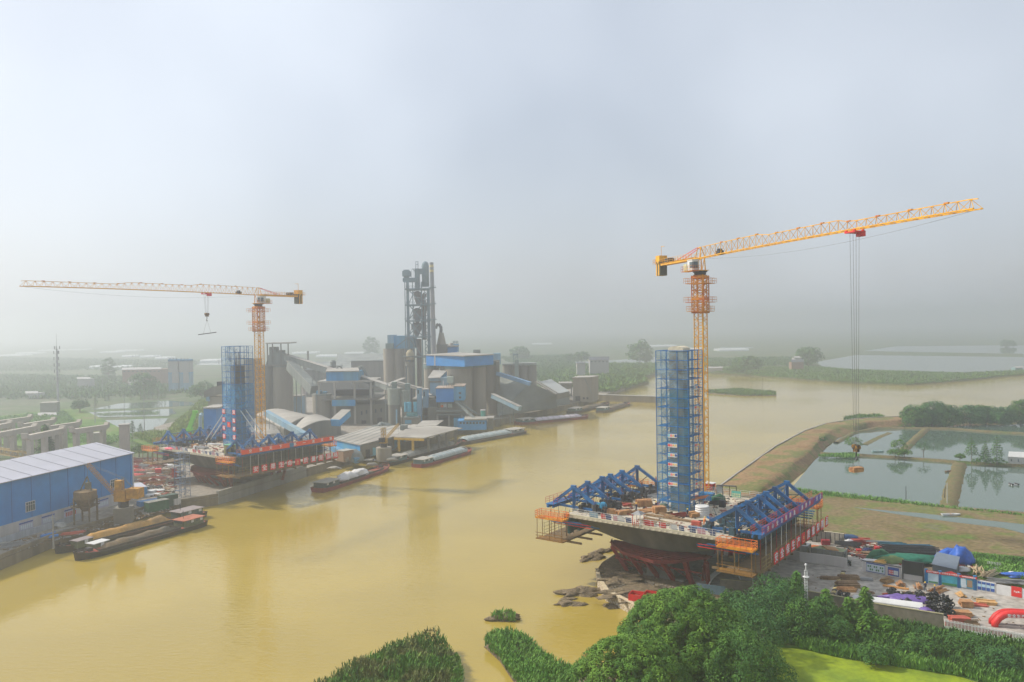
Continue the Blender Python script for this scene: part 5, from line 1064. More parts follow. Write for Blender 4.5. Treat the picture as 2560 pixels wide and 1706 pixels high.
# white pipes
mb0 = None; A0, A1 = P(2130, 1506, GR), P(2304, 1530, GR); B0, B1 = P(2136, 1496, GR), P(2306, 1517, GR)
for k in range(22):
    f_ = (k % 11 + .5) / 11; lay = k // 11; off = Vector((.2 * math.sin(k * 3), 0, .24 + lay * .33)); o = MB().tube(A0.lerp(B0, f_) + off, A1.lerp(B1, f_) + off, .17, n=8).build('white_pipe', WHITE); tag(o, 'white plastic pipe, %s from the wall side in the %s layer of the long bundle' % (OR[k % 11], ('lower', 'upper')[lay]), 'pipe', 'white pipes in the bundle')
for x, y, L, W, H, lab in ((2262, 1502, 10, 2.8, 1.1, 'wide purple sheet heap between the white pipes and the black coils'), (2318, 1533, 2.8, 2.0, 1.1, 'small purple sheet heap at the right end of the white pipes')):
    goods('heap', x, y, GR, L, W, H, -.25, PURP, lab, 'purple_sheet', 'sheet', None)
cp = [(2234, 1489, 2.8, 1.2), (2268, 1494, 2.6, 1.0), (2299, 1502, 3.2, 1.8), (2269, 1509, 2.6, .8), (2333, 1515, 3.2, 2.6), (2333, 1532, 3.2, 2.2), (2364, 1521, 3.2, 2.4), (2364, 1541, 3.2, 2.4), (2110, 1504, 4.0, 1.8)]
cl = ['leftmost black coil heap behind the purple sheet', 'second black coil heap behind the purple sheet', 'black coil heap at the right end of the purple sheet', 'low black coil heap between purple sheet and white pipes', 'upper black coil heap of the left pair at the end of the white pipes', 'lower black coil heap of the left pair at the end of the white pipes', 'upper black coil heap of the right pair before the timber column', 'lower black coil heap of the right pair beside the picket fence', 'black coil heap at the left end of the white pipes']
for (x, y, d_, h_), lab in zip(cp, cl):
    c = P(x, y, GR); mb = MB(); rr = jitter(x)
    for k in range(int(16 + h_ * 12)):
        a = rr.uniform(0, 6.28); r_ = d_ * .33 * rr.random() ** .5; z = rr.random() * h_ * (1 - (r_ / d_) ** 2 * 3); tilt = Vector((rr.uniform(-1, 1), rr.uniform(-1, 1), rr.uniform(.3, 1.5))).normalized(); cc = c + Vector((math.cos(a) * r_, math.sin(a) * r_, max(.2, z)))
        e1 = tilt.orthogonal().normalized(); e2 = tilt.cross(e1); R_ = rr.uniform(.28, .42); pts = [cc + e1 * math.cos(j * .785) * R_ + e2 * math.sin(j * .785) * R_ for j in range(9)]; mb.path(pts, .12, 4)
    tag(mb.build('coil_heap', BLK), lab, 'coils', 'black coil heaps')
goods('heap', 2104, 1506, GR, 2.0, 1.4, 1.0, 0, REDP, 'red crumpled sheet beside the left black coil heap', 'red_sheet', 'sheet')
# front brick wall, picket fence, arch
t, w_ = wall_px('brick_wall', [(1800, 1478), (1880, 1486), (2000, 1506), (2126, 1530), (2196, 1544), (2359, 1571)], 2.3, .3, BRICK, 'long dark brick wall between the paving and the undergrowth', 'wall', 2.15, cap=mat('coping_olive', (.3, .27, .15), .8))
for k in range(12): a = w_[1].lerp(w_[5], k / 11); 
a, b = P(2362, 1572, 2.3), P(2720, 1640, 2.3); t = thing('picket_fence', a, 'white picket fence backed with a red strip in front of the red arch', 'fence'); n = 95; L = (b - a)
for k in range(n): p = a + L * (k / n); MB().bar(p, up(p, 1.55), .13, .05).build('picket', WHITE, t)
for z in (.35, 1.25): MB().bar(up(a, z), up(b, z), .06, .1).build('rail', WHITE, t)
MB().quad(up(a, .45) + Vector((0, .15, 0)), up(a + L * .5, .45) + Vector((0, .15, 0)), up(a + L * .5, 1.15) + Vector((0, .15, 0)), up(a, 1.15) + Vector((0, .15, 0)), .04).build('red_strip', REDP, t)
c = P(2552, 1570, GR); t = thing('inflatable_arch', c, 'red inflatable arch with white lettering lying collapsed behind the picket fence', 'arch')
def arch(c, w_, h_, r_, xd, ground, name, par, m, tilt=0.0):
    mb = MB(); pts = []
    for k in range(13):
        f_ = k / 12; x = -w_ / 2 + w_ * f_; z = h_ * (1 - abs(2 * f_ - 1) ** 4) + r_; pts.append(c + xd * x + Vector((0, tilt * (z - r_), z)))
    pts = [Vector((pts[0].x, pts[0].y, ground))] + pts + [Vector((pts[-1].x, pts[-1].y, ground))]
    mb.sweep(pts, r_)
    return mb.build(name, m, par, smooth=True)
xd = Vector((math.cos(-.22), math.sin(-.22), 0)); o = arch(c, 7.6, 1.7, .55, xd, GR, 'arch_tube', t, REDP)
arch(c + Vector((.2, 1.2, 0)), 7.6, 1.7, .5, xd, GR, 'folded_tube', t, mat('red_fold', (.5, .015, .015), .5), 0)
mb = MB(); mb.quad(up(c + xd * -2.4 + Vector((0, -.58, 0)), 1.75), up(c + xd * 2.4 + Vector((0, -.58, 0)), 1.75), up(c + xd * 2.4 + Vector((0, -.6, 0)), 2.35), up(c + xd * -2.4 + Vector((0, -.6, 0)), 2.35), .03); pn = mb.build('lettering_band', mat('band_pink', (.6, .1, .1), .6), t)
for i, ch in enumerate('安全生产责任重'): text_mesh('character', ch, .55, WLET, pn, frame(up(c + xd * (-2.0 + .67 * i) + Vector((0, -.66, 0)), 2.05), xd), .02)
# kerb blocks, camera pole, hoop frame, posts, thin red rail
for k in range(17):
    f_ = k / 16; c = P(2109 - 36 * f_, 1431 + 74 * f_, GR); o = MB().box(up(c, .13), (.75, .45, .3), .3).build('kerb_block', mat('kerb_yellow', (.6, .48, .22), .8) if k % 2 else mat('kerb_black', (.12, .11, .09), .8)); tag(o, '%s painted kerb block from the top of the line running down the paving' % OR[k], 'kerb block', 'kerb blocks on the paving')
c = P(2016, 1562, 2.15); t = thing('camera_pole', c, 'white lattice mast with surveillance cameras rising from the bushes', 'pole'); mb = MB(); lattice(mb, c, up(c, 9.2), .4, 18, .03, (1, 0, 0), .05); mb.build('mast', WHITE, t)
MB().lathe(up(c, 8.0), [(.5, 0), (.55, .08), (.5, .12)], 16).build('ring', WHITE, t); MB().tube(up(c, 9.2), up(c, 10.1), .09, n=10).build('camera_post', WHITE, t); MB().lathe(up(c, 9.9), [(.08, 0), (.2, .08), (.2, .28), (.08, .4)], 12).build('camera_dome', WHITE, t)
mb = MB()
for k in range(6):
    p0 = P(1772, 1465, GR); p1 = P(1853, 1452, GR); pts = [p0.lerp(p1, j / 12) + Vector((0, k * .35, 2.4 * math.sin(math.pi * j / 12) ** .6)) for j in range(13)]; mb.path(pts, .08, 6)
tag(mb.build('hoop_frame', PIPEG), 'pale curved pipes forming a low arch in the shade under the right deck', 'pipes')
t, w_ = wall_px('panel_fence', [(1742, 1478), (1813, 1487)], 1.5, .08, mat('blue_grey_panel', (.12, .18, .22), .5), 'blue-grey sheet fence just behind the big round tree', 'fence')
for x0, y0, h_, lab in ((1883, 1508, 6.2, 'thin pale lamp post standing behind the brick wall left of the paving'),): o = MB().tube(P(x0, y0, 2.3), up(P(x0, y0, 2.3), h_), .11, .07, 8).build('post', PIPEG); tag(o, lab, 'post')
c = P(2122, 1413, GR); t = thing('tricycle', c, 'dark parked cargo tricycle at the right end of the pale wall', 'vehicle')
for dx, dy in ((-.4, .5), (.4, .5), (0, -.8)): MB().tube(up(c, .3) + Vector((dx - .06, dy, 0)), up(c, .3) + Vector((dx + .06, dy, 0)), .3, n=12).build('wheel', DARK, t)
MB().box(up(c, .6) + Vector((0, .45, 0)), (.9, 1.2, .35)).build('cargo_box', mat('dark_green_paint', (.03, .06, .04), .6), t); MB().bar(up(c, .6) + Vector((0, -.1, 0)), up(c, 1.1) + Vector((0, -.7, 0)), .08).build('frame', DARK, t); MB().bar(up(c, 1.1) + Vector((-.35, -.7, 0)), up(c, 1.1) + Vector((.35, -.7, 0)), .06).build('handlebar', DARK, t); MB().box(up(c, .85) + Vector((0, -.2, 0)), (.3, .5, .12)).build('saddle', DARK, t)
# rack of pale bars on the grass
t = thing('bar_rack', P(2485, 1420, 2.4), 'rack of pale bars standing on the grass behind the white wall', 'rack')
for k in range(9): p = P(2470 + 4 * k, 1414 + .6 * k, 2.4); MB().bar(p, up(p, .9), .08).build('bar', WHITE, t)
MB().bar(P(2468, 1419, 2.5), P(2500, 1423, 2.5), 1.2, .2).build('base_stack', STEEL, t)
# pond furniture: poles, hut, small boat
for i, (x, y, h_, lab) in enumerate(((2265, 1258, 4.8, 'bare dark wooden pole at the near bank of the fish pond'), (2368, 1262, 6.2, 'pale concrete pole at the foot of the earth bund between ponds'), (2361, 1246, 3.4, 'short slanting pole beside the pale concrete pole'), (1907, 988, 14, 'thin pole standing in the river beside the green strip island'))):
    z = .6 if y > 1100 else 0; o = MB().tube(P(x, y, z), up(P(x, y, z), h_) + Vector((.3 * (i == 2), 0, 0)), .13, .08, 8).build('pole', PIPEG if i == 1 else DARK); tag(o, lab, 'pole')
q = [P(x, y, 3.3) for x, y in ((2520, 1141), (2600, 1146), (2602, 1134), (2522, 1131))]; t = thing('pond_hut', (q[0].x, q[0].y, .8), 'long low shed with pale roof on the bund at the right edge of the ponds', 'hut'); pl = [(v.x, v.y) for v in q]
MB().prism(pl, .6, 3.0).build('walls', mat('pond_shed_wall', (.28, .30, .30), .7, var=.2), t); MB().prism([(x, y) for x, y in pl], 3.05, [3.2, 3.2, 3.6, 3.6]).build('roof', mat('pale_roof', (.5, .5, .48), .6), t)
for k in range(4): a = q[0].lerp(q[1], .1 + .22 * k); MB().box((a.x + .3, a.y - .05, 2.0), (.8, .1, .9)).build('window', GLASS, t)
def small_boat(px, py, z, L, rz, label, m):
    c = P(px, py, z); t = thing('small_boat', c, label, 'boat'); cs, sn = math.cos(rz), math.sin(rz); T = lambda x, y, zz: (c.x + x * cs - y * sn, c.y + x * sn + y * cs, c.z + zz)
    out = [(-.5, -.35), (.25, -.42), (.5, 0), (.25, .42), (-.5, .35)]; vs = [T(x * L, y * L * .3, .45) for x, y in out] + [T(x * L * .9, y * L * .22, -.1) for x, y in out] + [T(x * L * .93, y * L * .25, .44) for x, y in out] + [T(x * L * .85, y * L * .2, .1) for x, y in out]
    fs = [(i, (i + 1) % 5, (i + 1) % 5 + 5, i + 5) for i in range(5)] + [(i + 10, (i + 1) % 5 + 10, (i + 1) % 5, i) for i in range(5)] + [(i + 15, (i + 1) % 5 + 15, (i + 1) % 5 + 10, i + 10) for i in range(5)] + [(19, 18, 17, 16, 15), (5, 6, 7, 8, 9)]
    MB().add(vs, fs).build('hull', m, t); MB().box(T(0, 0, .35), (.25, L * .24, .06), rz).build('thwart', WOOD, t); return t
small_boat(2378, 1289, 2.2, 5, 0, 'small pale boat lying in the flooded strip of the field', WHITE); small_boat(2375, 1180, .3, 4, .3, 'small boat moored at the top of the earth bund between ponds', WOODD); small_boat(2195, 1130, .3, 5.0, .05, 'pale flat boat beside the bund in the middle pond', mat('pale_teal', (.35, .5, .48), .6))
t = thing('aerator', P(2535, 1213, .3), 'floating paddle aerator in the right-hand fish pond', 'aerator'); c = P(2535, 1213, .3)
for s in (-1, 1): MB().bar(c + Vector((-1.2, s * .6, .1)), c + Vector((1.2, s * .6, .1)), .3).build('float', WHITE, t)
for s in (-1, 1): MB().tube(c + Vector((s * .9, -.9, .35)), c + Vector((s * .9, .9, .35)), .3, n=8).build('paddle', DARK, t)
t = thing('aerator', P(2378, 1289, 2.2), 'x', 'aerator'); bpy.data.objects.remove(t)
o = MB().bar(P(1905, 1116, 2.9), P(1906, 1112, 2.9), .3).build('x', DARK); bpy.data.objects.remove(o)
# ================================================================== left bank
WBLUE = mat('warehouse_blue', (.008, .19, .52), .5, var=.12, scale=.25, colr2=(.015, .23, .56), corr=2.2, bump=.25, streak=False)
ROOFL = mat('roof_lilac_grey', (.46, .46, .52), .45, var=.07, scale=.2, colr2=(.42, .42, .47), corr=1.2, bump=.1)
ROOFT = mat('roof_teal', (.20, .36, .42), .45, var=.08)
ROOFG = mat('roof_dusty', (.36, .34, .30), .75, var=.16, scale=.25, colr2=(.27, .25, .22), streak=False)
DUSTB = mat('dusty_blue', (.03, .26, .52), .6, var=.2, scale=.4, colr2=(.10, .30, .42), streak=True)
DUSTB2 = mat('pale_dusty_blue', (.18, .33, .44), .7, var=.2, scale=.4, colr2=(.24, .34, .38), streak=True)
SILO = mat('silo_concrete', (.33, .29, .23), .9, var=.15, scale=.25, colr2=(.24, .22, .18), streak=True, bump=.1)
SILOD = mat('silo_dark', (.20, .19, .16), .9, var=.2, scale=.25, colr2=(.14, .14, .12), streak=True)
GREYM = mat('dusty_metal', (.22, .24, .22), .7, var=.25, scale=.5, colr2=(.16, .18, .17), streak=True)
COLLAR = mat('collar_green_grey', (.16, .22, .20), .7, var=.2)
def hz_(px): return 815 - .016 * (px - 1280)
def zat(py, px, D): return CAM.z - (py - hz_(px)) * D / FPX * 1.0
def XY(px, D): q = PD(px, hz_(px), D); return Vector((q.x, D, 0))
def boxD(mb, px0, px1, pyt, D, dep, pyb=None, rz=0, zb=2.4):
    a, b = XY(px0, D), XY(px1, D); zt = zat(pyt, (px0 + px1) / 2, D); z0 = zat(pyb, (px0 + px1) / 2, D) if pyb else zb
    return mb.box(((a.x + b.x) / 2, D + dep / 2, (zt + z0) / 2), (b.x - a.x, dep, zt - z0), rz)
def cylD(mb, px0, px1, pyt, D, pyb=None, n=24, zb=2.4, r2=None):
    a, b = XY(px0, D), XY(px1, D); r = (b.x - a.x) / 2; zt = zat(pyt, (px0 + px1) / 2, D); z0 = zat(pyb, (px0 + px1) / 2, D) if pyb else zb
    return mb.tube(((a.x + b.x) / 2, D, z0), ((a.x + b.x) / 2, D, zt), r, r if r2 is None else r2, n)
def pD(px, py, D): v = PD(px, py, D); return v
def gable(name, q, z0, ze, zr, wall, roof, label, cat='building', roof2=None, over=.5):
    """hall on four plan corners (q0-q1 and q3-q2 the eaves), ridge between the gable middles"""
    q = [Vector((v[0], v[1], 0)) for v in q]; t = thing(name, (q[0] + q[2]) / 2 + Vector((0, 0, z0)), label, cat); m0, m1 = (q[0] + q[3]) / 2, (q[1] + q[2]) / 2; Z = lambda v, z: Vector((v.x, v.y, z))
    w_ = MB(); vs = [Z(v, z0) for v in q] + [Z(v, ze) for v in q] + [Z(m0, zr), Z(m1, zr)]
    w_.add(vs, [(0, 1, 5, 4), (2, 3, 7, 6), (1, 2, 6, 9, 5), (3, 0, 4, 8, 7)]); w_.build('wall', wall, t)
    d = (q[1] - q[0]).normalized() * over; s = (q[3] - q[0]).normalized() * over
    for (e0, e1, sg, mm) in ((q[0], q[1], -1, roof), (q[3], q[2], 1, roof2 or roof)):
        e0_, e1_ = e0 - d + s * sg, e1 + d + s * sg; a, b, c, f = Z(e0_, ze + .05 - .12), Z(e1_, ze + .05 - .12), Z(m1 + d, zr + .08), Z(m0 - d, zr + .08)
        MB().quad(*( (a, b, c, f) if sg < 0 else (b, a, f, c)), .12).build('roof', mm, t)
    return t
# big blue warehouse
A_, B_ = Vector((-125.6, 195, 0)), Vector((-114.8, 239, 0)); dd = (B_ - A_).normalized(); nn_ = Vector((-dd.y, dd.x, 0)); A2 = A_ - dd * 60
wt = gable('blue_warehouse', [A2, B_, B_ + nn_ * 26, A2 + nn_ * 26], GZ, 16.7, 19.4, WBLUE, ROOFL, 'long bright blue warehouse with pale lilac roof at the left edge of the photo', roof2=ROOFT)
fn = -nn_ * .06; L_ = (B_ - A2).length
def on_wall(s0, s1, z0, z1, m, name, par, off=.08):
    a, b = B_ - dd * s0, B_ - dd * s1; o_ = -nn_ * off
    return MB().quad(Vector((b.x, b.y, z0)) + o_, Vector((a.x, a.y, z0)) + o_, Vector((a.x, a.y, z1)) + o_, Vector((b.x, b.y, z1)) + o_, .05).build(name, m, par)
on_wall(.3, 104, GZ, 6.0, mat('white_plinth', (.48, .46, .44), .8, var=.2, scale=.4, colr2=(.40, .38, .36), streak=True), 'plinth', wt)
m_ = MB(); n_ = MB(); q_ = nn_ * 13
for s in range(0, 104, 6):
    b = B_ - dd * (s + 1); n_.bar(Vector((b.x, b.y, 16.72)) - nn_ * .4, Vector((b.x, b.y, 19.52)) + q_, .14, .06); m_.bar(Vector((b.x, b.y, 6.1)) - nn_ * .05, Vector((b.x, b.y, 16.6)) - nn_ * .05, .1)
m_.build('wall_joint', mat('joint_blue', (.01, .12, .36), .6), wt); n_.build('roof_seam', mat('seam_grey', (.30, .30, .34), .6), wt)
MB().bar(Vector((B_.x, B_.y, 16.55)) - nn_ * .65, Vector((A2.x, A2.y, 16.55)) - nn_ * .65, .25, .2).build('gutter', mat('gutter_grey', (.2, .22, .26), .6), wt)
for s in (8, 37.5, 60): 
    o = on_wall(s - 1.5, s + 1.5, 7.6, 10.2, WHITE, 'window', wt, .12)
    for k in range(4): on_wall(s - 1.35 + .69 * k, s - 1.35 + .69 * k + .55, 7.75, 9.3, GLASS, 'pane', o, .15); on_wall(s - 1.35 + .69 * k, s - 1.35 + .69 * k + .55, 9.4, 10.05, GLASS, 'pane', o, .15)
for k, s in enumerate((12.5, 24.5, 32, 39)):
    o = on_wall(s - 2.2, s + 2.2, 3.0, 5.4, mat('poster_lilac', (.42, .42, .52), .6, var=.1), 'notice_poster', wt, .12)
    on_wall(s - 2.1, s + 2.1, 4.95, 5.3, NAVY, 'header_band', o, .16)
    for j in range(6): on_wall(s - 1.9 + .62 * j, s - 1.9 + .62 * j + .42, 3.5, 4.6, REDW if k in (1,) else PALEP, 'printed_line', o, .16)
MB().bar(B_ - dd * 0 - nn_ * .1 + Vector((0, 0, GZ)), B_ - nn_ * .1 + Vector((0, 0, 16.6)), .3).build('downpipe', WHITE, wt)
# low picket wall in front of the warehouse
mb = MB(); a = B_ - dd * 24 - nn_ * 3; b = B_ - dd * 90 - nn_ * 3.4; mb.bar(up(a, GZ + .8), up(b, GZ + .8), .2, 1.6); t = mb.build('boundary_wall', mat('wall_blue_grey', (.33, .36, .40), .8, var=.2, streak=True)); tag(t, 'low pale boundary wall in front of the big blue warehouse', 'wall')
o = MB().quad(P(192, 1262, GZ + 1), P(222, 1254, GZ + 1), up(P(222, 1254, GZ + 1), 5.8) + Vector((-.6, 0, 0)), up(P(192, 1262, GZ + 1), 5.2) + Vector((-.6, 0, 0)), .15).build('metal_sheet', mat('sheet_paleblue', (.20, .38, .55), .5, var=.2)); tag(o, 'large pale blue metal sheet standing before the blue warehouse wall', 'metal sheet')
# quay parapets
def parapet(pts, h, m, label, th=.5, z=GZ):
    w_ = [P(x, y, 0) for x, y in pts]; mb = MB()
    for a, b in zip(w_, w_[1:]):
        d = (b - a).normalized(); n_ = Vector((-d.y, d.x, 0)) * .1; mb.bar(up(a + n_, z + h / 2), up(b + n_, z + h / 2), th, h); mb.bar(up(a - n_ * 1.5, 1.1), up(b - n_ * 1.5, 1.1), .35, 2.5)
        k = max(2, int((b - a).length / 6))
        for i in range(k): p = a.lerp(b, i / k) - n_ * 2; mb.box(up(p, 1.3), (.35, .35, 2.4), math.atan2(d.y, d.x))
    return tag(mb.build('quay_wall', m), label, 'quay wall')
QW = mat('quay_stone', (.22, .18, .12), .9, var=.25, scale=.5, colr2=(.14, .12, .09), streak=True, bump=.3)
parapet([(-330, 1590), (0, 1425), (130, 1370), (225, 1340)], .9, QW, 'brown stained quay wall below the big blue warehouse'); parapet([(225, 1340), (380, 1290), (545, 1262)], .9, QW, 'brown quay wall behind the two spoil barges')
parapet([(545, 1262), (640, 1232), (765, 1192)], 1.6, mat('quay_pale', (.30, .29, .25), .85, var=.15, scale=.5, colr2=(.23, .22, .19), streak=True), 'pale concrete quay wall below the left bridge unit', .9)
parapet([(765, 1192), (860, 1165), (940, 1140), (985, 1128), (1100, 1108)], .5, QW, 'dark quay wall between the crane base and the bridge'); parapet([(1100, 1108), (1160, 1080), (1230, 1068), (1300, 1050), (1340, 1043), (1430, 1022), (1500, 1000)], .6, QW, 'long distant quay wall along the cement works')
o = MB().bar(up(P(1495, 1002, 0), 2), up(P(1660, 1008, 0), 2), 3.0, 4.5).build('breakwater_wall', QW); tag(o, 'straight dark wall dividing the inlet from the river behind the right tower', 'wall')
MB().bar(up(P(1495, 1002, 0), 4.3), up(P(1660, 1008, 0), 4.3), 3.4, .25).build('coping', mat('coping_grey', (.34, .33, .30), .8), o)
# dock crane with yellow house
def dock_crane(c, ped, bodyc, boom_to, label, dark=False):
    t = thing('dock_crane', c, label, 'crane', 'dock cranes on the quay'); m = mat('dock_yellow', (.48, .24, .02), .7, var=.3, colr2=(.36, .17, .02)) if not dark else mat('crane_rusty_yellow', (.42, .25, .04), .7, var=.35)
    if ped == 'square': MB().box(up(c, 2.0), (4.2, 4.2, 4.2), .25).build('pedestal', CONCD, t); h = 4.1
    else: MB().tube(c, up(c, 5.2), 3.1, 3.0, 20).build('pedestal', SILO, t); h = 5.2
    MB().tube(up(c, h), up(c, h + 1.6), 1.3, n=14).build('slewing_column', DARK, t); z = h + 1.6
    d = (Vector((boom_to.x, boom_to.y, 0)) - Vector((c.x, c.y, 0))).normalized(); an = math.atan2(d.y, d.x); s = Vector((-d.y, d.x, 0))
    if not dark:
        MB().box(up(c, z + 1.5) + d * .3, (3.2, 2.6, 3.0), an).build('machine_house', m, t); MB().box(up(c, z + 2.2) - d * 3.4, (3.4, 2.8, 2.6), an).build('engine_house', m, t); o = MB().box(up(c, z + 4.3) + d * .9 + s * .2, (1.8, 1.7, 2.4), an).build('cab', m, t); MB().box(up(c, z + 4.6) + d * 1.0 - s * .7, (1.2, .1, 1.1), an).build('window', GLASS, o)
    else:
        MB().box(up(c, z + 1.0), (2.4, 2.6, 2.0), an).build('machine_house', m, t); fr_ = MB(); lattice(fr_, up(c, z + 2), up(c, z + 6), 1.3, 3, .1); fr_.build('gantry', m, t); MB().box(up(c, z + 1.6) - d * 2.4, (2, 2, 1.6), an).build('engine_house', DARK, t)
    root = up(c, z + 1.2) + d * 1.8; mb = MB(); lattice(mb, root, boom_to, .8, 14, .05, s, .09); mb.build('boom', m if dark else mat('boom_rust', (.40, .22, .07), .7, var=.3), t)
    top = up(c, z + 6.2); mb = MB()
    for q in (-.4, .4): mb.bar(top + s * q, boom_to + s * q, .05); mb.bar(top + s * q, up(c, z + 3) - d * 3.5, .07); mb.bar(up(c, z + 3) + s * q, top + s * q, .14)
    mb.build('stay', ROPE, t)
    e = boom_to - Vector((0, 0, 6.5)); MB().bar(boom_to, e, .05).build('hoist_rope', ROPE, t)
    g = MB()
    for q in range(4): a = q * 1.57; v = Vector((math.cos(a), math.sin(a), 0)) * .9; g.bar(e, e + v - Vector((0, 0, 1.2)), .25); g.bar(e + v - Vector((0, 0, 1.2)), e + v * .4 - Vector((0, 0, 2.2)), .25)
    g.build('grab', DARK, t); return t
dock_crane(P(310, 1306, GZ), 'square', None, PD(218, 1160, 212), 'yellow dock crane with lattice boom beside the blue warehouse')
dock_crane(P(960, 1152, GZ - 1), 'round', None, PD(996, 1061, 330), 'rusty dock crane on a round concrete base at the quay warehouse', True)
# hopper on legs
c = P(215, 1308, GZ); t = thing('hopper', c, 'rusty loading hopper on legs between the yellow dock crane and the warehouse', 'hopper'); RUST = mat('rust_brown', (.20, .13, .06), .9, var=.35, scale=.8, colr2=(.12, .09, .06), bump=.4)
for a in (-2, 2):
    for b in (-2, 2): MB().bar(c + Vector((a, b, 0)), c + Vector((a, b, 7)), .35).build('leg', RUST, t)
m_ = MB(); m_.lathe(up(c, 3.2), [(.8, 0), (2.9, 3.4), (2.9, 5.4), (2.5, 5.4)], 8); m_.build('bin', RUST, t); m_ = MB(); m_.box(up(c, 4.6), (5, 5, .2)); cage(m_, up(c, 4.7), 5, 5, 1.1, 0, .07); m_.build('platform', RUST, t)
m_ = MB(); m_.bar(up(c, 8) + Vector((-1.6, 0, 0)), up(c, 12.4) + Vector((.6, 0, 0)), .3); m_.bar(up(c, 8) + Vector((1.9, 0, 0)), up(c, 12.4) + Vector((.6, 0, 0)), .3); m_.box(up(c, 10) + Vector((.8, 0, 0)), (1.2, 1.2, 1.6)); m_.build('grab_frame', mat('grab_grey', (.12, .12, .09), .7, var=.3), t)
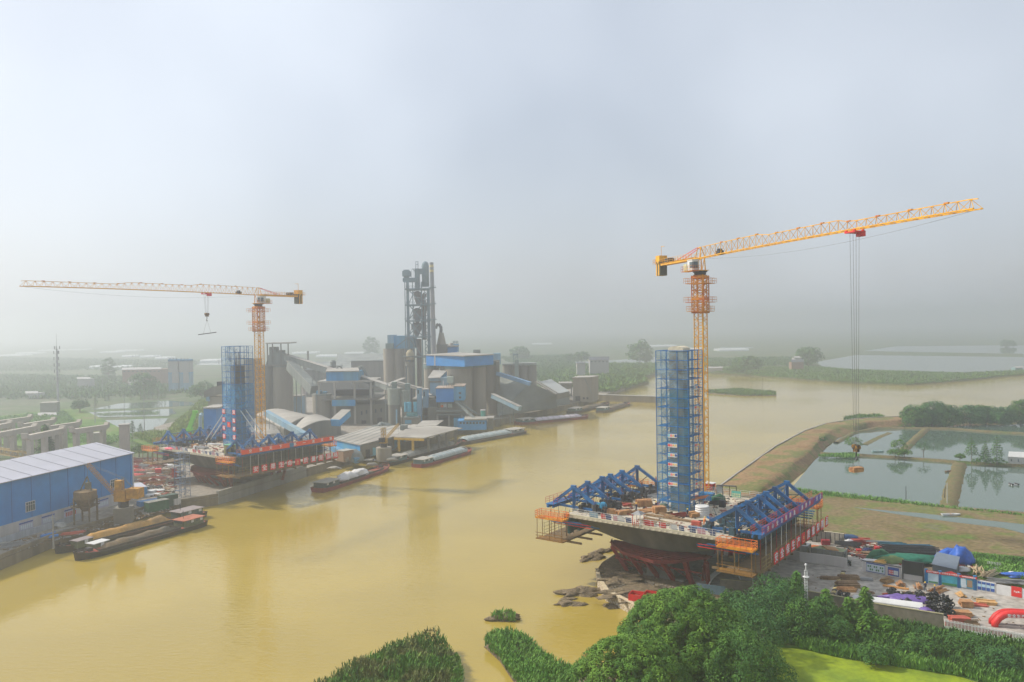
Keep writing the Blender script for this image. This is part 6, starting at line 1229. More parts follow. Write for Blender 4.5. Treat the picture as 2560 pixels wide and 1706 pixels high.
# barges
def barge(p0, p1, wd, label, hull, cargo=None, cabin=None, stern_first=True, fore=None, free=1.0, cab_roof=None, group='barges along the left quay'):
    """p0 the end with the wheelhouse, p1 the bow"""
    p0, p1 = Vector(p0), Vector(p1); p0.z = p1.z = 0; L = (p1 - p0).length; d = (p1 - p0).normalized(); s = Vector((-d.y, d.x, 0)); t = thing('barge', p0.lerp(p1, .5), label, 'barge', group); an = math.atan2(d.y, d.x)
    T = lambda x, y, z: p0 + d * (x * L) + s * (y * wd / 2) + Vector((0, 0, z))
    prof = [(0, .72), (.03, .9), (.10, 1), (.5, 1), (.84, 1), (.93, .82), (.98, .45), (1.0, .12)]
    sh = lambda x: free + (.9 * max(0, (x - .8) / .2) ** 1.6 + .4 * max(0, (.12 - x) / .12))
    m_ = MB(); n = len(prof); vs = []
    for x, w_ in prof: vs += [T(x, -w_, sh(x)), T(x * .985 + .005, -w_ * .86, -.4), T(x * .985 + .005, w_ * .86, -.4), T(x, w_, sh(x))]
    fs = []
    for i in range(n - 1):
        for j in range(3): fs.append((i * 4 + j, (i + 1) * 4 + j, (i + 1) * 4 + j + 1, i * 4 + j + 1))
    fs += [(0, 1, 2, 3), tuple((n - 1) * 4 + k for k in (3, 2, 1, 0))]; m_.add(vs, fs); m_.build('hull', hull, t)
    dk = MB(); vs = [T(x, -w_ * .93, sh(x) - .25) for x, w_ in prof] + [T(x, w_ * .93, sh(x) - .25) for x, w_ in reversed(prof)]; dk.add(vs, [tuple(range(len(vs)))]); dk.build('deck', mat('deck_red', (.34, .07, .05), .8, var=.35, scale=.6, colr2=(.20, .07, .05)), t)
    gw = MB()
    for i in range(n - 1):
        for y in (-1, 1): gw.bar(T(prof[i][0], y * prof[i][1], sh(prof[i][0]) + .05), T(prof[i + 1][0], y * prof[i + 1][1], sh(prof[i + 1][0]) + .05), .18, .22)
    gw.build('gunwale', hull if fore is None else fore, t)
    x0, x1 = .24, .86
    cm = MB()
    for y in (-.72, .72): cm.bar(T(x0, y, free + .2), T(x1, y, free + .2), .15, .9)
    for x in (x0, x1): cm.bar(T(x, -.72, free + .2), T(x, .72, free + .2), .15, .9)
    cm.build('hold_coaming', mat('coaming_dark', (.07, .06, .05), .7, var=.3), t)
    if cargo in ('sand', 'spoil'):
        m = mat('cargo_sand', (.52, .28, .07), .95, var=.25, scale=.7, colr2=(.32, .20, .09)) if cargo == 'sand' else mat('cargo_spoil', (.17, .12, .07), .95, var=.35, scale=.7, colr2=(.10, .09, .07))
        m_ = MB(); xs = 26; vs = []; fs = []; sd = p0.x
        for i in range(xs + 1):
            for j in range(9):
                x = x0 + .01 + (x1 - x0 - .02) * i / xs; y = -.7 + 1.4 * j / 8; h = (1 - (abs(y) / .72) ** 2) * (2.9 if cargo == 'sand' else 1.8) * (.55 + .8 * abs(noise.noise((x * 6 + sd, 2, 1)))) * min(1, i / 3, (xs - i) / 3) + .25 * noise.noise((x * 40, y * 5, sd))
                vs.append(T(x, y, free + .1 + max(-.3, h)))
        for i in range(xs):
            for j in range(8): a = i * 9 + j; fs.append((a, a + 9, a + 10, a + 1))
        m_.add(vs, fs); m_.build('cargo', m, t, smooth=True)
    elif cargo in ('cover', 'arch', 'flat'):
        m = {'cover': mat('cover_grey', (.28, .28, .26), .6, var=.2, scale=.5, colr2=(.20, .20, .18)), 'arch': mat('cover_white', (.33, .39, .39), .5, var=.15, scale=.5), 'flat': mat('cover_lilac', (.52, .47, .52), .6, var=.1)}[cargo]; hh = {'cover': 1.9, 'arch': 1.7, 'flat': 1.5}[cargo]
        m_ = MB(); vs = []; fs = []; xs = 16; q = 8
        for i in range(xs + 1):
            for j in range(q + 1):
                x = x0 - .01 + (x1 - x0 + .02) * i / xs; a = math.pi * j / q; vs.append(T(x, -math.cos(a) * .76, free + .45 + math.sin(a) ** .7 * hh * (.92 + .08 * math.cos(i * 2)) * (.5 if i in (0, xs) else 1)))
        for i in range(xs):
            for j in range(q): a = i * (q + 1) + j; fs.append((a, a + 1, a + q + 2, a + q + 1))
        m_.add(vs, fs); m_.build('hold_cover', m, t, smooth=False)
        rb_ = MB()
        for i in range(0, xs + 1, 2):
            pr = None
            for j in range(q + 1): a = math.pi * j / q; x = x0 + (x1 - x0) * i / xs; c_ = T(x, -math.cos(a) * .79, free + .47 + math.sin(a) ** .7 * hh * 1.02); pr and rb_.bar(pr, c_, .16, .1); pr = c_
        rb_.bar(T(x0, 0, free + .5 + hh), T(x1, 0, free + .5 + hh), .2, .12); rb_.build('cover_rib', mat('rib_dark', (.16, .17, .16), .7) if cargo != 'arch' else WHITE, t)
    elif cargo == 'tarp':
        for k, x in enumerate((.40, .55)): m_ = MB(); c_ = T(x, 0, free + .3); m_.heap((c_.x, c_.y, c_.z), L * .11, wd * .36, 2.3 - .2 * k, an, k + 2, 18, 6, .25); m_.build('tarpaulin', mat('white_tarp', (.62, .60, .58), .7, var=.08, scale=1, bump=.8), t, smooth=True)
        m_ = MB(); c_ = T(.68, 0, free); m_.heap((c_.x, c_.y, c_.z), L * .12, wd * .3, .5, an, 4, 14, 4); m_.build('cargo', mat('cargo_spoil', (.17, .12, .07)), t)
    # wheelhouse and stern accommodation
    cm_ = cabin or mat('cabin_teal', (.08, .17, .17), .6, var=.25, scale=.8); cr = cab_roof or mat('cabin_roof', (.34, .32, .28), .8, var=.2, scale=.8)
    c_ = T(.125, 0, free + .9); o = MB().box(c_, (L * .17, wd * .74, 1.9), an).build('cabin', cm_, t); MB().box(up(c_, 1.01), (L * .19, wd * .86, .12), an).build('cabin_roof', cr, o)
    for y in (-1, 1):
        for k in range(4): q_ = T(.06 + .04 * k, y * .745, free + 1.4); MB().box(q_, (L * .022, .08, .75), an).build('window', GLASS if k % 2 else WHITE, o)
    MB().box(T(.215, 0, free + 1.5), (.08, wd * .5, .7), an).build('window', GLASS, o)
    m_ = MB(); m_.bar(T(.19, .3, free + 2.3), T(.19, .3, free + 4.4), .1); m_.bar(T(.19, .1, free + 3.9), T(.19, .5, free + 3.9), .06); m_.build('mast', DARK, t)
    m_ = MB(); [m_.tube(T(.955, y, free + .6), T(.955, y, free + 1.3), .16, n=8) for y in (-.4, .4)]; m_.box(T(.9, 0, free + .75), (1.2, 1.4, .9), an); m_.bar(T(.88, 0, free + .5), T(.96, 0, free + .7), .3); m_.bar(T(.955, -.4, free + .7), T(.955, .4, free + .7), .3); m_.build('windlass', DARK, t)
    if cargo in ('sand', 'spoil'):
        m_ = MB()
        for k in range(10): x = .04 + .1 * k; m_.lathe(T(x, -1.03, free - .55), [(.12, -.05), (.3, -.12), (.36, 0), (.3, .12), (.12, .05)], 10)
        m_.build('fender_tyre', DARK, t)
    return t
HD = mat('hull_black', (.025, .03, .028), .6, var=.3, scale=.8, colr2=(.06, .03, .025)); HR = mat('hull_red', (.26, .03, .04), .6, var=.25, scale=.8, colr2=(.16, .03, .03)); HB = mat('hull_brown', (.16, .12, .09), .7, var=.25, scale=.6, colr2=(.10, .09, .07))
RB_ROOF = mat('roof_redbrown', (.38, .13, .08), .8, var=.25, scale=.6); GR_ROOF = mat('roof_mauve', (.26, .22, .22), .8, var=.2)
barge(P(507, 1312, 0), P(186, 1403, 0), 5.6, 'outer spoil barge with red-brown cabin roof below the yellow dock crane', HD, 'spoil', mat('cabin_olive', (.10, .12, .06), .6, var=.3), cab_roof=RB_ROOF)
barge(P(507, 1289, 0), P(137, 1386, 0), 5.6, 'inner barge with a tan sand pile moored against the quay below the warehouse', HD, 'sand', mat('cabin_green', (.05, .10, .09), .6, var=.3), cab_roof=GR_ROOF)
# fore cabins with white panels on both spoil barges
for x, y, rf, lab in ((245, 1372, WHITE, 'small green deck house with white panels on the bow of the outer spoil barge'), (205, 1365, GR_ROOF, 'small dark deck house with grey roof on the bow of the inner sand barge')):
    c = P(x, y, .9); t = thing('deck_house', c, lab, 'deck house'); an = math.atan2(-45, -21) ; MB().box(up(c, .8), (4.2, 2.6, 1.6), R(66)).build('walls', mat('cabin_olive', (.1, .12, .06)), t); MB().box(up(c, 1.7), (4.5, 2.9, .14), R(66)).build('roof', rf, t); MB().box(up(c, 1.2) + Vector((1.45, -.6, 0)), (.9, .1, .9), R(66)).build('window', WHITE, t)
barge(P(60, 1374, 0) + Vector((-3, -3, 0)), P(-190, 1475, 0), 5, 'barge with orange stern just entering the picture at the left edge', HD, 'spoil', mat('cabin_orange', (.5, .22, .06), .7, var=.3))
barge(P(792, 1232, 0), P(968, 1173, 0), 6.6, 'red-sided barge with crumpled white tarpaulin below the left bridge unit', HR, 'tarp', mat('cabin_dark', (.05, .08, .08), .6, var=.3))
barge(P(960, 1166, 0), P(1150, 1112, 0), 6.5, 'dusty barge with grey covered hold, the one against the quay by the round crane base', HD, 'cover')
barge(P(1040, 1170, 0), P(1174, 1131, 0), 6.2, 'barge with pale ribbed hold cover, outside the dusty covered one', HR, 'arch')
barge(P(1306, 1083, 0) , P(1132, 1114, 0), 8, 'large brown barge with long ribbed grey cover, off the cement works quay', HB, 'arch', mat('cabin_grey', (.22, .24, .24), .6, var=.2))
barge(P(1290, 1062, 0), P(1470, 1045, 0), 8, 'barge with a flat lilac-white cover far along the quay', HR, 'flat')
barge(P(1498, 1033, 0), P(1570, 1012, 0), 7, 'small far barge with greenish deck near the dividing wall', HB, 'spoil')
barge(P(1425, 1035, 0), P(1520, 1012, 0), 7, 'dark far barge moored close under the distant quay wall', HD, 'spoil')
# quay litter left
for k in range(9):
    c = P(104 + 9 * (k % 5) + (k // 5) * 3, 1352 - 2.2 * (k % 5) - (k // 5) * 8, GZ); o = MB(); dx = Vector((math.cos(.9), math.sin(.9), 0)); o.tube(up(c, .36) - dx * .5, up(c, .36) + dx * .5, .36, n=14); o = o.build('blue_drum', mat('drum_blue', (.02, .18, .50), .4, var=.1)); tag(o, 'bright blue drum lying on the quay before the warehouse, %s from the left' % ON[k], 'drum', 'blue drums on the quay')
def rub(items, z=GZ, grp=None):
    for a in items: k, x, y, L, W, H, rz, m, lab, nm, cat = a; goods(k, x, y, z, L, W, H, rz, m, lab, nm, cat, grp)
rub([('poles', 165, 1330, 6, 3.0, .9, .8, STEEL, 'grey scrap heap on the quay right of the blue drums', 'scrap_heap', 'scrap'), ('poles', 180, 1335, 5, 2.0, .5, .4, REDW, 'reddish scrap heap by the quay wall right of the blue drums', 'scrap_heap', 'scrap'), ('heap', 150, 1318, 3.5, 2.4, 1.3, .4, mat('pale_rubbish', (.38, .38, .36), .9, var=.4), 'pale rubbish heap beside the loading hopper', 'rubbish_heap', 'rubbish'),
     ('heap', 120, 1308, 2.4, 1.5, .9, 0, LEAFD, 'dark green bush at the foot of the warehouse plinth', 'bush', 'bush'), ('poles', 262, 1262, 5, 2, .8, .9, REDP, 'red bars lying at the warehouse wall behind the yellow crane', 'bar_heap', 'scrap'), ('poles', 20, 1366, 6, 3, .7, .6, STEEL, 'grey scrap at the left edge of the quay', 'scrap_heap', 'scrap'), ('poles', 270, 1300, 3, 2, .5, .6, RUST, 'rusty scrap beside the yellow crane pedestal', 'scrap_heap', 'scrap')])
# containers, rings, stair tower behind the quay
t = box_thing('site_container', 392, 1276, GZ, 6.0, 2.6, 2.7, .9, GREENT, 'dark green container with white window panels beside the yellow dock crane', 'container', roof=mat('roof_cluttered', (.2, .2, .17), .8, var=.5))
box_thing('site_container', 420, 1265, GZ, 5.0, 2.5, 3.2, .9, mat('container_dkgreen', (.04, .08, .06), .6, var=.2), 'second darker green container behind the one with white panels', 'container'); box_thing('site_box', 440, 1262, GZ, 2.2, 1.6, 1.9, .9, GREYW, 'small pale box at the right end of the green containers', 'box'); box_thing('site_container', 372, 1262, GZ, 6, 2.4, 1.4, .9, BLUEM, 'low blue container between the yellow crane and the green ones', 'container')
for k, (x, y, h) in enumerate(((379, 1233, .9), (374, 1241, .7), (401, 1229, .7), (388, 1237, .5))):
    c = P(x, y, GZ); o = MB(); [o.lathe(up(c, j * .32), [(1.1, .04), (1.35, 0), (1.45, .15), (1.35, .3), (1.1, .26)], 18) for j in range(int(h / .3))]; tag(o.build('ring_stack', WHITE, smooth=True), ['tall white ring stack behind the green containers', 'white ring stack nearest the yellow crane', 'white ring stack farthest right behind the containers', 'low white ring between the other stacks'][k], 'rings', 'white rings on the quay')
q = [P(x, y, 5.4) for x, y in ((326, 1224), (368, 1216), (352, 1206), (322, 1210))]; t = thing('blue_shed', (q[0].x, q[0].y, GZ), 'low blue shed with pale roof at the corner of the blue warehouse', 'shed'); pl = [(v.x, v.y) for v in q]; MB().prism(pl, GZ, 5.2).build('walls', DUSTB, t); MB().prism(pl, 5.203, 5.35).build('roof', ROOFL, t)
c = P(457, 1242, GZ); t = thing('stair_tower', c, 'slim grey-blue scaffold stair tower standing at the near side of the left bridge unit', 'scaffold'); SB = mat('stair_greyblue', (.13, .18, .26), .6, var=.2)
for a in (-1.7, 1.7):
    for b in (-1.5, 0, 1.5): MB().bar(loc(c, a, b, 0), loc(c, a, b, 13.6), .12).build('post', SB, t)
for i in range(1, 8):
    z = 13.4 * i / 7; m_ = MB()
    for b in (-1.5, 1.5): m_.bar(loc(c, -1.7, b, z), loc(c, 1.7, b, z), .09); m_.bar(loc(c, -1.7, b, z - .95), loc(c, 1.7, b, z - .95), .06); m_.bar(loc(c, -1.7, b, z - 1.9), loc(c, 1.7, b, z), .06)
    for a in (-1.7, 1.7): m_.bar(loc(c, a, -1.5, z), loc(c, a, 1.5, z), .09); m_.bar(loc(c, a, -1.5, z - .95), loc(c, a, 1.5, z - .95), .06)
    m_.prism([loc(c, a, b, 0)[:2] for a, b in ((-1.7, -1.5), (-.6, -1.5), (-.6, 1.5), (-1.7, 1.5))], c.z + z - .06, c.z + z - .01); m_.build('landing', SB, t)
    m_ = MB(); d_ = 1 if i % 2 else -1; [m_.bar(loc(c, -.6 * d_ * 1.0 + o_, b, z - 1.9), loc(c, 1.0 * d_ + o_, b, z), .08) for o_ in (0,) for b in (-.7, .7)]; m_.build('stair_flight', SB, t)
# yard of the left unit
G4 = 'heaps in the left bank yard'; rr = jitter(21); cols_ = [('rusty', RUSTRED), ('grey', STEEL), ('brown', WOODD), ('red', REDP), ('pale', mat('pale_boards', (.42, .36, .28), .8, var=.3)), ('orange-brown', mat('rust_orange', (.42, .18, .07), .8, var=.3))]
pos = [(335, 1160), (352, 1168), (370, 1158), (345, 1180), (362, 1183), (382, 1178), (395, 1168), (400, 1186), (418, 1180), (340, 1192), (358, 1196), (378, 1198), (398, 1200), (420, 1196), (436, 1186), (330, 1172), (412, 1208), (388, 1210), (365, 1206), (430, 1170)]
rows_ = ['back', 'back', 'back', 'middle', 'middle', 'middle', 'back', 'middle', 'middle', 'front', 'front', 'front', 'front', 'front', 'right', 'left', 'lowest', 'lowest', 'lowest', 'right']
for k, (x, y) in enumerate(pos):
    n_, m = cols_[k % 6]; goods('poles', x, y, GZ, rr.uniform(5, 8), rr.uniform(2.5, 4), rr.uniform(.5, 1.3), rr.uniform(-.6, .8), m, '%s heap of steel and timber, %s %s heap of the left yard' % (n_, ON[k] if k < 11 else 'front ' + ON[k - 11], ''), 'material_heap', 'heap', G4)
rub([('heap', 412, 1166, 8, 4.5, .8, -.4, WHITE, 'white tarpaulin spread beside the slim stair tower', 'tarp_sheet', 'tarpaulin'), ('heap', 361, 1166, 3, 1.6, .6, 0, TARPB, 'small blue tarpaulin amid the heaps of the left yard', 'tarp_sheet', 'tarpaulin'), ('heap', 430, 1126, 5, 1.6, .8, -.4, mat('pink_tarp', (.7, .06, .12), .6, var=.15, bump=.4), 'pink-red tarpaulin on the near left of the left deck', 'tarp_sheet', 'tarpaulin')] [:2])
goods('heap', 427, 1124, DZ, 5.5, 1.6, .8, -.64, mat('pink_tarp', (.7, .06, .12), .6, var=.15, bump=.4), 'pink-red tarpaulin at the near left edge of the left deck', 'tarp_sheet', 'tarpaulin')
box_thing('red_tank', 396, 1186, GZ, 2, 2, 2.0, .4, REDP, 'red box tank amid the heaps of the left yard', 'tank'); box_thing('red_tank', 436, 1196, GZ, 1.6, 1.6, 3.4, .4, REDP, 'tall red box beside the slim stair tower', 'tank')
# goods on the left deck
rub([('planks', 505, 1122, 5, 2, .8, -.6, STEEL, 'grey goods stack on the near left deck', 'goods_stack', 'goods'), ('planks', 470, 1102, 6, 2.4, 1.0, -.6, DARK, 'dark goods stack below the landward traveller of the left deck', 'goods_stack', 'goods'), ('poles', 500, 1098, 6, 3, 1.3, .3, DARK, 'dark equipment heap in the middle of the left deck', 'equipment_heap', 'goods'),
     ('poles', 462, 1090, 5, 3, 1.2, .6, RUSTRED, 'rusty equipment heap behind the landward traveller of the left deck', 'equipment_heap', 'goods'), ('poles', 640, 1120, 8, 2.6, 1.0, .9, STEEL, 'pale tube heap along the river end of the left deck', 'pipe_pile', 'goods'), ('poles', 700, 1106, 8, 2.6, 1.0, .9, mat('bluegrey_boards', (.2, .28, .34), .7, var=.4), 'blue-grey heap along the river end of the left deck, middle', 'pipe_pile', 'goods'), ('poles', 760, 1095, 8, 2.6, .9, .9, GREYW, 'pale heap along the far river end of the left deck', 'pipe_pile', 'goods'),
     ('crate', 488, 1118, 2.2, 1.5, 1.2, -.6, WOOD, 'brown crate on the near left deck beside the worker', 'timber_stack', 'timber'), ('planks', 577, 1140, 4, 2.2, .6, -.6, DARK, 'dark boards near the river corner of the left deck', 'goods_stack', 'goods'), ('planks', 527, 1112, 9, 1.2, .5, -.5, WHITE, 'white pipes lying across the left deck', 'pipe_pile', 'pipes')], DZ)
box_thing('control_cabin', 575, 1136, DZ, 3.0, 2.2, 3.0, UA, mat('olive_cabin', (.20, .20, .07), .6, var=.3), 'olive cabin with green roof at the foot of the left tower', 'cabin', roof=mat('green_roof', (.15, .42, .25), .6)); box_thing('site_box', 488, 1127, DZ, 1.0, .8, 1.6, UA, WHITE, 'white cabinet by the near railing of the left deck', 'cabinet')
box_thing('site_cabin', 863, 1152, GZ + .5, 5, 4, 4.0, .9, mat('brown_cabin', (.28, .18, .12), .8, var=.2), 'brown cabin behind the far end of the left slogan row', 'cabin', roof=ROOFG)
# timber hopper, conveyor etc between bridge and round crane base
o = MB(); o.lathe(P(887, 1152, GZ), [(3.6, 0), (3.4, 1.0), (2.6, 3), (.6, 4.4)], 14); tag(o.build('cement_hopper', GREYM), 'conical dusty hopper on the quay left of the round crane base', 'hopper')
for nm, a, b, w_, h_, m, lab in (('conveyor_pipe', PD(665, 1033, 360), PD(785, 1102, 330), 2.4, 2.4, DUSTB2, 'blue-grey covered conveyor sloping down behind the left deck, upper part'), ('conveyor_pipe', PD(828, 1118, 312), PD(893, 1152, 300), 2.0, 2.0, mat('conveyor_blue', (.10, .28, .45), .6, var=.3), 'blue covered conveyor sloping to the quay right of the left deck'), ('conveyor_pipe', PD(862, 1152, 298), PD(885, 1132, 304), 1.3, 1.3, ROOFG, 'short pale chute standing on the quay'), ('conveyor_pipe', PD(540, 1010, 400), PD(600, 1040, 380), 2.4, 2.4, ROOFG, 'pale conveyor sloping behind the left scaffold tower')):
    o = MB().bar(a, b, w_, h_).build(nm, m); tag(o, lab, 'conveyor'); mb = MB()
    for k in range(4): p = a.lerp(b, (k + .5) / 4); mb.bar((p.x - 1, p.y, GZ), (p.x - 1, p.y, p.z), .2); mb.bar((p.x + 1, p.y, GZ), (p.x + 1, p.y, p.z), .2); mb.bar((p.x - 1, p.y, GZ), (p.x + 1, p.y, p.z), .12)
    mb.build('trestle', GREYM, o)
for k in range(12): 
    x, y = [(880, 1160), (900, 1163), (925, 1160), (945, 1168), (980, 1160), (1000, 1150), (905, 1150), (870, 1172), (930, 1172), (960, 1172), (835, 1180), (850, 1176)][k]
    if k % 2 == 0: goods('heap', x, y - 8, GZ, rr.uniform(3, 5), 2, rr.uniform(.5, 1.2), 0, (ROOFG, mat('grey_spoil', (.2, .19, .17), .9, var=.3))[k % 4 == 0], 'grey dusty spoil heap, ' + ordn[k // 2] + ' from the left on the quay by the round crane base', 'spoil_heap', 'heap', 'spoil heaps on the quay')
# ---------------- viaduct under construction
caps = [((177, 1074), (269, 1061), 16), ((117, 1066), (200, 1054), 16), ((60, 1090), (158, 1070), 16.5), ((-30, 1086), (90, 1064), 16), ((49, 1061), (136, 1048), 15.5), ((-20, 1054), (78, 1041), 15.5), ((-60, 1072), (27, 1056), 15.5)]
cn = ['nearest right concrete viaduct pier with flared cap, standing before the left ponds', 'viaduct pier behind the nearest right one', 'viaduct pier with broad cap just left of the tall conifer', 'viaduct pier at the left edge behind the blue warehouse', 'viaduct pier third row back, left of centre', 'far viaduct pier at the left edge below the telecom mast', 'short viaduct pier cut by the left edge']
PCON = mat('pier_concrete', (.40, .36, .30), .85, var=.12, scale=.3, colr2=(.33, .30, .25))
for (a, b, z), lab in zip(caps, cn):
    A, B = P(*a, z), P(*b, z); d = (B - A).normalized(); t = thing('viaduct_pier', ((A.x + B.x) / 2, (A.y + B.y) / 2, GZ), lab, 'bridge pier', 'viaduct piers'); s = Vector((-d.y, d.x, 0)); m_ = MB(); L = (B - A).length; sec = [(0, -.7, .3), (0, -1.2, .0), (.12, -1.9, 0), (.88, -1.9, 0), (1, -1.2, 0), (1, .0, 0), (.97, .9, 0), (.95, 0, 0), (.05, 0, 0), (.03, .9, 0), (0, 0, 0)]
    out = [(0, -1.0), (.1, -2.0), (.9, -2.0), (1, -1.0), (1.01, .9), (.97, .9), (.94, 0), (.06, 0), (.03, .9), (-.01, .9)]; n = len(out); vs = [A + d * L * x + s * w_ + Vector((0, 0, zz)) for w_ in (-1.1, 1.1) for x, zz in out]
    m_.add(vs, [tuple(range(n)), tuple(range(2 * n - 1, n - 1, -1))] + [(i, i + n, (i + 1) % n + n, (i + 1) % n) for i in range(n)]); m_.build('cap_beam', PCON, t)
    for f_ in (.14, .5, .86): p = A + d * L * f_; MB().box((p.x, p.y, (z - 2 + 1) / 2), (1.7, 1.7, z - 3.003), math.atan2(d.y, d.x)).build('column', PCON, t)
for x, y, h, w_, lab in ((313, 1152, 14, 3.4, 'square concrete pier stub beside the right gable of the blue warehouse'), (243, 1118, 6, 4, 'low concrete block behind the blue warehouse roof'), (126, 1035, 7, 9, 'grey block building left of the pond bank')):
    c = P(x, y, GZ); t = thing('pier_stub' if w_ < 5 else 'block_building', c, lab, 'pier' if w_ < 5 else 'building'); MB().box(up(c, h / 2), (w_, w_, h), .3).build('shaft', PCON if w_ < 5 else CONTG, t); MB().box(up(c, h + .2), (w_ + .5, w_ + .5, .4), .3).build('cap', CONC, t)
t = thing('steel_truss', P(40, 1135, 7), 'rusty yellow steel truss lying at the left edge behind the blue warehouse', 'truss'); mb = MB(); a, b = P(-60, 1118, 7), P(75, 1140, 7); lattice(mb, a, b, 2.0, 12, .14, (0, 0, 1), .3); mb.build('girder', mat('truss_ochre', (.36, .25, .08), .8, var=.2), t)
for x, y, h, lab in ((361, 1078, 18, 'tall thin power pole beside the small conifers'), (238, 1060, 14, 'thin power pole at the left edge of the pond'), (311, 1030, 11, 'thin power pole on the pond bank'), (398, 1010, 11, 'thin power pole at the far side of the ponds'), (257, 985, 13, 'faint far power pole above the ponds'), (134, 1372, 8, 'slim grey lamp pole on the quay before the warehouse')):
    t = thing('power_pole', P(x, y, GZ), lab, 'pole', 'power poles'); c = P(x, y, GZ); MB().tube(c, up(c, h), .22, .14, 8).build('shaft', STEEL, t); MB().bar(up(c, h - .8) + Vector((-1, 0, 0)), up(c, h - .8) + Vector((1, 0, 0)), .15).build('crossarm', STEEL, t)
c = P(146, 1029, GZ); t = thing('telecom_mast', c, 'tall thin telecom mast rising through the haze at the far left', 'mast'); MB().tube(c, up(c, 40), .75, .45, 10).build('shaft', mat('mast_lilac', (.35, .34, .38), .6), t); MB().tube(up(c, 40), up(c, 50), .12, .05, 6).build('spire', STEEL, t)
for z in (20, 25, 29, 33, 37, 40):
    o = MB(); o.lathe(up(c, z), [(.6, 0), (1.7, .05), (1.7, .15), (.6, .2)], 12); o = o.build('platform', STEEL, t)
    for k in range(3): a = k * 2.09 + z; MB().box(up(c, z + 1.1) + Vector((math.cos(a) * 1.7, math.sin(a) * 1.7, 0)), (.4, .3, 2.0), a).build('antenna', mat('antenna_dark', (.12, .12, .14), .6), o)
mb = MB(); a, b = P(478, 1068, 12), P(488, 1032, 20); a = PD(474, 1070, 345); b = PD(488, 1030, 345); mb.bar(a, b, 1.3, 1.6); t = mb.build('crane_boom', mat('lime_green', (.22, .62, .05), .5, var=.1)); tag(t, 'bright lime green telescopic crane boom behind the left deck', 'crane boom'); MB().box(b, (2.2, 1.0, 1.2)).build('boom_head', mat('lime_green', (.22, .62, .05)), t); MB().box(Vector((a.x, a.y, (a.z + GZ) / 2)), (2.2, 2.2, a.z - GZ)).build('carrier', mat('lime_green', (.22, .62, .05)), t)
# ================================================================== cement works
def part(name, m, par, fn, smooth=False): b = MB(); fn(b); return b.build(name, m, par, smooth)
def roof_quad(pxs, z): return [P(x, y, z) for x, y in pxs]
# --- left silo group with head house
t = thing('silo_group', XY(680, 462), 'three tall concrete silos with open head frame behind the left tower crane', 'silo')
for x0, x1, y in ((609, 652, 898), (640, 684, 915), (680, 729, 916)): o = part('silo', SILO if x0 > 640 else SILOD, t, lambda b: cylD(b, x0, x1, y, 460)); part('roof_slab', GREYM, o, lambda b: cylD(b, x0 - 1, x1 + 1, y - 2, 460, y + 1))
part('head_slab', CONCD, t, lambda b: boxD(b, 664, 728, 912, 455, 12, 916))
for x in (667, 680, 701, 719): part('head_column', CONCD, t, lambda b: (boxD(b, x - 1.2, x + 1.2, 860, 456, .6, 912), boxD(b, x - 1.2, x + 1.2, 860, 466, .6, 912)))
part('head_roof', ROOFG, t, lambda b: boxD(b, 663, 724, 857, 454, 14, 860)); part('machinery', GREYM, t, lambda b: (boxD(b, 672, 690, 868, 459, 5, 890), cylD(b, 690, 712, 876, 461, 898), boxD(b, 668, 716, 888, 458, 7, 905)))
part('head_hood', GREYM, t, lambda b: b.add([pD(664, 912, 456), pD(728, 912, 456), pD(716, 884, 456), pD(676, 880, 456), pD(664, 912, 468), pD(728, 912, 468), pD(716, 884, 468), pD(676, 880, 468)], [(0, 1, 2, 3), (7, 6, 5, 4), (0, 4, 5, 1), (1, 5, 6, 2), (2, 6, 7, 3), (3, 7, 4, 0)]))
# --- galleries
def gallery(a, b, w_, h_, m, label, posts=True, roofm=None):
    o = thing('conveyor_gallery', Vector((a.x, a.y, GZ)), label, 'conveyor', 'conveyor galleries of the works'); MB().bar(a, b, w_, h_).build('gallery', m, o); MB().bar(up(a, h_ / 2 + .08), up(b, h_ / 2 + .08), w_ + .5, .14).build('roof', roofm or ROOFG, o)
    if posts:
        for f_ in (.3, .7): p = a.lerp(b, f_); k = MB(); [k.bar((p.x + s * w_ * .4, p.y, GZ), (p.x + s * w_ * .4, p.y, p.z - h_ / 2), .4) for s in (-1, 1)]; k.build('trestle', GREYM, o)
    return o
gallery(pD(712, 893, 458), pD(826, 928, 440), 3.4, 3.4, GREYM, 'grey covered gallery descending from the head frame to the blue-topped building'); gallery(pD(726, 914, 452), pD(786, 976, 430), 4.5, 5.2, GREYM, 'steep thick gallery descending from the silos to the small round silo', False)
gallery(pD(900, 945, 430), pD(1000, 978, 405), 3.0, 2.6, GREYM, 'grey gallery descending from the blue-topped building towards the filters'); gallery(pD(1010, 950, 470), pD(965, 968, 440), 2.2, 2.2, GREYM, 'short pale duct below the preheater tower', False); gallery(pD(995, 958, 420), pD(1060, 975, 410), 1.6, 1.2, ROOFG, 'thin gallery between the filters and the blue box building', False)
gallery(pD(1232, 990, 420), pD(1300, 1022, 405), 2.2, 2.2, DUSTB2, 'short blue-grey gallery descending to the quay right of the big silos'); gallery(pD(838, 1058, 352), pD(866, 1033, 362), 4.2, 3.0, DUSTB, 'blue covered gallery climbing between the vaulted roofs and the concrete building', False)
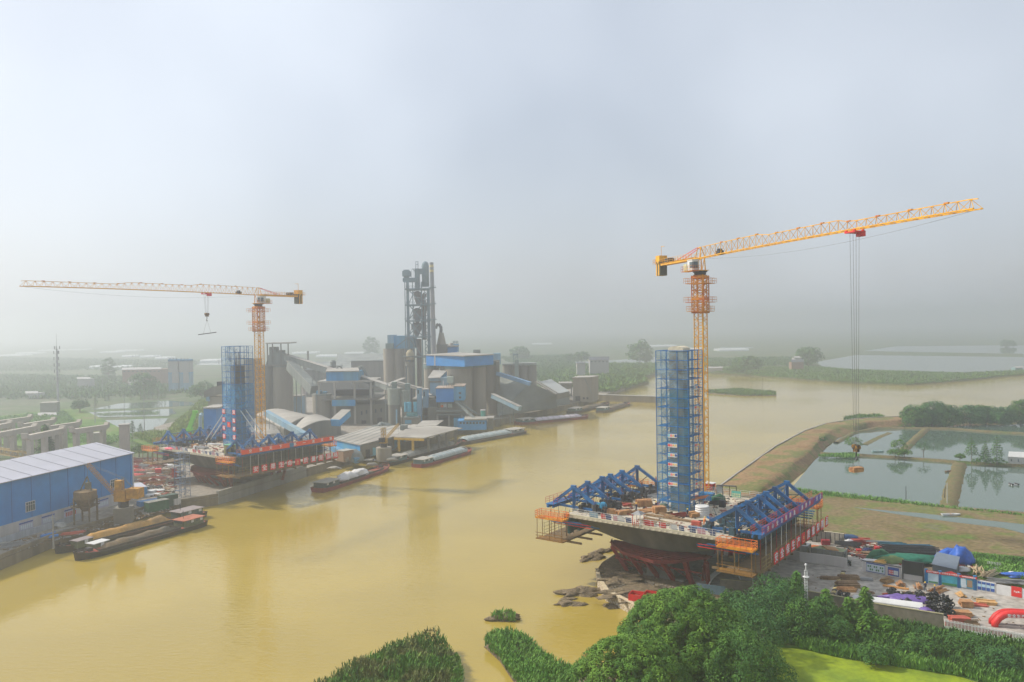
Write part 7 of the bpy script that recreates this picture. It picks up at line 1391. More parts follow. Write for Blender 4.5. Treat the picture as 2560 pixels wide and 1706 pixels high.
# --- small round silo, frame building
t = thing('round_silo', XY(802, 425), 'short round concrete silo in front of the open concrete frame building', 'silo'); part('shell', SILO, t, lambda b: cylD(b, 778, 825, 987, 422)); part('lid', GREYM, t, lambda b: cylD(b, 777, 826, 985, 422, 988)); part('hatch', DUSTB, t, lambda b: (boxD(b, 787, 797, 978, 420, 4, 986), boxD(b, 802, 812, 980, 422, 3, 986)))
part('ladder', GREYM, t, lambda b: boxD(b, 786, 788, 985, 416.5, .5))
t = thing('frame_building', XY(865, 435), 'open concrete frame building with a blue room on its roof', 'building')
part('lower_wall', SILOD, t, lambda b: (boxD(b, 825, 966, 1012, 420, 30), ))
part('roof_slab', CONC, t, lambda b: boxD(b, 790, 930, 953, 418, 26, 957)); part('middle_slab', CONCD, t, lambda b: boxD(b, 800, 940, 998, 416, 30, 1002)); part('blue_band', DUSTB, t, lambda b: boxD(b, 826, 884, 1001, 415, 2, 1016))
for x in (794, 833, 883, 924): part('column', CONC, t, lambda b: (boxD(b, x - 2.5, x + 2.5, 957, 418, 1.2), boxD(b, x - 2.5, x + 2.5, 957, 442, 1.2)))
o = part('roof_room', DUSTB, t, lambda b: boxD(b, 813, 893, 930, 420, 16, 953)); part('room_roof', ROOFG, o, lambda b: b.prism([XY(812, 419)[:2], XY(896, 419)[:2], XY(894, 437)[:2], XY(816, 437)[:2]], zat(930, 855, 420) + .003, [zat(930, 855, 420) + .5, zat(930, 855, 420) + .5, zat(924, 855, 420), zat(924, 855, 420)]))
part('dark_floor', DARK, t, lambda b: boxD(b, 830, 925, 975, 436, 8, 1000))
for k, (x, y) in enumerate(((900, 1029), (912, 1026), (935, 1024), (949, 1022))): part('window', GLASS, t, lambda b: boxD(b, x - 2, x + 2, y, 419.6, .5, y + 9))
for k, (x, y) in enumerate(((905, 1052), (945, 1045))): part('doorway', DARK, t, lambda b: boxD(b, x - 6, x + 6, y, 419.5, .7, y + 16))
part('steel_stair', GREYM, t, lambda b: [b.bar(pD(x, 927, 430), pD(x, 965, 430), .25) for x in (781, 791, 800, 809)] + [b.bar(pD(781, y, 430), pD(809, y, 430), .2) for y in (928, 940, 952)] + [b.bar(pD(781, 928, 430), pD(800, 952, 430), .15)])
t = thing('duct_arch', XY(910, 432), 'dark bent ducts rising from the roof of the blue room', 'duct')
for k, pts in enumerate(([(893, 935), (900, 917), (905, 917), (916, 936), (944, 968)], [(838, 929), (845, 916), (852, 917), (860, 930)], [(856, 930), (864, 922), (870, 928)])): q = [pD(x, y, 433) for x, y in pts]; MB().path(q, .65 - .15 * k, 8).build('duct', GREYM, t)
t = thing('round_filter', XY(830, 520), 'round dusty vessel behind the blue-topped building', 'vessel'); part('vessel', GREYM, t, lambda b: cylD(b, 824, 838, 905, 500, 950)); part('cone', GREYM, t, lambda b: cylD(b, 824, 838, 901, 500, 905, r2=1)); part('platform', GREYM, t, lambda b: boxD(b, 815, 850, 915, 497, 6, 917))
t = thing('chimney', XY(768, 620), 'thin square chimney far behind the steep gallery', 'chimney'); part('shaft', SILOD, t, lambda b: (cylD(b, 766, 771, 878, 620),))
part('base', SILOD, t, lambda b: boxD(b, 755, 762, 898, 600, 3)); t = thing('far_shed', XY(760, 540), 'small pale blue shed between the silos and the steep gallery', 'shed'); part('wall', DUSTB2, t, lambda b: boxD(b, 727, 750, 992, 470, 8)); part('roof', ROOFG, t, lambda b: boxD(b, 726, 751, 990, 469.5, 9, 992.2)); part('tank', GREYW, t, lambda b: cylD(b, 750, 762, 963, 480))
for x0, x1, y, D, m, lab, cat in ((842, 960, 905, 640, SILOD, 'long low distant shed behind the blue-topped building', 'shed'), (755, 875, 925, 600, mat('haze_wall', (.15, .15, .14), .9), 'dark distant shed wall left of the preheater silos', 'shed')):
    t = thing('long_shed', XY((x0 + x1) / 2, D), lab, cat); part('wall', m, t, lambda b: boxD(b, x0, x1, y, D, 30)); part('roof', GREYM, t, lambda b: b.prism([XY(x0 - 1, D - 1)[:2], XY(x1 + 1, D - 1)[:2], XY(x1 + 1, D + 31)[:2], XY(x0 - 1, D + 31)[:2]], zat(y, 800, D) + .01, [zat(y, 800, D) + .4] * 2 + [zat(y, 800, D) + 5] * 2))
# --- vaulted roofs
def vault(pts, ze, rise, label, m=ROOFG):
    q = [P(x, y, ze) for x, y in pts]; t = thing('vaulted_shed', ((q[0].x + q[2].x) / 2, (q[0].y + q[2].y) / 2, GZ), label, 'shed', 'vaulted sheds'); n = 12; vs = []
    for i in range(n + 1):
        f_ = i / n; h = rise * 4 * f_ * (1 - f_); vs += [up(q[0].lerp(q[1], f_), h), up(q[3].lerp(q[2], f_), h)]
    m_ = MB(); m_.add(vs + [v - Vector((0, 0, .3)) for v in vs], [(2 * i, 2 * i + 2, 2 * i + 3, 2 * i + 1) for i in range(n)] + [(2 * i + 1 + 2 * n + 2, 2 * i + 3 + 2 * n + 2, 2 * i + 2 + 2 * n + 2, 2 * i + 2 * n + 2) for i in range(n)] + [(2 * i, 2 * i + 2 * n + 2, 2 * i + 2 + 2 * n + 2, 2 * i + 2) for i in range(n)]); m_.build('roof', m, t)
    m_ = MB()
    for k, (a, b) in enumerate(((q[0], q[1]), (q[3], q[2]))):
        for i in range(n): f0, f1 = i / n, (i + 1) / n; A, B = a.lerp(b, f0), a.lerp(b, f1); m_.add([(A.x, A.y, GZ), (B.x, B.y, GZ), (B.x, B.y, ze - .3 + rise * 4 * f1 * (1 - f1)), (A.x, A.y, ze - .3 + rise * 4 * f0 * (1 - f0))], [(0, 1, 2, 3)])
    for a, b in ((q[0], q[3]), (q[1], q[2])): m_.add([(a.x, a.y, GZ), (b.x, b.y, GZ), (b.x, b.y, ze - .3), (a.x, a.y, ze - .3)], [(0, 1, 2, 3)])
    m_.build('wall', SILOD, t); return t
vault([(710, 1072), (800, 1044), (735, 1032), (640, 1036)], 8, 2.6, 'wide pale vaulted roof in front of the tall silos'); vault([(735, 1086), (852, 1057), (818, 1046), (740, 1060)], 8, 3.2, 'pale vaulted roof with an open dark arched end beside the quay warehouse'); vault([(640, 1100), (705, 1088), (690, 1066), (622, 1070)], 7, 1.5, 'small pale vaulted roof behind the left crane mast')
# --- quay warehouses
q = roof_quad([(830, 1097), (901, 1112), (986, 1091), (1030, 1062), (926, 1067)], 8.0); t = thing('quay_warehouse', (q[1].x, q[1].y, GZ), 'blue-walled quay warehouse with a big dusty roof and roof pipes', 'warehouse'); pl = [(v.x, v.y) for v in q]; cx, cy = sum(x for x, _ in pl) / 5, sum(y for _, y in pl) / 5
part('wall', DUSTB, t, lambda b: b.prism([(cx + (x - cx) * .97, cy + (y - cy) * .97) for x, y in pl], GZ, 7.6)); part('roof', ROOFG, t, lambda b: b.prism(pl, 7.61, 8.0)); part('front_panel', SILOD, t, lambda b: b.quad(q[1] - Vector((0, .4, 5.2)), q[2] - Vector((0, .4, 5.2)), q[2] - Vector((0, .4, .5)), q[1] - Vector((0, .4, .5)), .1))
for f_ in (.15, .35, .55, .8): a = q[1].lerp(q[2], f_); part('door', (DARK, ICON[4])[f_ == .35], t, lambda b: b.quad((a.x - 1.5, a.y - .6, GZ), (a.x + 1.6, a.y - .35, GZ), (a.x + 1.6, a.y - .35, 5.6), (a.x - 1.5, a.y - .6, 5.6), .08))
for k in range(5): f_ = k / 5 + .1; part('roof_seam', GREYM, t, lambda b: b.bar(up(q[0].lerp(q[1], f_), .05), up(q[4].lerp(q[3], f_), .05), .25, .1))
part('roof_pipe', GREYM, t, lambda b: b.path([pD(928, 1070, 372) , pD(948, 1066, 372), pD(952, 1059, 374), pD(962, 1062, 374), pD(976, 1068, 374), pD(990, 1068, 376), pD(1012, 1071, 372)], .9, 8)); part('roof_pipe', GREYM, t, lambda b: b.path([pD(945, 1062, 380), pD(966, 1060, 380), pD(985, 1067, 380)], .7, 8)); part('fan_unit', GREYM, t, lambda b: b.box(up(P(1010, 1075, 8), 1), (3, 3, 2.4)))
q = roof_quad([(985, 1092), (1060, 1095), (1156, 1070), (1032, 1061)], 8.6); t = thing('loading_canopy', (q[1].x, q[1].y, GZ), 'open loading canopy with yellow fascia and posts carrying a blue box', 'canopy'); pl = [(v.x, v.y) for v in q]; part('roof', ROOFG, t, lambda b: b.prism(pl, 8.2, 8.6)); part('fascia', mat('fascia_yellow', (.62, .38, .05), .6, var=.15), t, lambda b: b.bar(up(q[0], -.8) + Vector((0, -.3, 0)), up(q[1], -.8) + Vector((0, -.3, 0)), .3, .9))
for k, (a, b_, f_) in enumerate(((q[0], q[1], .15), (q[0], q[1], .62), (q[1], q[2], .1), (q[1], q[2], .36), (q[1], q[2], .55), (q[1], q[2], .8), (q[0], q[3], .4), (q[3], q[2], .5))): p = a.lerp(b_, f_); part('post', mat('fascia_yellow', (.62, .38, .05)) if k < 2 else CONCD, t, lambda b: b.bar((p.x, p.y + 1, GZ), (p.x, p.y + 1, 8.2), 1.0))
q = roof_quad([(1036, 1066), (1080, 1067), (1103, 1062), (1060, 1061)], 13.2); t = thing('roof_box', (q[0].x, q[0].y, 8.6), 'bright blue box room standing on the loading canopy roof', 'building'); 
a0, a1 = XY(1036, 357), XY(1084, 357); a2, a3 = XY(1103, 377), XY(1054, 377); part('wall', WBLUE, t, lambda b: b.prism([a0[:2], a1[:2], a2[:2], a3[:2]], 8.62, zat(1067, 1060, 357))); part('roof', ROOFG, t, lambda b: b.prism([(a0.x - .3, a0.y - .3), (a1.x + .3, a1.y - .3), (a2.x + .3, a2.y), (a3.x - .3, a3.y)], zat(1067, 1060, 357) + .01, zat(1067, 1060, 357) + .3))
o = MB(); cylD(o, 985.5, 989.5, 1025, 378); tag(o.build('steel_stack', DUSTB2), 'thin pale blue steel stack rising through the quay warehouse roof', 'stack')
# --- filters and small vessels
t = thing('twin_silos', XY(985, 398), 'pair of grey-green steel vessels on legs below the preheater tower', 'silo')
for x0, x1, y in ((966, 998, 972), (1000, 1022, 976)):
    part('vessel', mat('vessel_greygreen', (.24, .26, .22), .7, var=.15, scale=.4), t, lambda b: cylD(b, x0, x1, y, 398, y + 40)); part('skirt', SILOD, t, lambda b: cylD(b, x0 + 1, x1 - 1, y + 40, 398)); part('top_frame', GREYM, t, lambda b: [b.bar(pD(x, y, 398), pD(x + 4, y - 12, 398), .3) for x in (x0, x0 + 8, x0 + 16)] + [b.bar(pD(x0, y - 12, 398), pD(x1 + 4, y - 12, 398), .3)]); part('filter_box', COLLAR, t, lambda b: boxD(b, x0 + 10, x0 + 21, y - 16, 398, 4, y))
part('process_stack', DARK, t, lambda b: cylD(b, 1023, 1028, 972, 392))
t = thing('blue_vessels', XY(1018, 392), 'cyan blue cylindrical filters on a steel deck left of the big blue box', 'filter')
for x0, x1 in ((1007, 1014), (1014, 1025), (1030, 1039)): part('vessel', mat('cyan_dusty', (.08, .34, .46), .6, var=.2), t, lambda b: cylD(b, x0, x1, 1006, 390, 1030))
part('steel_deck', GREYM, t, lambda b: (boxD(b, 1005, 1042, 1044, 386, 8, 1047),)); part('pump', mat('teal_dusty', (.06, .24, .26), .6, var=.2), t, lambda b: (boxD(b, 1012, 1032, 1034, 388, 4, 1042), cylD(b, 1032, 1040, 1032, 389, 1042))); part('base_wall', SILO, t, lambda b: boxD(b, 1004, 1042, 1047, 387, 10)); part('blue_door', DUSTB, t, lambda b: boxD(b, 1008, 1024, 1051, 386.5, .6, 1060))
for x0, x1, y0, y1, D, lab in ((1039, 1049, 971, 985, 400, 'small pale blue box with a dark door on the roofs'), (1054, 1066, 975, 992, 405, 'small grey-blue box left of the big blue box')): t = thing('roof_cabin', XY(x0, D), lab, 'cabin'); part('wall', DUSTB2, t, lambda b: boxD(b, x0, x1, y0, D, 5)); part('door', DARK, t, lambda b: boxD(b, x0 + 2, x0 + 5, y0 + 5, D - .1, .3, y1)); part('roof', ROOFG, t, lambda b: boxD(b, x0 - 1, x1 + 1, y0 - 1, D - .3, 6, y0))
t = thing('concrete_block', XY(1075, 430), 'rough concrete production block between the filters and the big blue box', 'building'); part('wall', SILOD, t, lambda b: (boxD(b, 1028, 1090, 1000, 412, 18), boxD(b, 1050, 1112, 1020, 405, 14))); part('roof', ROOFG, t, lambda b: (boxD(b, 1028, 1062, 997, 411, 16, 1000), boxD(b, 1055, 1075, 988, 413, 10, 991)))
# --- big blue box on concrete structure
t = thing('packing_tower', XY(1122, 405), 'vivid blue cladded room on a dark concrete packing building', 'building'); part('blue_room', WBLUE, t, lambda b: boxD(b, 1087, 1131, 972, 402, 14, 1006)); part('blue_wing', DUSTB, t, lambda b: boxD(b, 1131, 1158, 967, 403, 14, 1002)); part('room_roof', mat('roof_rusty', (.36, .28, .22), .8, var=.2), t, lambda b: (boxD(b, 1086, 1132, 970, 401.6, 15, 972), boxD(b, 1131.2, 1159, 965, 402.6, 15, 967)))
part('core', SILOD, t, lambda b: boxD(b, 1092, 1158, 1003, 406, 10)); part('balcony', GREYM, t, lambda b: (boxD(b, 1087, 1150, 1028, 400, 4, 1030), boxD(b, 1087, 1150, 1037, 400, 4, 1039))); part('sign_cloth', WHITE, t, lambda b: (boxD(b, 1098, 1113, 1010, 405.6, .3, 1022),)); part('sign_cloth', mat('cloth_greenwhite', (.45, .5, .42), .7), t, lambda b: boxD(b, 1116, 1127, 1010, 405.6, .3, 1020)); part('orange_mark', ORANGE, t, lambda b: b.tube(pD(1105, 1016, 405.5), pD(1105, 1016, 405.3), .8, n=10))
for x in (1089, 1118, 1150): part('column', CONC, t, lambda b: boxD(b, x - 2, x + 2, 1039, 401, 1.2))
for y in (985, 996): part('window', GLASS, t, lambda b: boxD(b, 1144, 1150, y - 4, 402.6, .5, y + 1))
part('gateway', DARK, t, lambda b: boxD(b, 1094, 1116, 1045, 404, 3)); part('chute', GREYM, t, lambda b: (b.bar(pD(1140, 1005, 402), pD(1188, 1048, 392), 1.0), b.bar(pD(1145, 1003, 404), pD(1200, 1040, 398), .7)))
t = thing('filter_box', XY(1124, 410), 'pale green filter unit on legs on top of the vivid blue room', 'filter'); part('body', mat('pale_green_metal', (.34, .40, .34), .6, var=.15), t, lambda b: boxD(b, 1115, 1130, 943, 408, 4, 958)); part('leg', GREYM, t, lambda b: [b.bar(pD(x, 958, 408), pD(x, 970, 408), .25) for x in (1116, 1122, 1129)]); part('vent_pipe', WHITE, t, lambda b: b.bar(pD(1108, 952, 406), pD(1108, 970, 406), .4))
t = thing('stepped_annex', XY(1090, 432), 'stepped pale annex with sloping roofs left of the big silos', 'building'); part('wall', DUSTB2, t, lambda b: (boxD(b, 1072, 1116, 945, 420, 12, 990),)); part('band', SILOD, t, lambda b: boxD(b, 1070, 1100, 953, 419.5, 2, 957)); part('roof', ROOFG, t, lambda b: b.add([pD(1069, 945, 419), pD(1100, 944, 419), pD(1117, 927, 434), pD(1083, 926, 434), pD(1069, 947, 419), pD(1100, 946, 419), pD(1117, 929, 434), pD(1083, 928, 434)], [(0, 1, 2, 3), (7, 6, 5, 4), (0, 4, 5, 1), (1, 5, 6, 2), (2, 6, 7, 3), (3, 7, 4, 0)])); part('blue_gable', DUSTB, t, lambda b: b.add([pD(1100, 946, 419.2), pD(1117, 929, 434), pD(1117, 952, 434), pD(1100, 952, 419.2)], [(0, 1, 2, 3)]))
# --- big silo row
t = thing('silo_row', XY(1170, 446), 'row of big clinker silos joined under a long blue rooftop hall', 'silo', None)
for x0, x1, y, D in ((1058, 1096, 911, 452), (1109, 1178, 911, 440), (1174, 1213, 908, 448), (1208, 1246, 903, 456)):
    o = part('silo', SILO, t, lambda b: cylD(b, x0, x1, y, D, n=32)); part('collar', COLLAR, o, lambda b: cylD(b, x0 - 1.5, x1 + 1.5, y - 1, D, y + 10, n=32)); part('lid', ROOFG, o, lambda b: cylD(b, x0 - 2, x1 + 2, y - 2.5, D, y - 1, n=32))
o = part('rooftop_hall', WBLUE, t, lambda b: b.prism([XY(1064, 445)[:2], XY(1160, 424)[:2], XY(1232, 444)[:2], XY(1140, 474)[:2]], zat(914, 1150, 440), [zat(889, 1064, 445), zat(891, 1150, 428), zat(888, 1232, 444), zat(884, 1140, 470)])); part('hall_roof', ROOFG, o, lambda b: b.prism([XY(1062, 445)[:2], XY(1160, 422)[:2], XY(1234, 444)[:2], XY(1140, 476)[:2]], [zat(889, 1064, 445) + .01, zat(891, 1150, 428) + .01, zat(888, 1232, 444) + .01, zat(884, 1140, 470) + .01], [zat(889, 1064, 445) + .5, zat(891, 1150, 428) + .5, zat(888, 1232, 444) + .5, zat(884, 1140, 470) + .5]))
part('pale_wing', DUSTB2, t, lambda b: boxD(b, 1232, 1250, 884, 455, 8, 912)); part('pipe', GREYW, t, lambda b: b.bar(pD(1087, 888, 432), pD(1087, 915, 432), .7)); part('stair_shaft', SILOD, t, lambda b: boxD(b, 1238, 1247, 905, 448, 5)); part('roof_unit', GREYM, t, lambda b: boxD(b, 1182, 1199, 875, 470, 6, 886))
# --- low blue quay building
t = thing('blue_office', XY(1175, 392), 'long low blue quay building with a pale roof in front of the big silos', 'building'); part('wall', mat('office_blue', (.06, .27, .55), .6, var=.12, scale=.6), t, lambda b: boxD(b, 1140, 1212, 1052, 388, 9)); part('roof', ROOFG, t, lambda b: boxD(b, 1156, 1213, 1048, 387, 11, 1051.5)); part('roof_blue', DUSTB, t, lambda b: boxD(b, 1130, 1180, 1046, 400, 6))
for k in range(8): part('window', GLASS, t, lambda b: boxD(b, 1145 + 8.2 * k, 1150 + 8.2 * k, 1056, 387.7, .4, 1061))
t = thing('green_tank', XY(1204, 398), 'green round tank behind the low blue quay building', 'tank'); part('shell', mat('green_dusty', (.08, .30, .24), .6, var=.2), t, lambda b: cylD(b, 1198, 1210, 1027, 398, 1048)); part('lid', GREYW, t, lambda b: cylD(b, 1197.5, 1210.5, 1025, 398, 1027)); part('legs', GREYM, t, lambda b: boxD(b, 1198, 1210, 1048, 398, 3))
t = thing('dark_kiosk', XY(1222, 392), 'dark kiosk at the right end of the low blue quay building', 'kiosk'); part('wall', SILOD, t, lambda b: boxD(b, 1216, 1228, 1048, 390, 6)); part('roof', ROOFG, t, lambda b: boxD(b, 1214, 1231, 1045, 389, 8, 1048)); part('block', SILOD, t, lambda b: boxD(b, 1234, 1244, 1048, 400, 6))
# --- preheater tower, chimney
D0 = 500; t = thing('preheater_tower', XY(1042, D0), 'tall open steel preheater tower with cyclones and a domed duct', 'tower'); PS = mat('preheater_steel', (.12, .19, .22), .7, var=.2, scale=.3); PC = mat('cyclone_brown', (.15, .12, .11), .85, var=.2, scale=.3, colr2=(.12, .13, .14))
for x, w_ in ((1013.5, 1.4), (1020.5, 6.5), (1033, 1.6), (1055, 2.6), (1062, 1.2), (1072, 7)):
    part('column', PS, t, lambda b: (boxD(b, x - w_ / 2, x + w_ / 2, 705 if x < 1060 else 722, D0, 1.4), boxD(b, x - w_ / 2, x + w_ / 2, 705 if x < 1060 else 722, D0 + 16, 1.4)))
for y in (721, 761, 801, 842, 892): part('floor', PS, t, lambda b: (boxD(b, 1013, 1078, y, D0 - .8, 19, y + 3), ))
def rail(b, y):
    for z in (3, 6): b.bar(pD(1012, y - z, D0 - .9), pD(1090, y - z, D0 - .9), .12)
    for k in range(20): b.bar(pD(1012 + 4 * k, y - 6, D0 - .9), pD(1012 + 4 * k, y, D0 - .9), .12)
for y in (721, 761, 801, 842): part('floor_rail', PS, t, lambda b: rail(b, y))
part('bracing', PS, t, lambda b: [(b.bar(pD(1023, ya, D0 - .2), pD(1054, yb, D0 - .2), .55), b.bar(pD(1023, yb, D0 + 16.5), pD(1036, ya, D0 + 16.5), .45)) for ya, yb in ((727, 758), (764, 798), (805, 838), (846, 888))] + [b.bar(pD(1054, ya, D0 + .3), pD(1023, yb, D0 + 8), .45) for ya, yb in ((764, 798), (805, 838))] + [b.bar(pD(1018, 846, D0 - .3), pD(990, 868, D0 - .3), .6)])
def cyc(b, x0, x1, yt, ym, yb): cylD(b, x0, x1, yt, D0 + 8, ym, 20); A_ = XY((x0 + x1) / 2, D0 + 8); r = (XY(x1, D0 + 8).x - XY(x0, D0 + 8).x) / 2; b.tube((A_.x, A_.y, zat(yb, x0, D0)), (A_.x, A_.y, zat(ym, x0, D0)), r * .25, r, 20); b.tube((A_.x, A_.y, zat(yt, x0, D0)), (A_.x, A_.y, zat(yt - 4, x0, D0)), r, r * .4, 20)
for a in ((1036, 1054, 731, 744, 762), (1033, 1055, 774, 792, 812), (1028, 1056, 811, 820, 842)): part('cyclone', PC, t, lambda b: cyc(b, *a))
part('duct', PC, t, lambda b: (cylD(b, 1040, 1053, 848, D0 + 8), cylD(b, 1056, 1066, 750, D0 + 10, 850), b.bar(pD(1056, 790, D0 + 8), pD(1066, 760, D0 + 10), 2.5), b.bar(pD(1045, 760, D0 + 8), pD(1063, 735, D0 + 10), 2.2)))
def dome(b):
    A_, B_ = XY(1057, D0 + 6), XY(1075, D0 + 6); r = (B_.x - A_.x) / 2; cx = (A_.x + B_.x) / 2; z0 = zat(717, 1066, D0 + 6); z1 = zat(666, 1066, D0 + 6); b.lathe((cx, D0 + 6, 0), [(r, z0), (r, z1)] + [(r * math.cos(k * .314), z1 + r * math.sin(k * .314) * 1.35) for k in range(1, 5)] + [(.05, z1 + r * 1.35)], 24)
part('domed_duct', PS, t, dome, True); part('riser', PS, t, lambda b: (boxD(b, 1039, 1050, 672, D0 + 4, 5, 721), boxD(b, 1048, 1062, 672, D0 + 4, 5, 685))); part('elevator_head', PS, t, lambda b: (boxD(b, 1008, 1027, 678, D0 + 2, 7, 691), boxD(b, 1011, 1024, 675, D0 + 3, 5, 678), boxD(b, 1009, 1046, 695, D0 + 2, 7, 705), boxD(b, 1012, 1023, 691, D0 + 3, 4, 696)))
part('top_mast', PS, t, lambda b: [b.bar(pD(x, 654, D0 + 5), pD(x, 674, D0 + 5), .35) for x in (1039.5, 1045)] + [b.bar(pD(1039.5, y, D0 + 5), pD(1045, y, D0 + 5), .3) for y in (655, 662)] + [b.bar(pD(1030, 673, D0 + 4), pD(1039, 673, D0 + 4), .4), b.bar(pD(1033, 674, D0 + 4), pD(1039, 682, D0 + 4), .3)] + [b.bar(pD(x, 674, D0 + 4), pD(x, 697, D0 + 4), .15) for x in (1029, 1033, 1037)])
part('stair', PS, t, lambda b: [b.bar(pD(1062 + (k % 2) * 8, 890 - 8 * k, D0 + 2), pD(1070 - (k % 2) * 8, 882 - 8 * k, D0 + 2), .4) for k in range(20)])
def chim(b): b.tube((XY(1084.5, 496).x, 496, 2), (XY(1081.5, 496).x, 496, zat(657, 1082, 496)), 1.7, 1.25, 20)
t = thing('chimney', XY(1083, 496), 'tall slim chimney with faded yellow bands beside the preheater tower', 'chimney'); part('shaft', mat('chimney_grey', (.26, .24, .23), .8, var=.12, scale=.2, colr2=(.20, .22, .24)), t, chim)
for ya, yb in ((663, 669), (675, 681)): part('yellow_band', mat('faded_yellow', (.55, .45, .20), .8), t, lambda b: b.tube((XY(1081.6, 496).x, 496, zat(yb, 1082, 496)), (XY(1081.5, 496).x, 496, zat(ya, 1082, 496)), 1.32, 1.3, 20))
for y in (720, 761, 800): part('gallery_ring', PS, t, lambda b: b.lathe((XY(1083, 496).x, 496, zat(y, 1083, 496)), [(1.3, 0), (2.3, 0), (2.3, .4), (1.3, .4)], 16))
t = thing('gooseneck_duct', XY(1100, 512), 'buff cone with a gooseneck duct right of the slim chimney', 'duct'); part('cone', SILO, t, lambda b: cylD(b, 1091, 1115, 832, 512, 862, r2=.9 + .5)); part('gooseneck', PC, t, lambda b: b.path([pD(1102, 832, 512), pD(1103, 822, 512), pD(1101, 815, 512), pD(1096, 811, 512), pD(1091, 814, 512), pD(1089, 822, 512)], 1.0, 10)); part('base', SILOD, t, lambda b: boxD(b, 1090, 1117, 862, 510, 10, 900))
t = thing('blue_kiln_house', XY(1120, 520), 'small vivid blue house behind the silo row roof', 'building'); part('wall', WBLUE, t, lambda b: boxD(b, 1098, 1142, 868, 512, 8, 892)); part('roof', ROOFG, t, lambda b: boxD(b, 1097, 1144, 865, 511, 10, 868)); part('head_box', DUSTB, t, lambda b: (boxD(b, 1133, 1145, 861, 520, 5, 880),)); part('dust_heap', ROOFG, t, lambda b: cylD(b, 1118, 1136, 858, 524, 868, r2=1)); part('base_block', SILOD, t, lambda b: boxD(b, 1098, 1146, 892, 513, 8)); part('frame', PS, t, lambda b: cage(b, pD(1139, 861, 522), 3, 3, 2, 0, .2))
t = thing('raw_mill_block', XY(1000, 520), 'blue cladded block on round buff silos left of the preheater tower', 'building'); part('clad_block', DUSTB, t, lambda b: boxD(b, 984, 1036, 840, 508, 14, 872)); part('clad_wing', DUSTB2, t, lambda b: boxD(b, 968, 984, 838, 509, 14, 872)); part('roof_unit', COLLAR, t, lambda b: boxD(b, 963, 982, 859, 505, 3, 872))
for x0, x1 in ((957, 988), (984, 1012), (1006, 1036)): part('silo', SILO, t, lambda b: cylD(b, x0, x1, 872, 510))
part('dome_vessel', mat('dome_buff', (.38, .32, .20), .8, var=.2), t, lambda b: (cylD(b, 1014, 1034, 884, 498, 900), b.lathe((XY(1024, 498).x, 498, zat(884, 1024, 498)), [(2.5, 0), (2.3, .8), (1.6, 1.8), (.6, 2.4), (.05, 2.5)], 16))); part('vessel_leg', SILOD, t, lambda b: (cylD(b, 1012, 1036, 906, 498, 915), cylD(b, 1016, 1032, 915, 498)))
part('platform', GREYM, t, lambda b: (boxD(b, 1003, 1040, 891, 494, 8, 893),))
# --- right sheds and blocks
q = [pD(1243, 930, 470), pD(1328, 960, 440), pD(1332, 975, 440), pD(1243, 945, 470)]; t = thing('stacker_shed', XY(1300, 470), 'long grey shed with a sloping blue roof edge right of the silo row', 'shed')
part('wall', mat('shed_dusty', (.20, .22, .20), .8, var=.15, scale=.2, colr2=(.15, .17, .16)), t, lambda b: b.add([pD(1243, 932, 470), pD(1325, 958, 450), pD(1392, 985, 455), pD(1392, 1020, 455), pD(1243, 1040, 440), pD(1243, 932, 480), pD(1325, 958, 485), pD(1392, 985, 485), pD(1392, 1010, 485), pD(1243, 1020, 480)], [(0, 1, 2, 3, 4)[::-1], (0, 5, 6, 1), (1, 6, 7, 2), (2, 7, 8, 3), (9, 8, 7, 6, 5)]))
part('blue_edge', mat('edge_paleblue', (.16, .30, .46), .6, var=.15), t, lambda b: b.bar(pD(1243, 934, 449), pD(1326, 960, 440), 2.5, 2.0)); part('walkway_roof', ROOFG, t, lambda b: (b.bar(pD(1340, 955, 452), pD(1390, 986, 446), 1.6, .5), b.bar(pD(1346, 954, 454), pD(1396, 984, 448), .8, .4)))
t = thing('slope_shed', XY(1390, 470), 'grey shed with a steep sheet roof at the end of the works', 'shed'); part('roof', mat('roof_slate', (.27, .29, .29), .7, var=.15, scale=.2), t, lambda b: b.quad(pD(1392, 985, 448), pD(1424, 978, 452), pD(1378, 948, 482), pD(1350, 954, 478), .4)); part('wall', SILOD, t, lambda b: b.add([pD(1392, 986, 448), pD(1424, 979, 452), pD(1424, 992, 452), pD(1392, 1000, 448)], [(0, 1, 2, 3)]))
t = thing('quay_shed', XY(1380, 440), 'low dusty shed with pale roof strip at the far quay', 'shed'); part('wall', mat('wall_lichen', (.22, .25, .22), .8, var=.15, scale=.3), t, lambda b: b.prism([P(1330, 1024, GZ)[:2], P(1424, 1010, GZ)[:2], P(1424, 1000, GZ)[:2], P(1330, 1008, GZ)[:2]], GZ, 9)); part('roof', ROOFG, t, lambda b: b.prism([P(1327, 1026, GZ)[:2], P(1427, 1011, GZ)[:2], P(1427, 998, GZ)[:2], P(1327, 1007, GZ)[:2]], 9.01, 9.4)); part('door', DARK, t, lambda b: b.box((P(1337, 1023, GZ).x, P(1337, 1023, GZ).y - .4, 4.5), (2, .4, 4)))
t = thing('back_silos', XY(1300, 560), 'block of joined grey silos behind the stacker shed', 'silo')
for k in range(4): part('silo', SILOD, t, lambda b: cylD(b, 1254 + 21 * k, 1277 + 21 * k, 914 if k > 1 else 910, 560))
part('roof_slab', GREYM, t, lambda b: boxD(b, 1254, 1340, 909, 553, 14, 913)); part('stair_mast', PS, t, lambda b: [b.bar(pD(1283, 884, 556), pD(1284, 910, 556), .4), b.bar(pD(1293, 884, 556), pD(1297, 910, 556), .4), b.bar(pD(1284, 900, 556), pD(1294, 890, 556), .3)] + [boxD(b, 1281, 1294, 885, 555, 4, 889)]); part('lift_shaft', COLLAR, t, lambda b: boxD(b, 1285, 1295, 900, 552, 4))
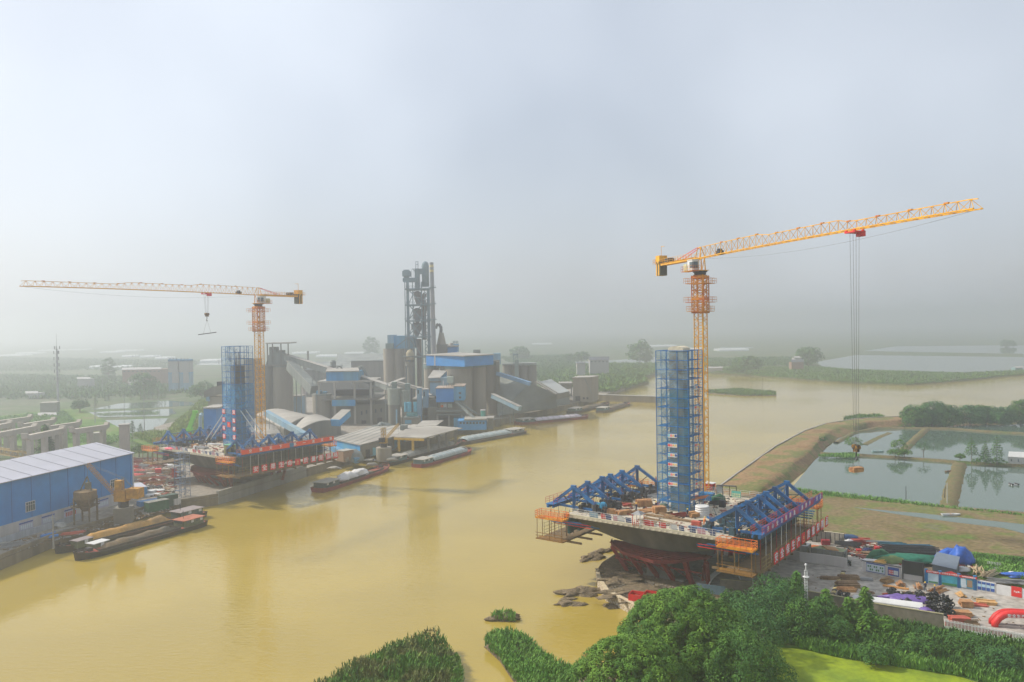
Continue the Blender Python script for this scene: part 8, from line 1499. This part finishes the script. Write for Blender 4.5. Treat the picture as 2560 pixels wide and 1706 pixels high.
t = thing('square_tower', XY(1460, 540), 'square concrete tower with a flat pale roof at the far end of the works', 'building'); part('wall', SILO, t, lambda b: b.prism([XY(1430, 520)[:2], XY(1478, 520)[:2], XY(1494, 534)[:2], XY(1446, 534)[:2]], GZ, zat(946, 1460, 520))); part('roof', ROOFG, t, lambda b: b.prism([XY(1428, 519)[:2], XY(1479, 519)[:2], XY(1496, 535)[:2], XY(1444, 535)[:2]], zat(946, 1460, 520) + .01, zat(944, 1460, 520) + .2)); part('pipe', GREYM, t, lambda b: b.bar(pD(1461, 945, 518), pD(1480, 985, 518), .5))
for k, (x, y) in enumerate(((1442, 991), (1457, 994), (1466, 994))): part('opening', DARK, t, lambda b: boxD(b, x - (6, 2.5, 2.5)[k], x + (6, 2.5, 2.5)[k], y, 519.6, .5, y + (12, 5, 5)[k]))
t = thing('flat_shed', XY(1412, 560), 'small flat-roofed shed left of the square tower', 'shed'); part('roof', ROOFG, t, lambda b: boxD(b, 1397, 1430, 958, 560, 14, 961)); part('wall', SILOD, t, lambda b: boxD(b, 1400, 1428, 961, 562, 8))
t = thing('transfer_tower', XY(530, 392), 'dusty transfer house with a hooded conveyor head behind the left tower', 'building'); part('hood', SILOD, t, lambda b: b.add([pD(509, 980, 395), pD(530, 968, 395), pD(560, 962, 395), pD(560, 985, 395), pD(509, 995, 395), pD(509, 980, 402), pD(530, 968, 402), pD(560, 962, 402), pD(560, 985, 402), pD(509, 995, 402)], [(0, 1, 2, 3, 4)[::-1], (5, 6, 7, 8, 9), (0, 5, 6, 1), (1, 6, 7, 2), (0, 4, 9, 5), (4, 3, 8, 9)])); part('wall', SILO, t, lambda b: boxD(b, 516, 556, 992, 396, 10)); part('side_panel', DUSTB2, t, lambda b: boxD(b, 511, 519, 990, 395, 8, 1004)); part('motor', DARK, t, lambda b: boxD(b, 539, 552, 955, 397, 4, 968))
t = thing('blue_kiosk', XY(520, 345), 'bright blue sheet building with pale roof left of the left tower', 'building'); part('wall', WBLUE, t, lambda b: boxD(b, 504, 535, 1023, 340, 10)); part('roof', ROOFG, t, lambda b: boxD(b, 502, 543, 1019, 339, 12, 1022)); part('pipe', DUSTB2, t, lambda b: b.path([pD(501, 1075, 336), pD(501, 1042, 336), pD(504, 1036, 338)], .8, 8))
# --- far things on both shores
def house(px0, px1, pyt, pye, D, dep, wall, roof, label, cat='building', group=None, win=0):
    t = thing('far_building', XY((px0 + px1) / 2, D), label, cat, group); part('wall', wall, t, lambda b: boxD(b, px0, px1, pye, D, dep)); ze, zr = zat(pye, px0, D), zat(pyt, px0, D); a, b_ = XY(px0 - 1, D - .5), XY(px1 + 1, D - .5); c_, d_ = XY(px1 + 1, D + dep + .5), XY(px0 - 1, D + dep + .5)
    m_ = MB(); Z = lambda v, z: (v.x, v.y, z); m0, m1 = (a + d_) / 2, (b_ + c_) / 2; m_.add([Z(a, ze), Z(b_, ze), Z(c_, ze), Z(d_, ze), Z(m0, zr), Z(m1, zr)], [(0, 1, 5, 4), (2, 3, 4, 5), (1, 2, 5), (3, 0, 4), (3, 2, 1, 0)]); m_.build('roof', roof, t)
    for k in range(win): x = px0 + (px1 - px0) * (k + .5) / win; part('window', GLASS, t, lambda b: boxD(b, x - (px1 - px0) / win * .2, x + (px1 - px0) / win * .2, pye + (hz_(px0) + 2 * (pye - hz_(px0)) * .0 - hz_(px0)) + 2.5, D - .2, .4, pye + 5))
    return t
PW = mat('far_white_wall', (.38, .37, .36), .8); BR = mat('far_brick', (.28, .17, .12), .9, var=.15); DR = mat('far_dark_roof', (.10, .11, .13), .8); GW = mat('greenhouse_sheet', (.62, .64, .64), .5)
house(1473, 1521, 893, 901, 760, 10, PW, DR, 'far house with a dark roof on the bank behind the works', win=5); house(1441, 1462, 906, 909, 740, 8, PW, DR, 'far small white house left of the dark-roofed one'); house(1985, 2003, 891, 895, 900, 8, PW, PW, 'tiny white tent on the far right bank'); house(1978, 2008, 900, 906, 830, 8, BR, DR, 'tiny brown house before the trees on the far right bank')
house(2538, 2556, 917, 920, 760, 6, mat('far_teal_wall', (.2, .33, .32), .7), PW, 'tiny teal hut at the right edge of the far bank'); house(1768, 1805, 918, 921, 820, 6, PW, PW, 'low white culvert building on the far bank right of the crane mast')
house(303, 400, 921, 925, 760, 20, BR, PW, 'long brick building with pale roof edge in the haze above the left ponds', win=9); house(318, 345, 952, 957, 700, 10, PW, PW, 'low pale building before the long brick one'); house(60, 90, 980, 984, 620, 10, PW, PW, 'small pale hut in the fields at the far left'); house(90, 135, 1034, 1040, 480, 8, CONTG, PW, 'low grey store beside the grey block at the far left'); house(190, 222, 944, 948, 720, 8, PW, PW, 'tiny pale hut between the telecom mast and the brick building'); house(380, 470, 1058, 1061, 400, 4, PW, PW, 'x') if 0 else None
for k, (x0, x1) in enumerate(((418, 442), (446, 471))):
    D = 660; t = thing('mixing_silos', XY(x0, D), ('left' if k == 0 else 'right') + ' white and blue batching tower in the haze above the left ponds', 'silo', 'batching towers'); part('upper', PW, t, lambda b: boxD(b, x0, x1, 902, D, 8, 932)); part('top_band', DUSTB, t, lambda b: boxD(b, x0, x1, 899, D, 8, 904)); part('lower', DUSTB2, t, lambda b: boxD(b, x0, x1, 934, D, 8)); part('mid_band', DUSTB, t, lambda b: boxD(b, x0, x1, 932, D - .1, 8.2, 934)); part('panel', PW, t, lambda b: boxD(b, x0 + 9, x1 - (2 if k else -2), 932, D - .3, .4, 958)); part('vent', STEEL, t, lambda b: [boxD(b, x0 + 4 * j, x0 + 4 * j + 1.5, 896, D, 1.5, 899) for j in (1, 3, 5)])
rr = jitter(9); nmz = 0
GHS = [(0, 60, 891), (40, 95, 885), (225, 250, 921), (250, 295, 883), (305, 330, 893), (350, 385, 894), (388, 420, 898), (290, 345, 879), (170, 215, 876), (95, 150, 878), (500, 545, 905), (1090, 1130, 880), (1700, 1760, 876), (1795, 1870, 878), (1620, 1690, 868), (280, 305, 922), (790, 850, 893), (860, 930, 886), (730, 790, 885), (1330, 1380, 862)]
for k, (x0, x1, y) in enumerate(GHS):
    D = 50.5 * FPX / (y - hz_(x0)); D = min(D, 2600); a, b_ = XY(x0, D), XY(x1, D); h = 4.0; mb = MB(); n = 6; L = b_.x - a.x
    for r_ in range(3):
        vs = []
        for s in range(n + 1): an = math.pi * s / n; vs += [(a.x, D + r_ * 14 - math.cos(an) * 5, 2 + math.sin(an) * h), (b_.x, D + r_ * 14 - math.cos(an) * 5, 2 + math.sin(an) * h)]
        mb.add(vs, [(2 * s, 2 * s + 1, 2 * s + 3, 2 * s + 2) for s in range(n)] + [tuple(2 * s for s in reversed(range(n + 1))), tuple(2 * s + 1 for s in range(n + 1))])
    tag(mb.build('greenhouse', GW), 'faint white greenhouse rows in the far haze, %s from the left' % OR[sorted(g[0] for g in GHS).index(x0)], 'greenhouse', 'far greenhouses')

# ================================================================== trees and undergrowth
TRUNK = mat('bark', (.12, .09, .06), .9, var=.3, bump=.5)
def leaf_quads(mb, c, r, n, size, rn, flat=.75, up_=.35):
    for _ in range(n):
        z = rn.uniform(-.55, 1); a = rn.uniform(0, 6.283); q = math.sqrt(max(0, 1 - z * z)); d = Vector((q * math.cos(a), q * math.sin(a), z)); k = rn.uniform(.8, 1.06)
        p = Vector(c) + Vector((d.x * r * k, d.y * r * k, d.z * r * k * flat)); nm = (d + Vector((rn.uniform(-.5, .5), rn.uniform(-.5, .5), rn.uniform(-.3, .5) + up_))).normalized()
        e = nm.orthogonal().normalized(); f = nm.cross(e); a = rn.uniform(0, 6.283); e, f = e * math.cos(a) + f * math.sin(a), f * math.cos(a) - e * math.sin(a); s = size * rn.uniform(.6, 1.3)
        mb.add([p - e * s, p - f * s * .55, p + e * s, p + f * s * .55], [(0, 1, 2, 3)])
def crown_tree(name, label, base, h, rx, ry, rz_, m, lumps, lr, leaves, lsize, seed, cat='tree', group=None, zc=None, trunk_r=.3, shell=.82, irr=.18, low=1.5):
    """trunk with limbs and a crown of leaf clumps over an uneven dome"""
    rn = random.Random(seed); base = Vector(base); t = thing(name, base, label, cat, group); zc = zc or h - rz_
    c = base + Vector((0, 0, zc)); mb = MB(); tips = []
    for i in range(lumps):
        z = 1 - low * (i + .5) / lumps; a = i * 2.39996 + rn.uniform(-.3, .3); q = math.sqrt(max(0, 1 - z * z)); k = (shell if rn.random() < .75 else rn.uniform(.35, shell)) * (1 + irr * 2 * noise.noise((q * math.cos(a) * 1.6 + seed, q * math.sin(a) * 1.6, z * 1.6)))
        p = c + Vector((q * math.cos(a) * rx * k, q * math.sin(a) * ry * k, z * rz_ * k)); tips.append(p); leaf_quads(mb, p, lr * rn.uniform(.7, 1.25), leaves, lsize, rn)
    mb.build('crown', m, t)
    tk = MB(); tk.tube(base - Vector((0, 0, .3)), base + Vector((0, 0, zc * .75)), trunk_r * 1.3, trunk_r * .8, 8)
    for p in tips[::max(1, lumps // 7)][:8]: tk.tube(base + Vector((0, 0, zc * rn.uniform(.45, .75))), p, trunk_r * .5, trunk_r * .15, 5)
    tk.build('trunk', TRUNK, t); return t
def conifer(name, label, base, h, r, m, seed, group=None, tiers=8, leaves=60, cat='tree'):
    rn = random.Random(seed); base = Vector(base); t = thing(name, base, label, cat, group); mb = MB()
    for i in range(tiers):
        f = i / tiers; z = h * (.12 + .86 * f); rr_ = r * (1 - f) ** .8 + .15; n = int(leaves * (1 - f * .7))
        for k in range(n):
            a = rn.uniform(0, 6.283); q = rr_ * rn.uniform(.35, 1.05) * (1 + .3 * math.sin(a * 3 + i)); p = base + Vector((math.cos(a) * q, math.sin(a) * q, z + rn.uniform(-.5, .5) * h / tiers - q * .2)); d = Vector((math.cos(a), math.sin(a), -.3 + rn.uniform(-.3, .3))) * (h * .05 + .12); s = Vector((-math.sin(a), math.cos(a), rn.uniform(-.4, .4))) * (h * .022 + .06)
            mb.add([p - d, p - s, p + d, p + s], [(0, 1, 2, 3)])
    mb.build('crown', m, t); MB().tube(base - Vector((0, 0, .3)), base + Vector((0, 0, h * .9)), h * .02 + .05, .03, 6).build('trunk', TRUNK, t); return t
# big front trees
crown_tree('camphor_tree', 'biggest round green tree at the bottom, its dome reaching up to the pier mound', (24.6, 116.5, 2), 11.4, 9.6, 9.6, 8.6, LEAF, 460, 1.05, 210, .16, 11, trunk_r=.6, shell=.97, irr=.05)
crown_tree('camphor_tree', 'round green tree at the bottom edge, left neighbour of the biggest one', (15.0, 104.5, 1.5), 9.8, 8.0, 7.8, 7.6, LEAF, 360, .95, 200, .15, 12, trunk_r=.5, shell=.97, irr=.05)
crown_tree('camphor_tree', 'darker green tree at the bottom, right neighbour of the biggest one', (30.5, 108, 2), 8.6, 6.2, 6.6, 6.8, LEAFD, 140, 1.5, 260, .14, 13, trunk_r=.45, shell=.93)
for k, (x, y, h, r, m, lab) in enumerate(((1900, 1640, 7.5, 3.6, LEAFB, 'dark bush tree between the dome trees and the algae pond'), (1880, 1590, 7, 3.6, LEAFB, 'dark bush tree just right of the biggest dome tree'), (1950, 1580, 8.4, 3.6, LEAFB, 'tall dark broadleaf tree left of the camera mast'), (2000, 1600, 6.5, 3.2, LEAFD, 'dark broadleaf bush below the camera mast'), (2060, 1580, 5.4, 2.6, LEAFD, 'green bush below the brick wall right of the camera mast'),
                      (1835, 1530, 3.6, 2.4, LEAFD, 'low dark bush on the rubble behind the dome trees'), (1925, 1545, 7.6, 2.9, LEAFB, 'bushy tree crowding the left end of the brick wall'), (1985, 1555, 7.4, 2.6, LEAFD, 'leafy tree directly left of the camera mast foot'), (2090, 1610, 4.2, 2.4, LEAFD, 'round low bush between wall and algae pond'), (2215, 1600, 3.4, 2.4, LEAF, 'low bush below the right end of the brick wall'), (2300, 1640, 3.0, 2.6, LEAFD, 'low bush on the slope above the algae pond'), (2420, 1640, 3.2, 2.8, LEAFD, 'low bush below the picket fence'), (2500, 1680, 3.4, 2.8, LEAFB, 'low dark bush near the bottom right corner'), (2190, 1660, 2.6, 2.2, LEAFD, 'small bush at the algae pond edge'))):
    crown_tree('bush_tree', lab, P(x, y, 2.1), h, r, r, h * .5, m, 34, r * .36, 120, .15, 30 + k, trunk_r=.14)
for k, (x, y, h, lab) in enumerate(((2065, 1560, 6.2, 'slender light green conifer right of the camera mast'), (2163, 1570, 7.2, 'pale feathery conifer rising before the white pipes'), (1992, 1545, 8.5, 'dark slender conifer left of the camera mast'), (2122, 1580, 6.0, 'small light conifer before the brick wall'), (2170, 1600, 5.0, 'small conifer in the undergrowth below the feathery one'))):
    conifer('conifer', lab, P(x, y, 2.1), h, 2.0, LEAF if k != 2 else LEAFD, 50 + k, tiers=12, leaves=130)
# reed islands and undergrowth (uncountable)
def reed_bed(pxs, z, n, size, m, label, seed, tall, hump, m2=None):
    poly = [P(x, y, 0)[:2] for x, y in pxs]; struct(MB().prism(poly, -.6, z).build('mud_bed', MUD)); green_patch('reed_bed', pxs, z, n, size, m, label, 'reeds', tall, seed, 3, hump)
reed_bed([(660, 1800), (780, 1745), (860, 1700), (930, 1668), (985, 1638), (1040, 1622), (1100, 1622), (1148, 1665), (1158, 1720), (1150, 1850), (560, 1900)], .12, 13000, .42, mat('reed_mid', (.08, .21, .022), .85, var=.45, scale=.5, colr2=(.15, .17, .05), scale2=.3), 'dense reed island at the bottom edge left of centre', 3, 1.5, 2.0)
reed_bed([(1210, 1618), (1235, 1594), (1290, 1592), (1335, 1620), (1390, 1668), (1480, 1700), (1560, 1720), (1450, 1850), (1330, 1850), (1300, 1730), (1250, 1655)], .12, 8500, .4, REED, 'bright green reed spit running from the dome trees into the river', 4, 1.3, 1.1)
reed_bed([(1226, 1552), (1290, 1556), (1285, 1540), (1240, 1538)], .05, 260, .4, REED, 'tiny reed tuft standing in the river above the reed spit', 5, 2.0, .2)
green_patch('undergrowth', [(1700, 1570), (1870, 1500), (2000, 1515), (2200, 1555), (2360, 1585), (2560, 1622), (2800, 1670), (2800, 1800), (2560, 1735), (2400, 1690), (2250, 1665), (2100, 1643), (2000, 1620), (1930, 1616), (1880, 1628), (1846, 1660), (1835, 1720), (1600, 1800)], 2.15, 15000, .42, LEAFD, 'dense green undergrowth between the brick wall and the algae pond', 'undergrowth', 1.5, 6, 3, .9)
green_patch('tall_grass', [(2000, 1605), (2250, 1650), (2400, 1677), (2560, 1715), (2700, 1780), (2700, 1800), (2560, 1738), (2400, 1690), (2250, 1666), (2100, 1643), (1990, 1618)], 2.1, 4000, .4, REED, 'strip of tall grass along the edge of the algae pond', 'grass', 2.2, 7, 3, .2)
green_patch('tall_grass', [(2395, 1382), (2560, 1400), (2760, 1425), (2760, 1480), (2560, 1450), (2440, 1425), (2400, 1400)], 2.3, 3500, .4, REED, 'green grass behind the white wall and the gate board', 'grass', 1.2, 8, 3, .1)
green_patch('pond_verge', [(2045, 1140), (2130, 1134), (2150, 1140), (2130, 1146), (2050, 1142)], .9, 700, .5, REED, 'green verge at the left end of the bund between the ponds', 'grass', 1.2, 9)
green_patch('pond_verge', [(1975, 1222), (2060, 1232), (2170, 1243), (2260, 1255), (2400, 1272), (2560, 1288), (2560, 1293), (2250, 1262), (2000, 1236)], 1.9, 1300, .45, REED, 'broken grass verge along the near bank of the fish ponds', 'grass', 1.3, 10)
green_patch('bush_strip', [(1768, 979), (1850, 975), (1939, 983), (1939, 990), (1850, 990), (1768, 983)], .1, 2600, 1.0, LEAF, 'low green strip island in the middle of the river', 'island', 1.2, 11, 3, .5); flat('mud_bed', [(1765, 978), (1850, 975), (1941, 983), (1941, 990), (1850, 990), (1765, 984)], .2, MUD, -.5)
green_patch('bush_strip', [(2110, 1052), (2150, 1046), (2200, 1045), (2210, 1048), (2180, 1051), (2120, 1055)], 1.2, 900, .9, LEAF, 'green bushes on the river side of the dike bend', 'bushes', 1.5, 12, 3, .6)
green_patch('far_scrub', [(1830, 937), (1900, 941), (2065, 953), (2266, 962), (2394, 953), (2480, 944), (2560, 937), (2700, 930), (2700, 922), (2560, 928), (2394, 934), (2139, 926), (2040, 918), (1780, 920), (1770, 930)], 1.9, 8000, 1.5, LEAF, 'green scrub covering the far bank beyond the river', 'scrub', .7, 13, 3, .5)
green_patch('far_scrub', [(1345, 955), (1420, 925), (1480, 915), (1640, 915), (1640, 930), (1600, 950), (1620, 957), (1560, 974), (1530, 984), (1500, 985), (1440, 975), (1380, 965)], 1.9, 11000, 2.2, LEAF, 'green scrub on the bank behind the square concrete tower', 'scrub', 1.0, 14, 3, 2.2)
green_patch('yellow_scrub', [(330, 1095), (420, 1083), (440, 1060), (478, 1030), (500, 1005), (560, 990), (570, 1010), (500, 1090), (400, 1120)], 2.8, 6000, 1.1, REEDY, 'yellow-green scrub on the bank left of the blue sheet building', 'scrub', 1.2, 15, 3, 1.0)
green_patch('far_scrub', [(0, 1045), (160, 1030), (230, 1090), (330, 1092), (330, 1110), (100, 1110), (0, 1100)], 2.8, 4500, .8, REED, 'green scrub below the viaduct piers', 'scrub', 1.0, 16, 3, .5)
green_patch('pond_weed', [(240, 1034), (400, 1029), (395, 1037), (250, 1040)], 2.1, 900, .6, LEAF, 'floating green weed on the middle left pond', 'weed', .4, 17)
for k, (pts, n, z, lab) in enumerate((([(0, 940), (330, 945), (480, 985), (200, 1000), (0, 1000)], 5000, 2.0, 'dark hazy scrub in the fields at the far left'), ([(0, 895), (500, 905), (480, 925), (0, 930)], 6000, 2.0, 'faint wooded belt at the far left horizon'), ([(1760, 900), (2040, 896), (2030, 915), (1760, 918)], 4000, 2.0, 'faint wooded belt behind the right crane mast'), ([(1250, 895), (1440, 890), (1430, 935), (1345, 950)], 5000, 2.0, 'faint scrub behind the grey silos'))):
    green_patch('far_scrub', pts, z, n, 2.2, LEAFD, lab, 'scrub', .9, 20 + k, 3, 1.2)
# pond-side trees
T3 = [(2168, 1592), ]
for k, (x, y, h, r, lab) in enumerate(((2134, 1135, 6.8, 3.3, 'leaning loose-leaved tree at the bund under the crane hook'), (2246, 1138, 6.0, 3.0, 'round green tree on the bund right of the crane hook'), (2238, 1144, 3.0, 2.6, 'low bush at the foot of the round tree on the bund'), (2261, 1142, 2.6, 2.4, 'second low bush right of the round tree on the bund'), (2309, 1142, 5.4, 2.4, 'thin sparse tree on the bund between the ponds'), (2400, 1152, 2.4, 1.6, 'small bush at the head of the pale bund'))):
    crown_tree('pond_tree', lab, P(x, y, .9), h, r, r, h * .36, LEAF if k != 4 else LEAFB, 16 if k != 4 else 9, r * .38, 70 if k != 4 else 30, .2, 70 + k, trunk_r=.12)
for k, (x, y, h, lab) in enumerate(((2429, 1158, 9.0, 'left of the three spaced conifers on the bund'), (2463, 1160, 8.0, 'middle of the three spaced conifers on the bund'), (2492, 1161, 9.6, 'right one of the three spaced conifers on the bund, beside the shed'))):
    t = thing('pond_conifer', P(x, y, .9), lab, 'tree', 'conifers on the bund'); rn = random.Random(k); mb = MB(); b = P(x, y, .9)
    for i in range(7):
        z = h * (.35 + .62 * i / 7)
        for j in range(5 if i < 6 else 3): a = j * 1.257 + i * .6; q = (2.6 if k != 1 else 1.8) * (1 - i / 8.5); leaf_quads(mb, b + Vector((math.cos(a) * q * .7, math.sin(a) * q * .7, z)), q * .42, 34, .2, rn, .4)
    leaf_quads(mb, b + Vector((0, 0, h)), .4, 30, .18, rn); mb.build('crown', LEAFD, t); MB().tube(b - Vector((0, 0, .3)), up(b, h), .14, .04, 6).build('trunk', TRUNK, t)
for k in range(7): x = 2440 + 11 * k; crown_tree('bund_bush', 'low bush, ' + ordn[k] + ' from the left along the foot of the spaced conifers', P(x, 1161 + k * .4, .9), 2.0 + .5 * (k % 3), 1.6, 1.4, 1.0, LEAFD, 8, .6, 40, .18, 90 + k, 'bush', 'bushes under the conifers', trunk_r=.06)
for k, (x, y, h, r, lab) in enumerate(((2290, 1064, 9.5, 8, 'broad willow clump where the dike meets the trees, left part'), (2330, 1062, 11, 9, 'highest broad tree of the clump at the dike bend'), (2365, 1062, 9.5, 8, 'broad tree right part of the clump at the dike bend'), (2425, 1060, 9, 8, 'wide green tree next right of the dike clump'), (2465, 1058, 8.5, 7, 'wide green tree between the dike clump and the right edge'), (2500, 1060, 8, 7, 'lower wide tree near the right edge behind the ponds'), (2552, 1058, 11, 7, 'tall green tree cut by the right edge behind the ponds'), (2590, 1058, 10, 7, 'tree mostly beyond the right edge behind the ponds'))):
    crown_tree('willow_tree', lab, P(x, y, .8), h, r, r * .7, h * .62, LEAFB if k % 2 else LEAFD, 80, r * .24, 120, .3, 110 + k, trunk_r=.3, zc=h * .42, low=1.75)
crown_tree('dike_bush', 'small green bush on the inner slope of the dike', P(2058, 1110, 2), 3.2, 1.8, 1.8, 1.5, LEAFD, 12, .7, 60, .18, 130, 'bush', trunk_r=.06)
# left bank trees
conifer('tall_conifer', 'tall dark conifer standing before the viaduct piers', P(115, 1166, GZ), 16.5, 3.8, LEAFD, 140, None, 14, 260)
conifer('small_conifer', 'small pointed conifer left of the thin power pole', P(331, 1081, GZ), 6.4, 2.0, LEAFB, 141); conifer('small_conifer', 'smaller pointed conifer close left of the tall power pole', P(351, 1080, GZ), 4.6, 1.5, LEAFB, 142)
crown_tree('round_tree', 'round dark tree on the bank left of the ponds', P(200, 1032, GZ), 8, 5.5, 5, 3.6, LEAFB, 30, 1.8, 70, .4, 143, trunk_r=.3)
crown_tree('round_tree', 'hazy bush tree right of the far white silos', P(505, 1000, GZ), 12, 9, 8, 6, LEAFD, 36, 3, 70, .6, 144, trunk_r=.3); crown_tree('round_tree', 'small bush beside the right gable of the blue warehouse', P(348, 1142, GZ), 5, 4, 3.5, 2.4, LEAF, 20, 1.3, 60, .3, 145, trunk_r=.2)
for k, (x, y, h) in enumerate(((180, 1000, 9), (194, 1001, 7), (204, 1002, 9), (216, 1002, 6), (236, 1003, 6), (240, 1015, 10), (262, 1003, 9), (272, 1003, 10), (352, 1000, 14), (362, 999, 12), (372, 998, 13), (382, 998, 11), (394, 997, 10), (404, 996, 9), (412, 995, 8), (328, 1000, 11))):
    conifer('hazy_conifer', 'hazy pointed tree, ' + OR[k] + ' in the row behind the left ponds', P(x, y, GZ - .6), h, h * .2, LEAFD, 150 + k, 'conifers behind the left ponds', 7, 26)
for k, (x, y, h, r, lab) in enumerate(((272, 950, 24, 8, 'tall hazy poplar pair left of the long brick building'), (360, 985, 18, 11, 'hazy leafy tree before the long brick building'), (1423, 905, 11, 9, 'far round tree left of the small white house'), (1454, 905, 15, 12, 'far domed tree beside the small white house'), (1600, 908, 30, 16, 'tall hazy tree clump left of the right scaffold tower'), (1617, 908, 12, 8, 'far bush left of the right scaffold tower'), (2020, 915, 22, 15, 'broad hazy tree on the far bank under the right crane jib'), (1870, 926, 15, 14, 'hazy round tree at the far shore right of the crane mast'), (1842, 934, 9, 9, 'low hazy bush overhanging the far shore'), (928, 895, 38, 14, 'large faint tree far behind the works'), (1300, 900, 20, 16, 'faint tree clump behind the grey silos'), (2520, 868, 12, 12, 'faint tree beyond the upper pond at the right'))):
    crown_tree('hazy_tree', lab, P(x, y, GZ - .6), h, r, r, h * .5, LEAFD, 34, r * .3, 60, r * .08, 180 + k, trunk_r=.5, zc=h * .48, low=1.8)
MB0 = MB(); c = P(2310, 1595, 2.2); goods('heap', 2303, 1592, 2.2, 3.2, 1.4, .6, .1, mat('orange_sheet', (.85, .15, .02), .6, bump=.5), 'crumpled orange sheet lying in the undergrowth below the brick wall', 'orange_sheet', 'sheet')
# ================================================================== loose litter of the work sites (nobody could count it)
def litter(label, test, n, z, m, seed, size=.5):
    rn = random.Random(seed); mb = MB(); k = 0
    while k < n:
        q = test(rn)
        if q is None: continue
        s = size * rn.uniform(.4, 1.5); mb.box((q[0], q[1], z + .04 + s * .08), (s * rn.uniform(.6, 2.4), s * rn.uniform(.2, .6), s * rn.uniform(.1, .45)), rn.uniform(0, 3.14)); k += 1
    tag(mb.build('litter', m), label, 'litter', kind='stuff')
def on_poly(pxs, z):
    pl = [P(x, y, z)[:2] for x, y in pxs]; xs = [a for a, _ in pl]; ys = [b for _, b in pl]
    def f(rn):
        p_ = (rn.uniform(min(xs), max(xs)), rn.uniform(min(ys), max(ys))); return p_ if inside(p_, pl) else None
    return f
def on_deck(c, hu, b0, b1):
    def f(rn):
        a, b = rn.uniform(-hu, hu), rn.uniform(b0, b1)
        if abs(a) < 4.5 and abs(b) < 4.5: return None
        return loc(c, a, b, 0)[:2]
    return f
LD = [('dark', DARK), ('brown', WOODD), ('pale', mat('litter_pale', (.45, .42, .36), .8, var=.3)), ('red', RUSTRED)]
YD = [(2100, 1350), (2200, 1360), (2340, 1372), (2440, 1400), (2440, 1425), (2330, 1410), (2250, 1412), (2160, 1402), (2120, 1385)]
PV = [(1990, 1430), (2160, 1440), (2440, 1490), (2560, 1520), (2560, 1570), (2360, 1545), (2130, 1500), (1960, 1470)]
LY = [(330, 1145), (440, 1150), (450, 1200), (430, 1240), (340, 1245), (330, 1200)]
QY = [(0, 1360), (110, 1335), (260, 1300), (330, 1270), (440, 1262), (440, 1275), (250, 1325), (20, 1385)]
PM = [(1500, 1455), (1560, 1440), (1700, 1470), (1760, 1500), (1640, 1520), (1550, 1500)]
for i, (cn_, m) in enumerate(LD):
    litter(cn_ + ' litter scattered over the right deck', on_deck(CR, 17, -16.5, 17), 150, DZ, m, 300 + i, .5); litter(cn_ + ' litter scattered over the left deck', on_deck(CL, 19, -16.5, 17), 150, DZ, m, 310 + i, .6)
    litter(cn_ + ' scraps strewn through the right storage yard', on_poly(YD, GR), 220, GR, m, 320 + i, .7); litter(cn_ + ' scraps strewn through the left yard', on_poly(LY, GZ), 320, GZ + .1, m, 330 + i, 1.0)
litter('small dark scraps on the right bank paving', on_poly(PV, GR), 120, GR, WOODD, 340, .25); litter('grey scraps along the left quay', on_poly(QY, GZ), 260, GZ, STEEL, 341, .5); litter('brown scraps along the left quay', on_poly(QY, GZ), 260, GZ, RUST, 342, .5)
litter('stones and clods on the pier mound', on_poly(PM, 2), 500, 1.95, mat('stone_grey', (.2, .17, .13), .9, var=.4), 343, .35)
for i in range(2):      # people, cables and gear around the traveller feet
    for c, hu, un in ((CR, 17.5, 'right'), (CL, 19.5, 'left')):
        e = (-1, 1)[i]; mb = MB(); rn = random.Random(350 + i + hu)
        for k in range(70):
            a = e * rn.uniform(hu - 7, hu - .5); b = rn.uniform(-15, 15); h = rn.uniform(.4, 1.6); mb.box(loc(c, a, b, DZ + h / 2), (rn.uniform(.3, 1.2), rn.uniform(.3, 1.2), h), UA); k % 3 == 0 and mb.bar(loc(c, a, b, DZ), loc(c, a + rn.uniform(-2, 2), b + rn.uniform(-2, 2), DZ + rn.uniform(1.5, 3.2)), .08)
        tag(mb.build('jacking_gear', (DARK, mat('gear_teal', (.03, .07, .09), .6, var=.4))[i]), 'mass of jacking gear under the trusses at the ' + ('left' if e < 0 else 'right') + ' end of the ' + un + ' deck', 'gear', kind='stuff')
# ================================================================== haze
hz = MB().box((0, 7000, 49), (26000, 15000, 104)); ho = hz.build('haze', mat('haze_air', (.8, .8, .8)), origin=(0, 7000, -3))
hm = bpy.data.materials.new('haze_volume'); hm.use_nodes = True; t = hm.node_tree; t.nodes.clear()
pv = t.nodes.new('ShaderNodeVolumePrincipled'); out = t.nodes.new('ShaderNodeOutputMaterial')
pv.inputs['Color'].default_value = (.775, .81, .84, 1); pv.inputs['Density'].default_value = .00080; pv.inputs['Anisotropy'].default_value = .6
t.links.new(pv.outputs[0], out.inputs['Volume']); ho.data.materials.clear(); ho.data.materials.append(hm); ho['kind'] = 'stuff'; ho['label'] = 'pale even haze filling the air over river and land'; ho['category'] = 'haze'
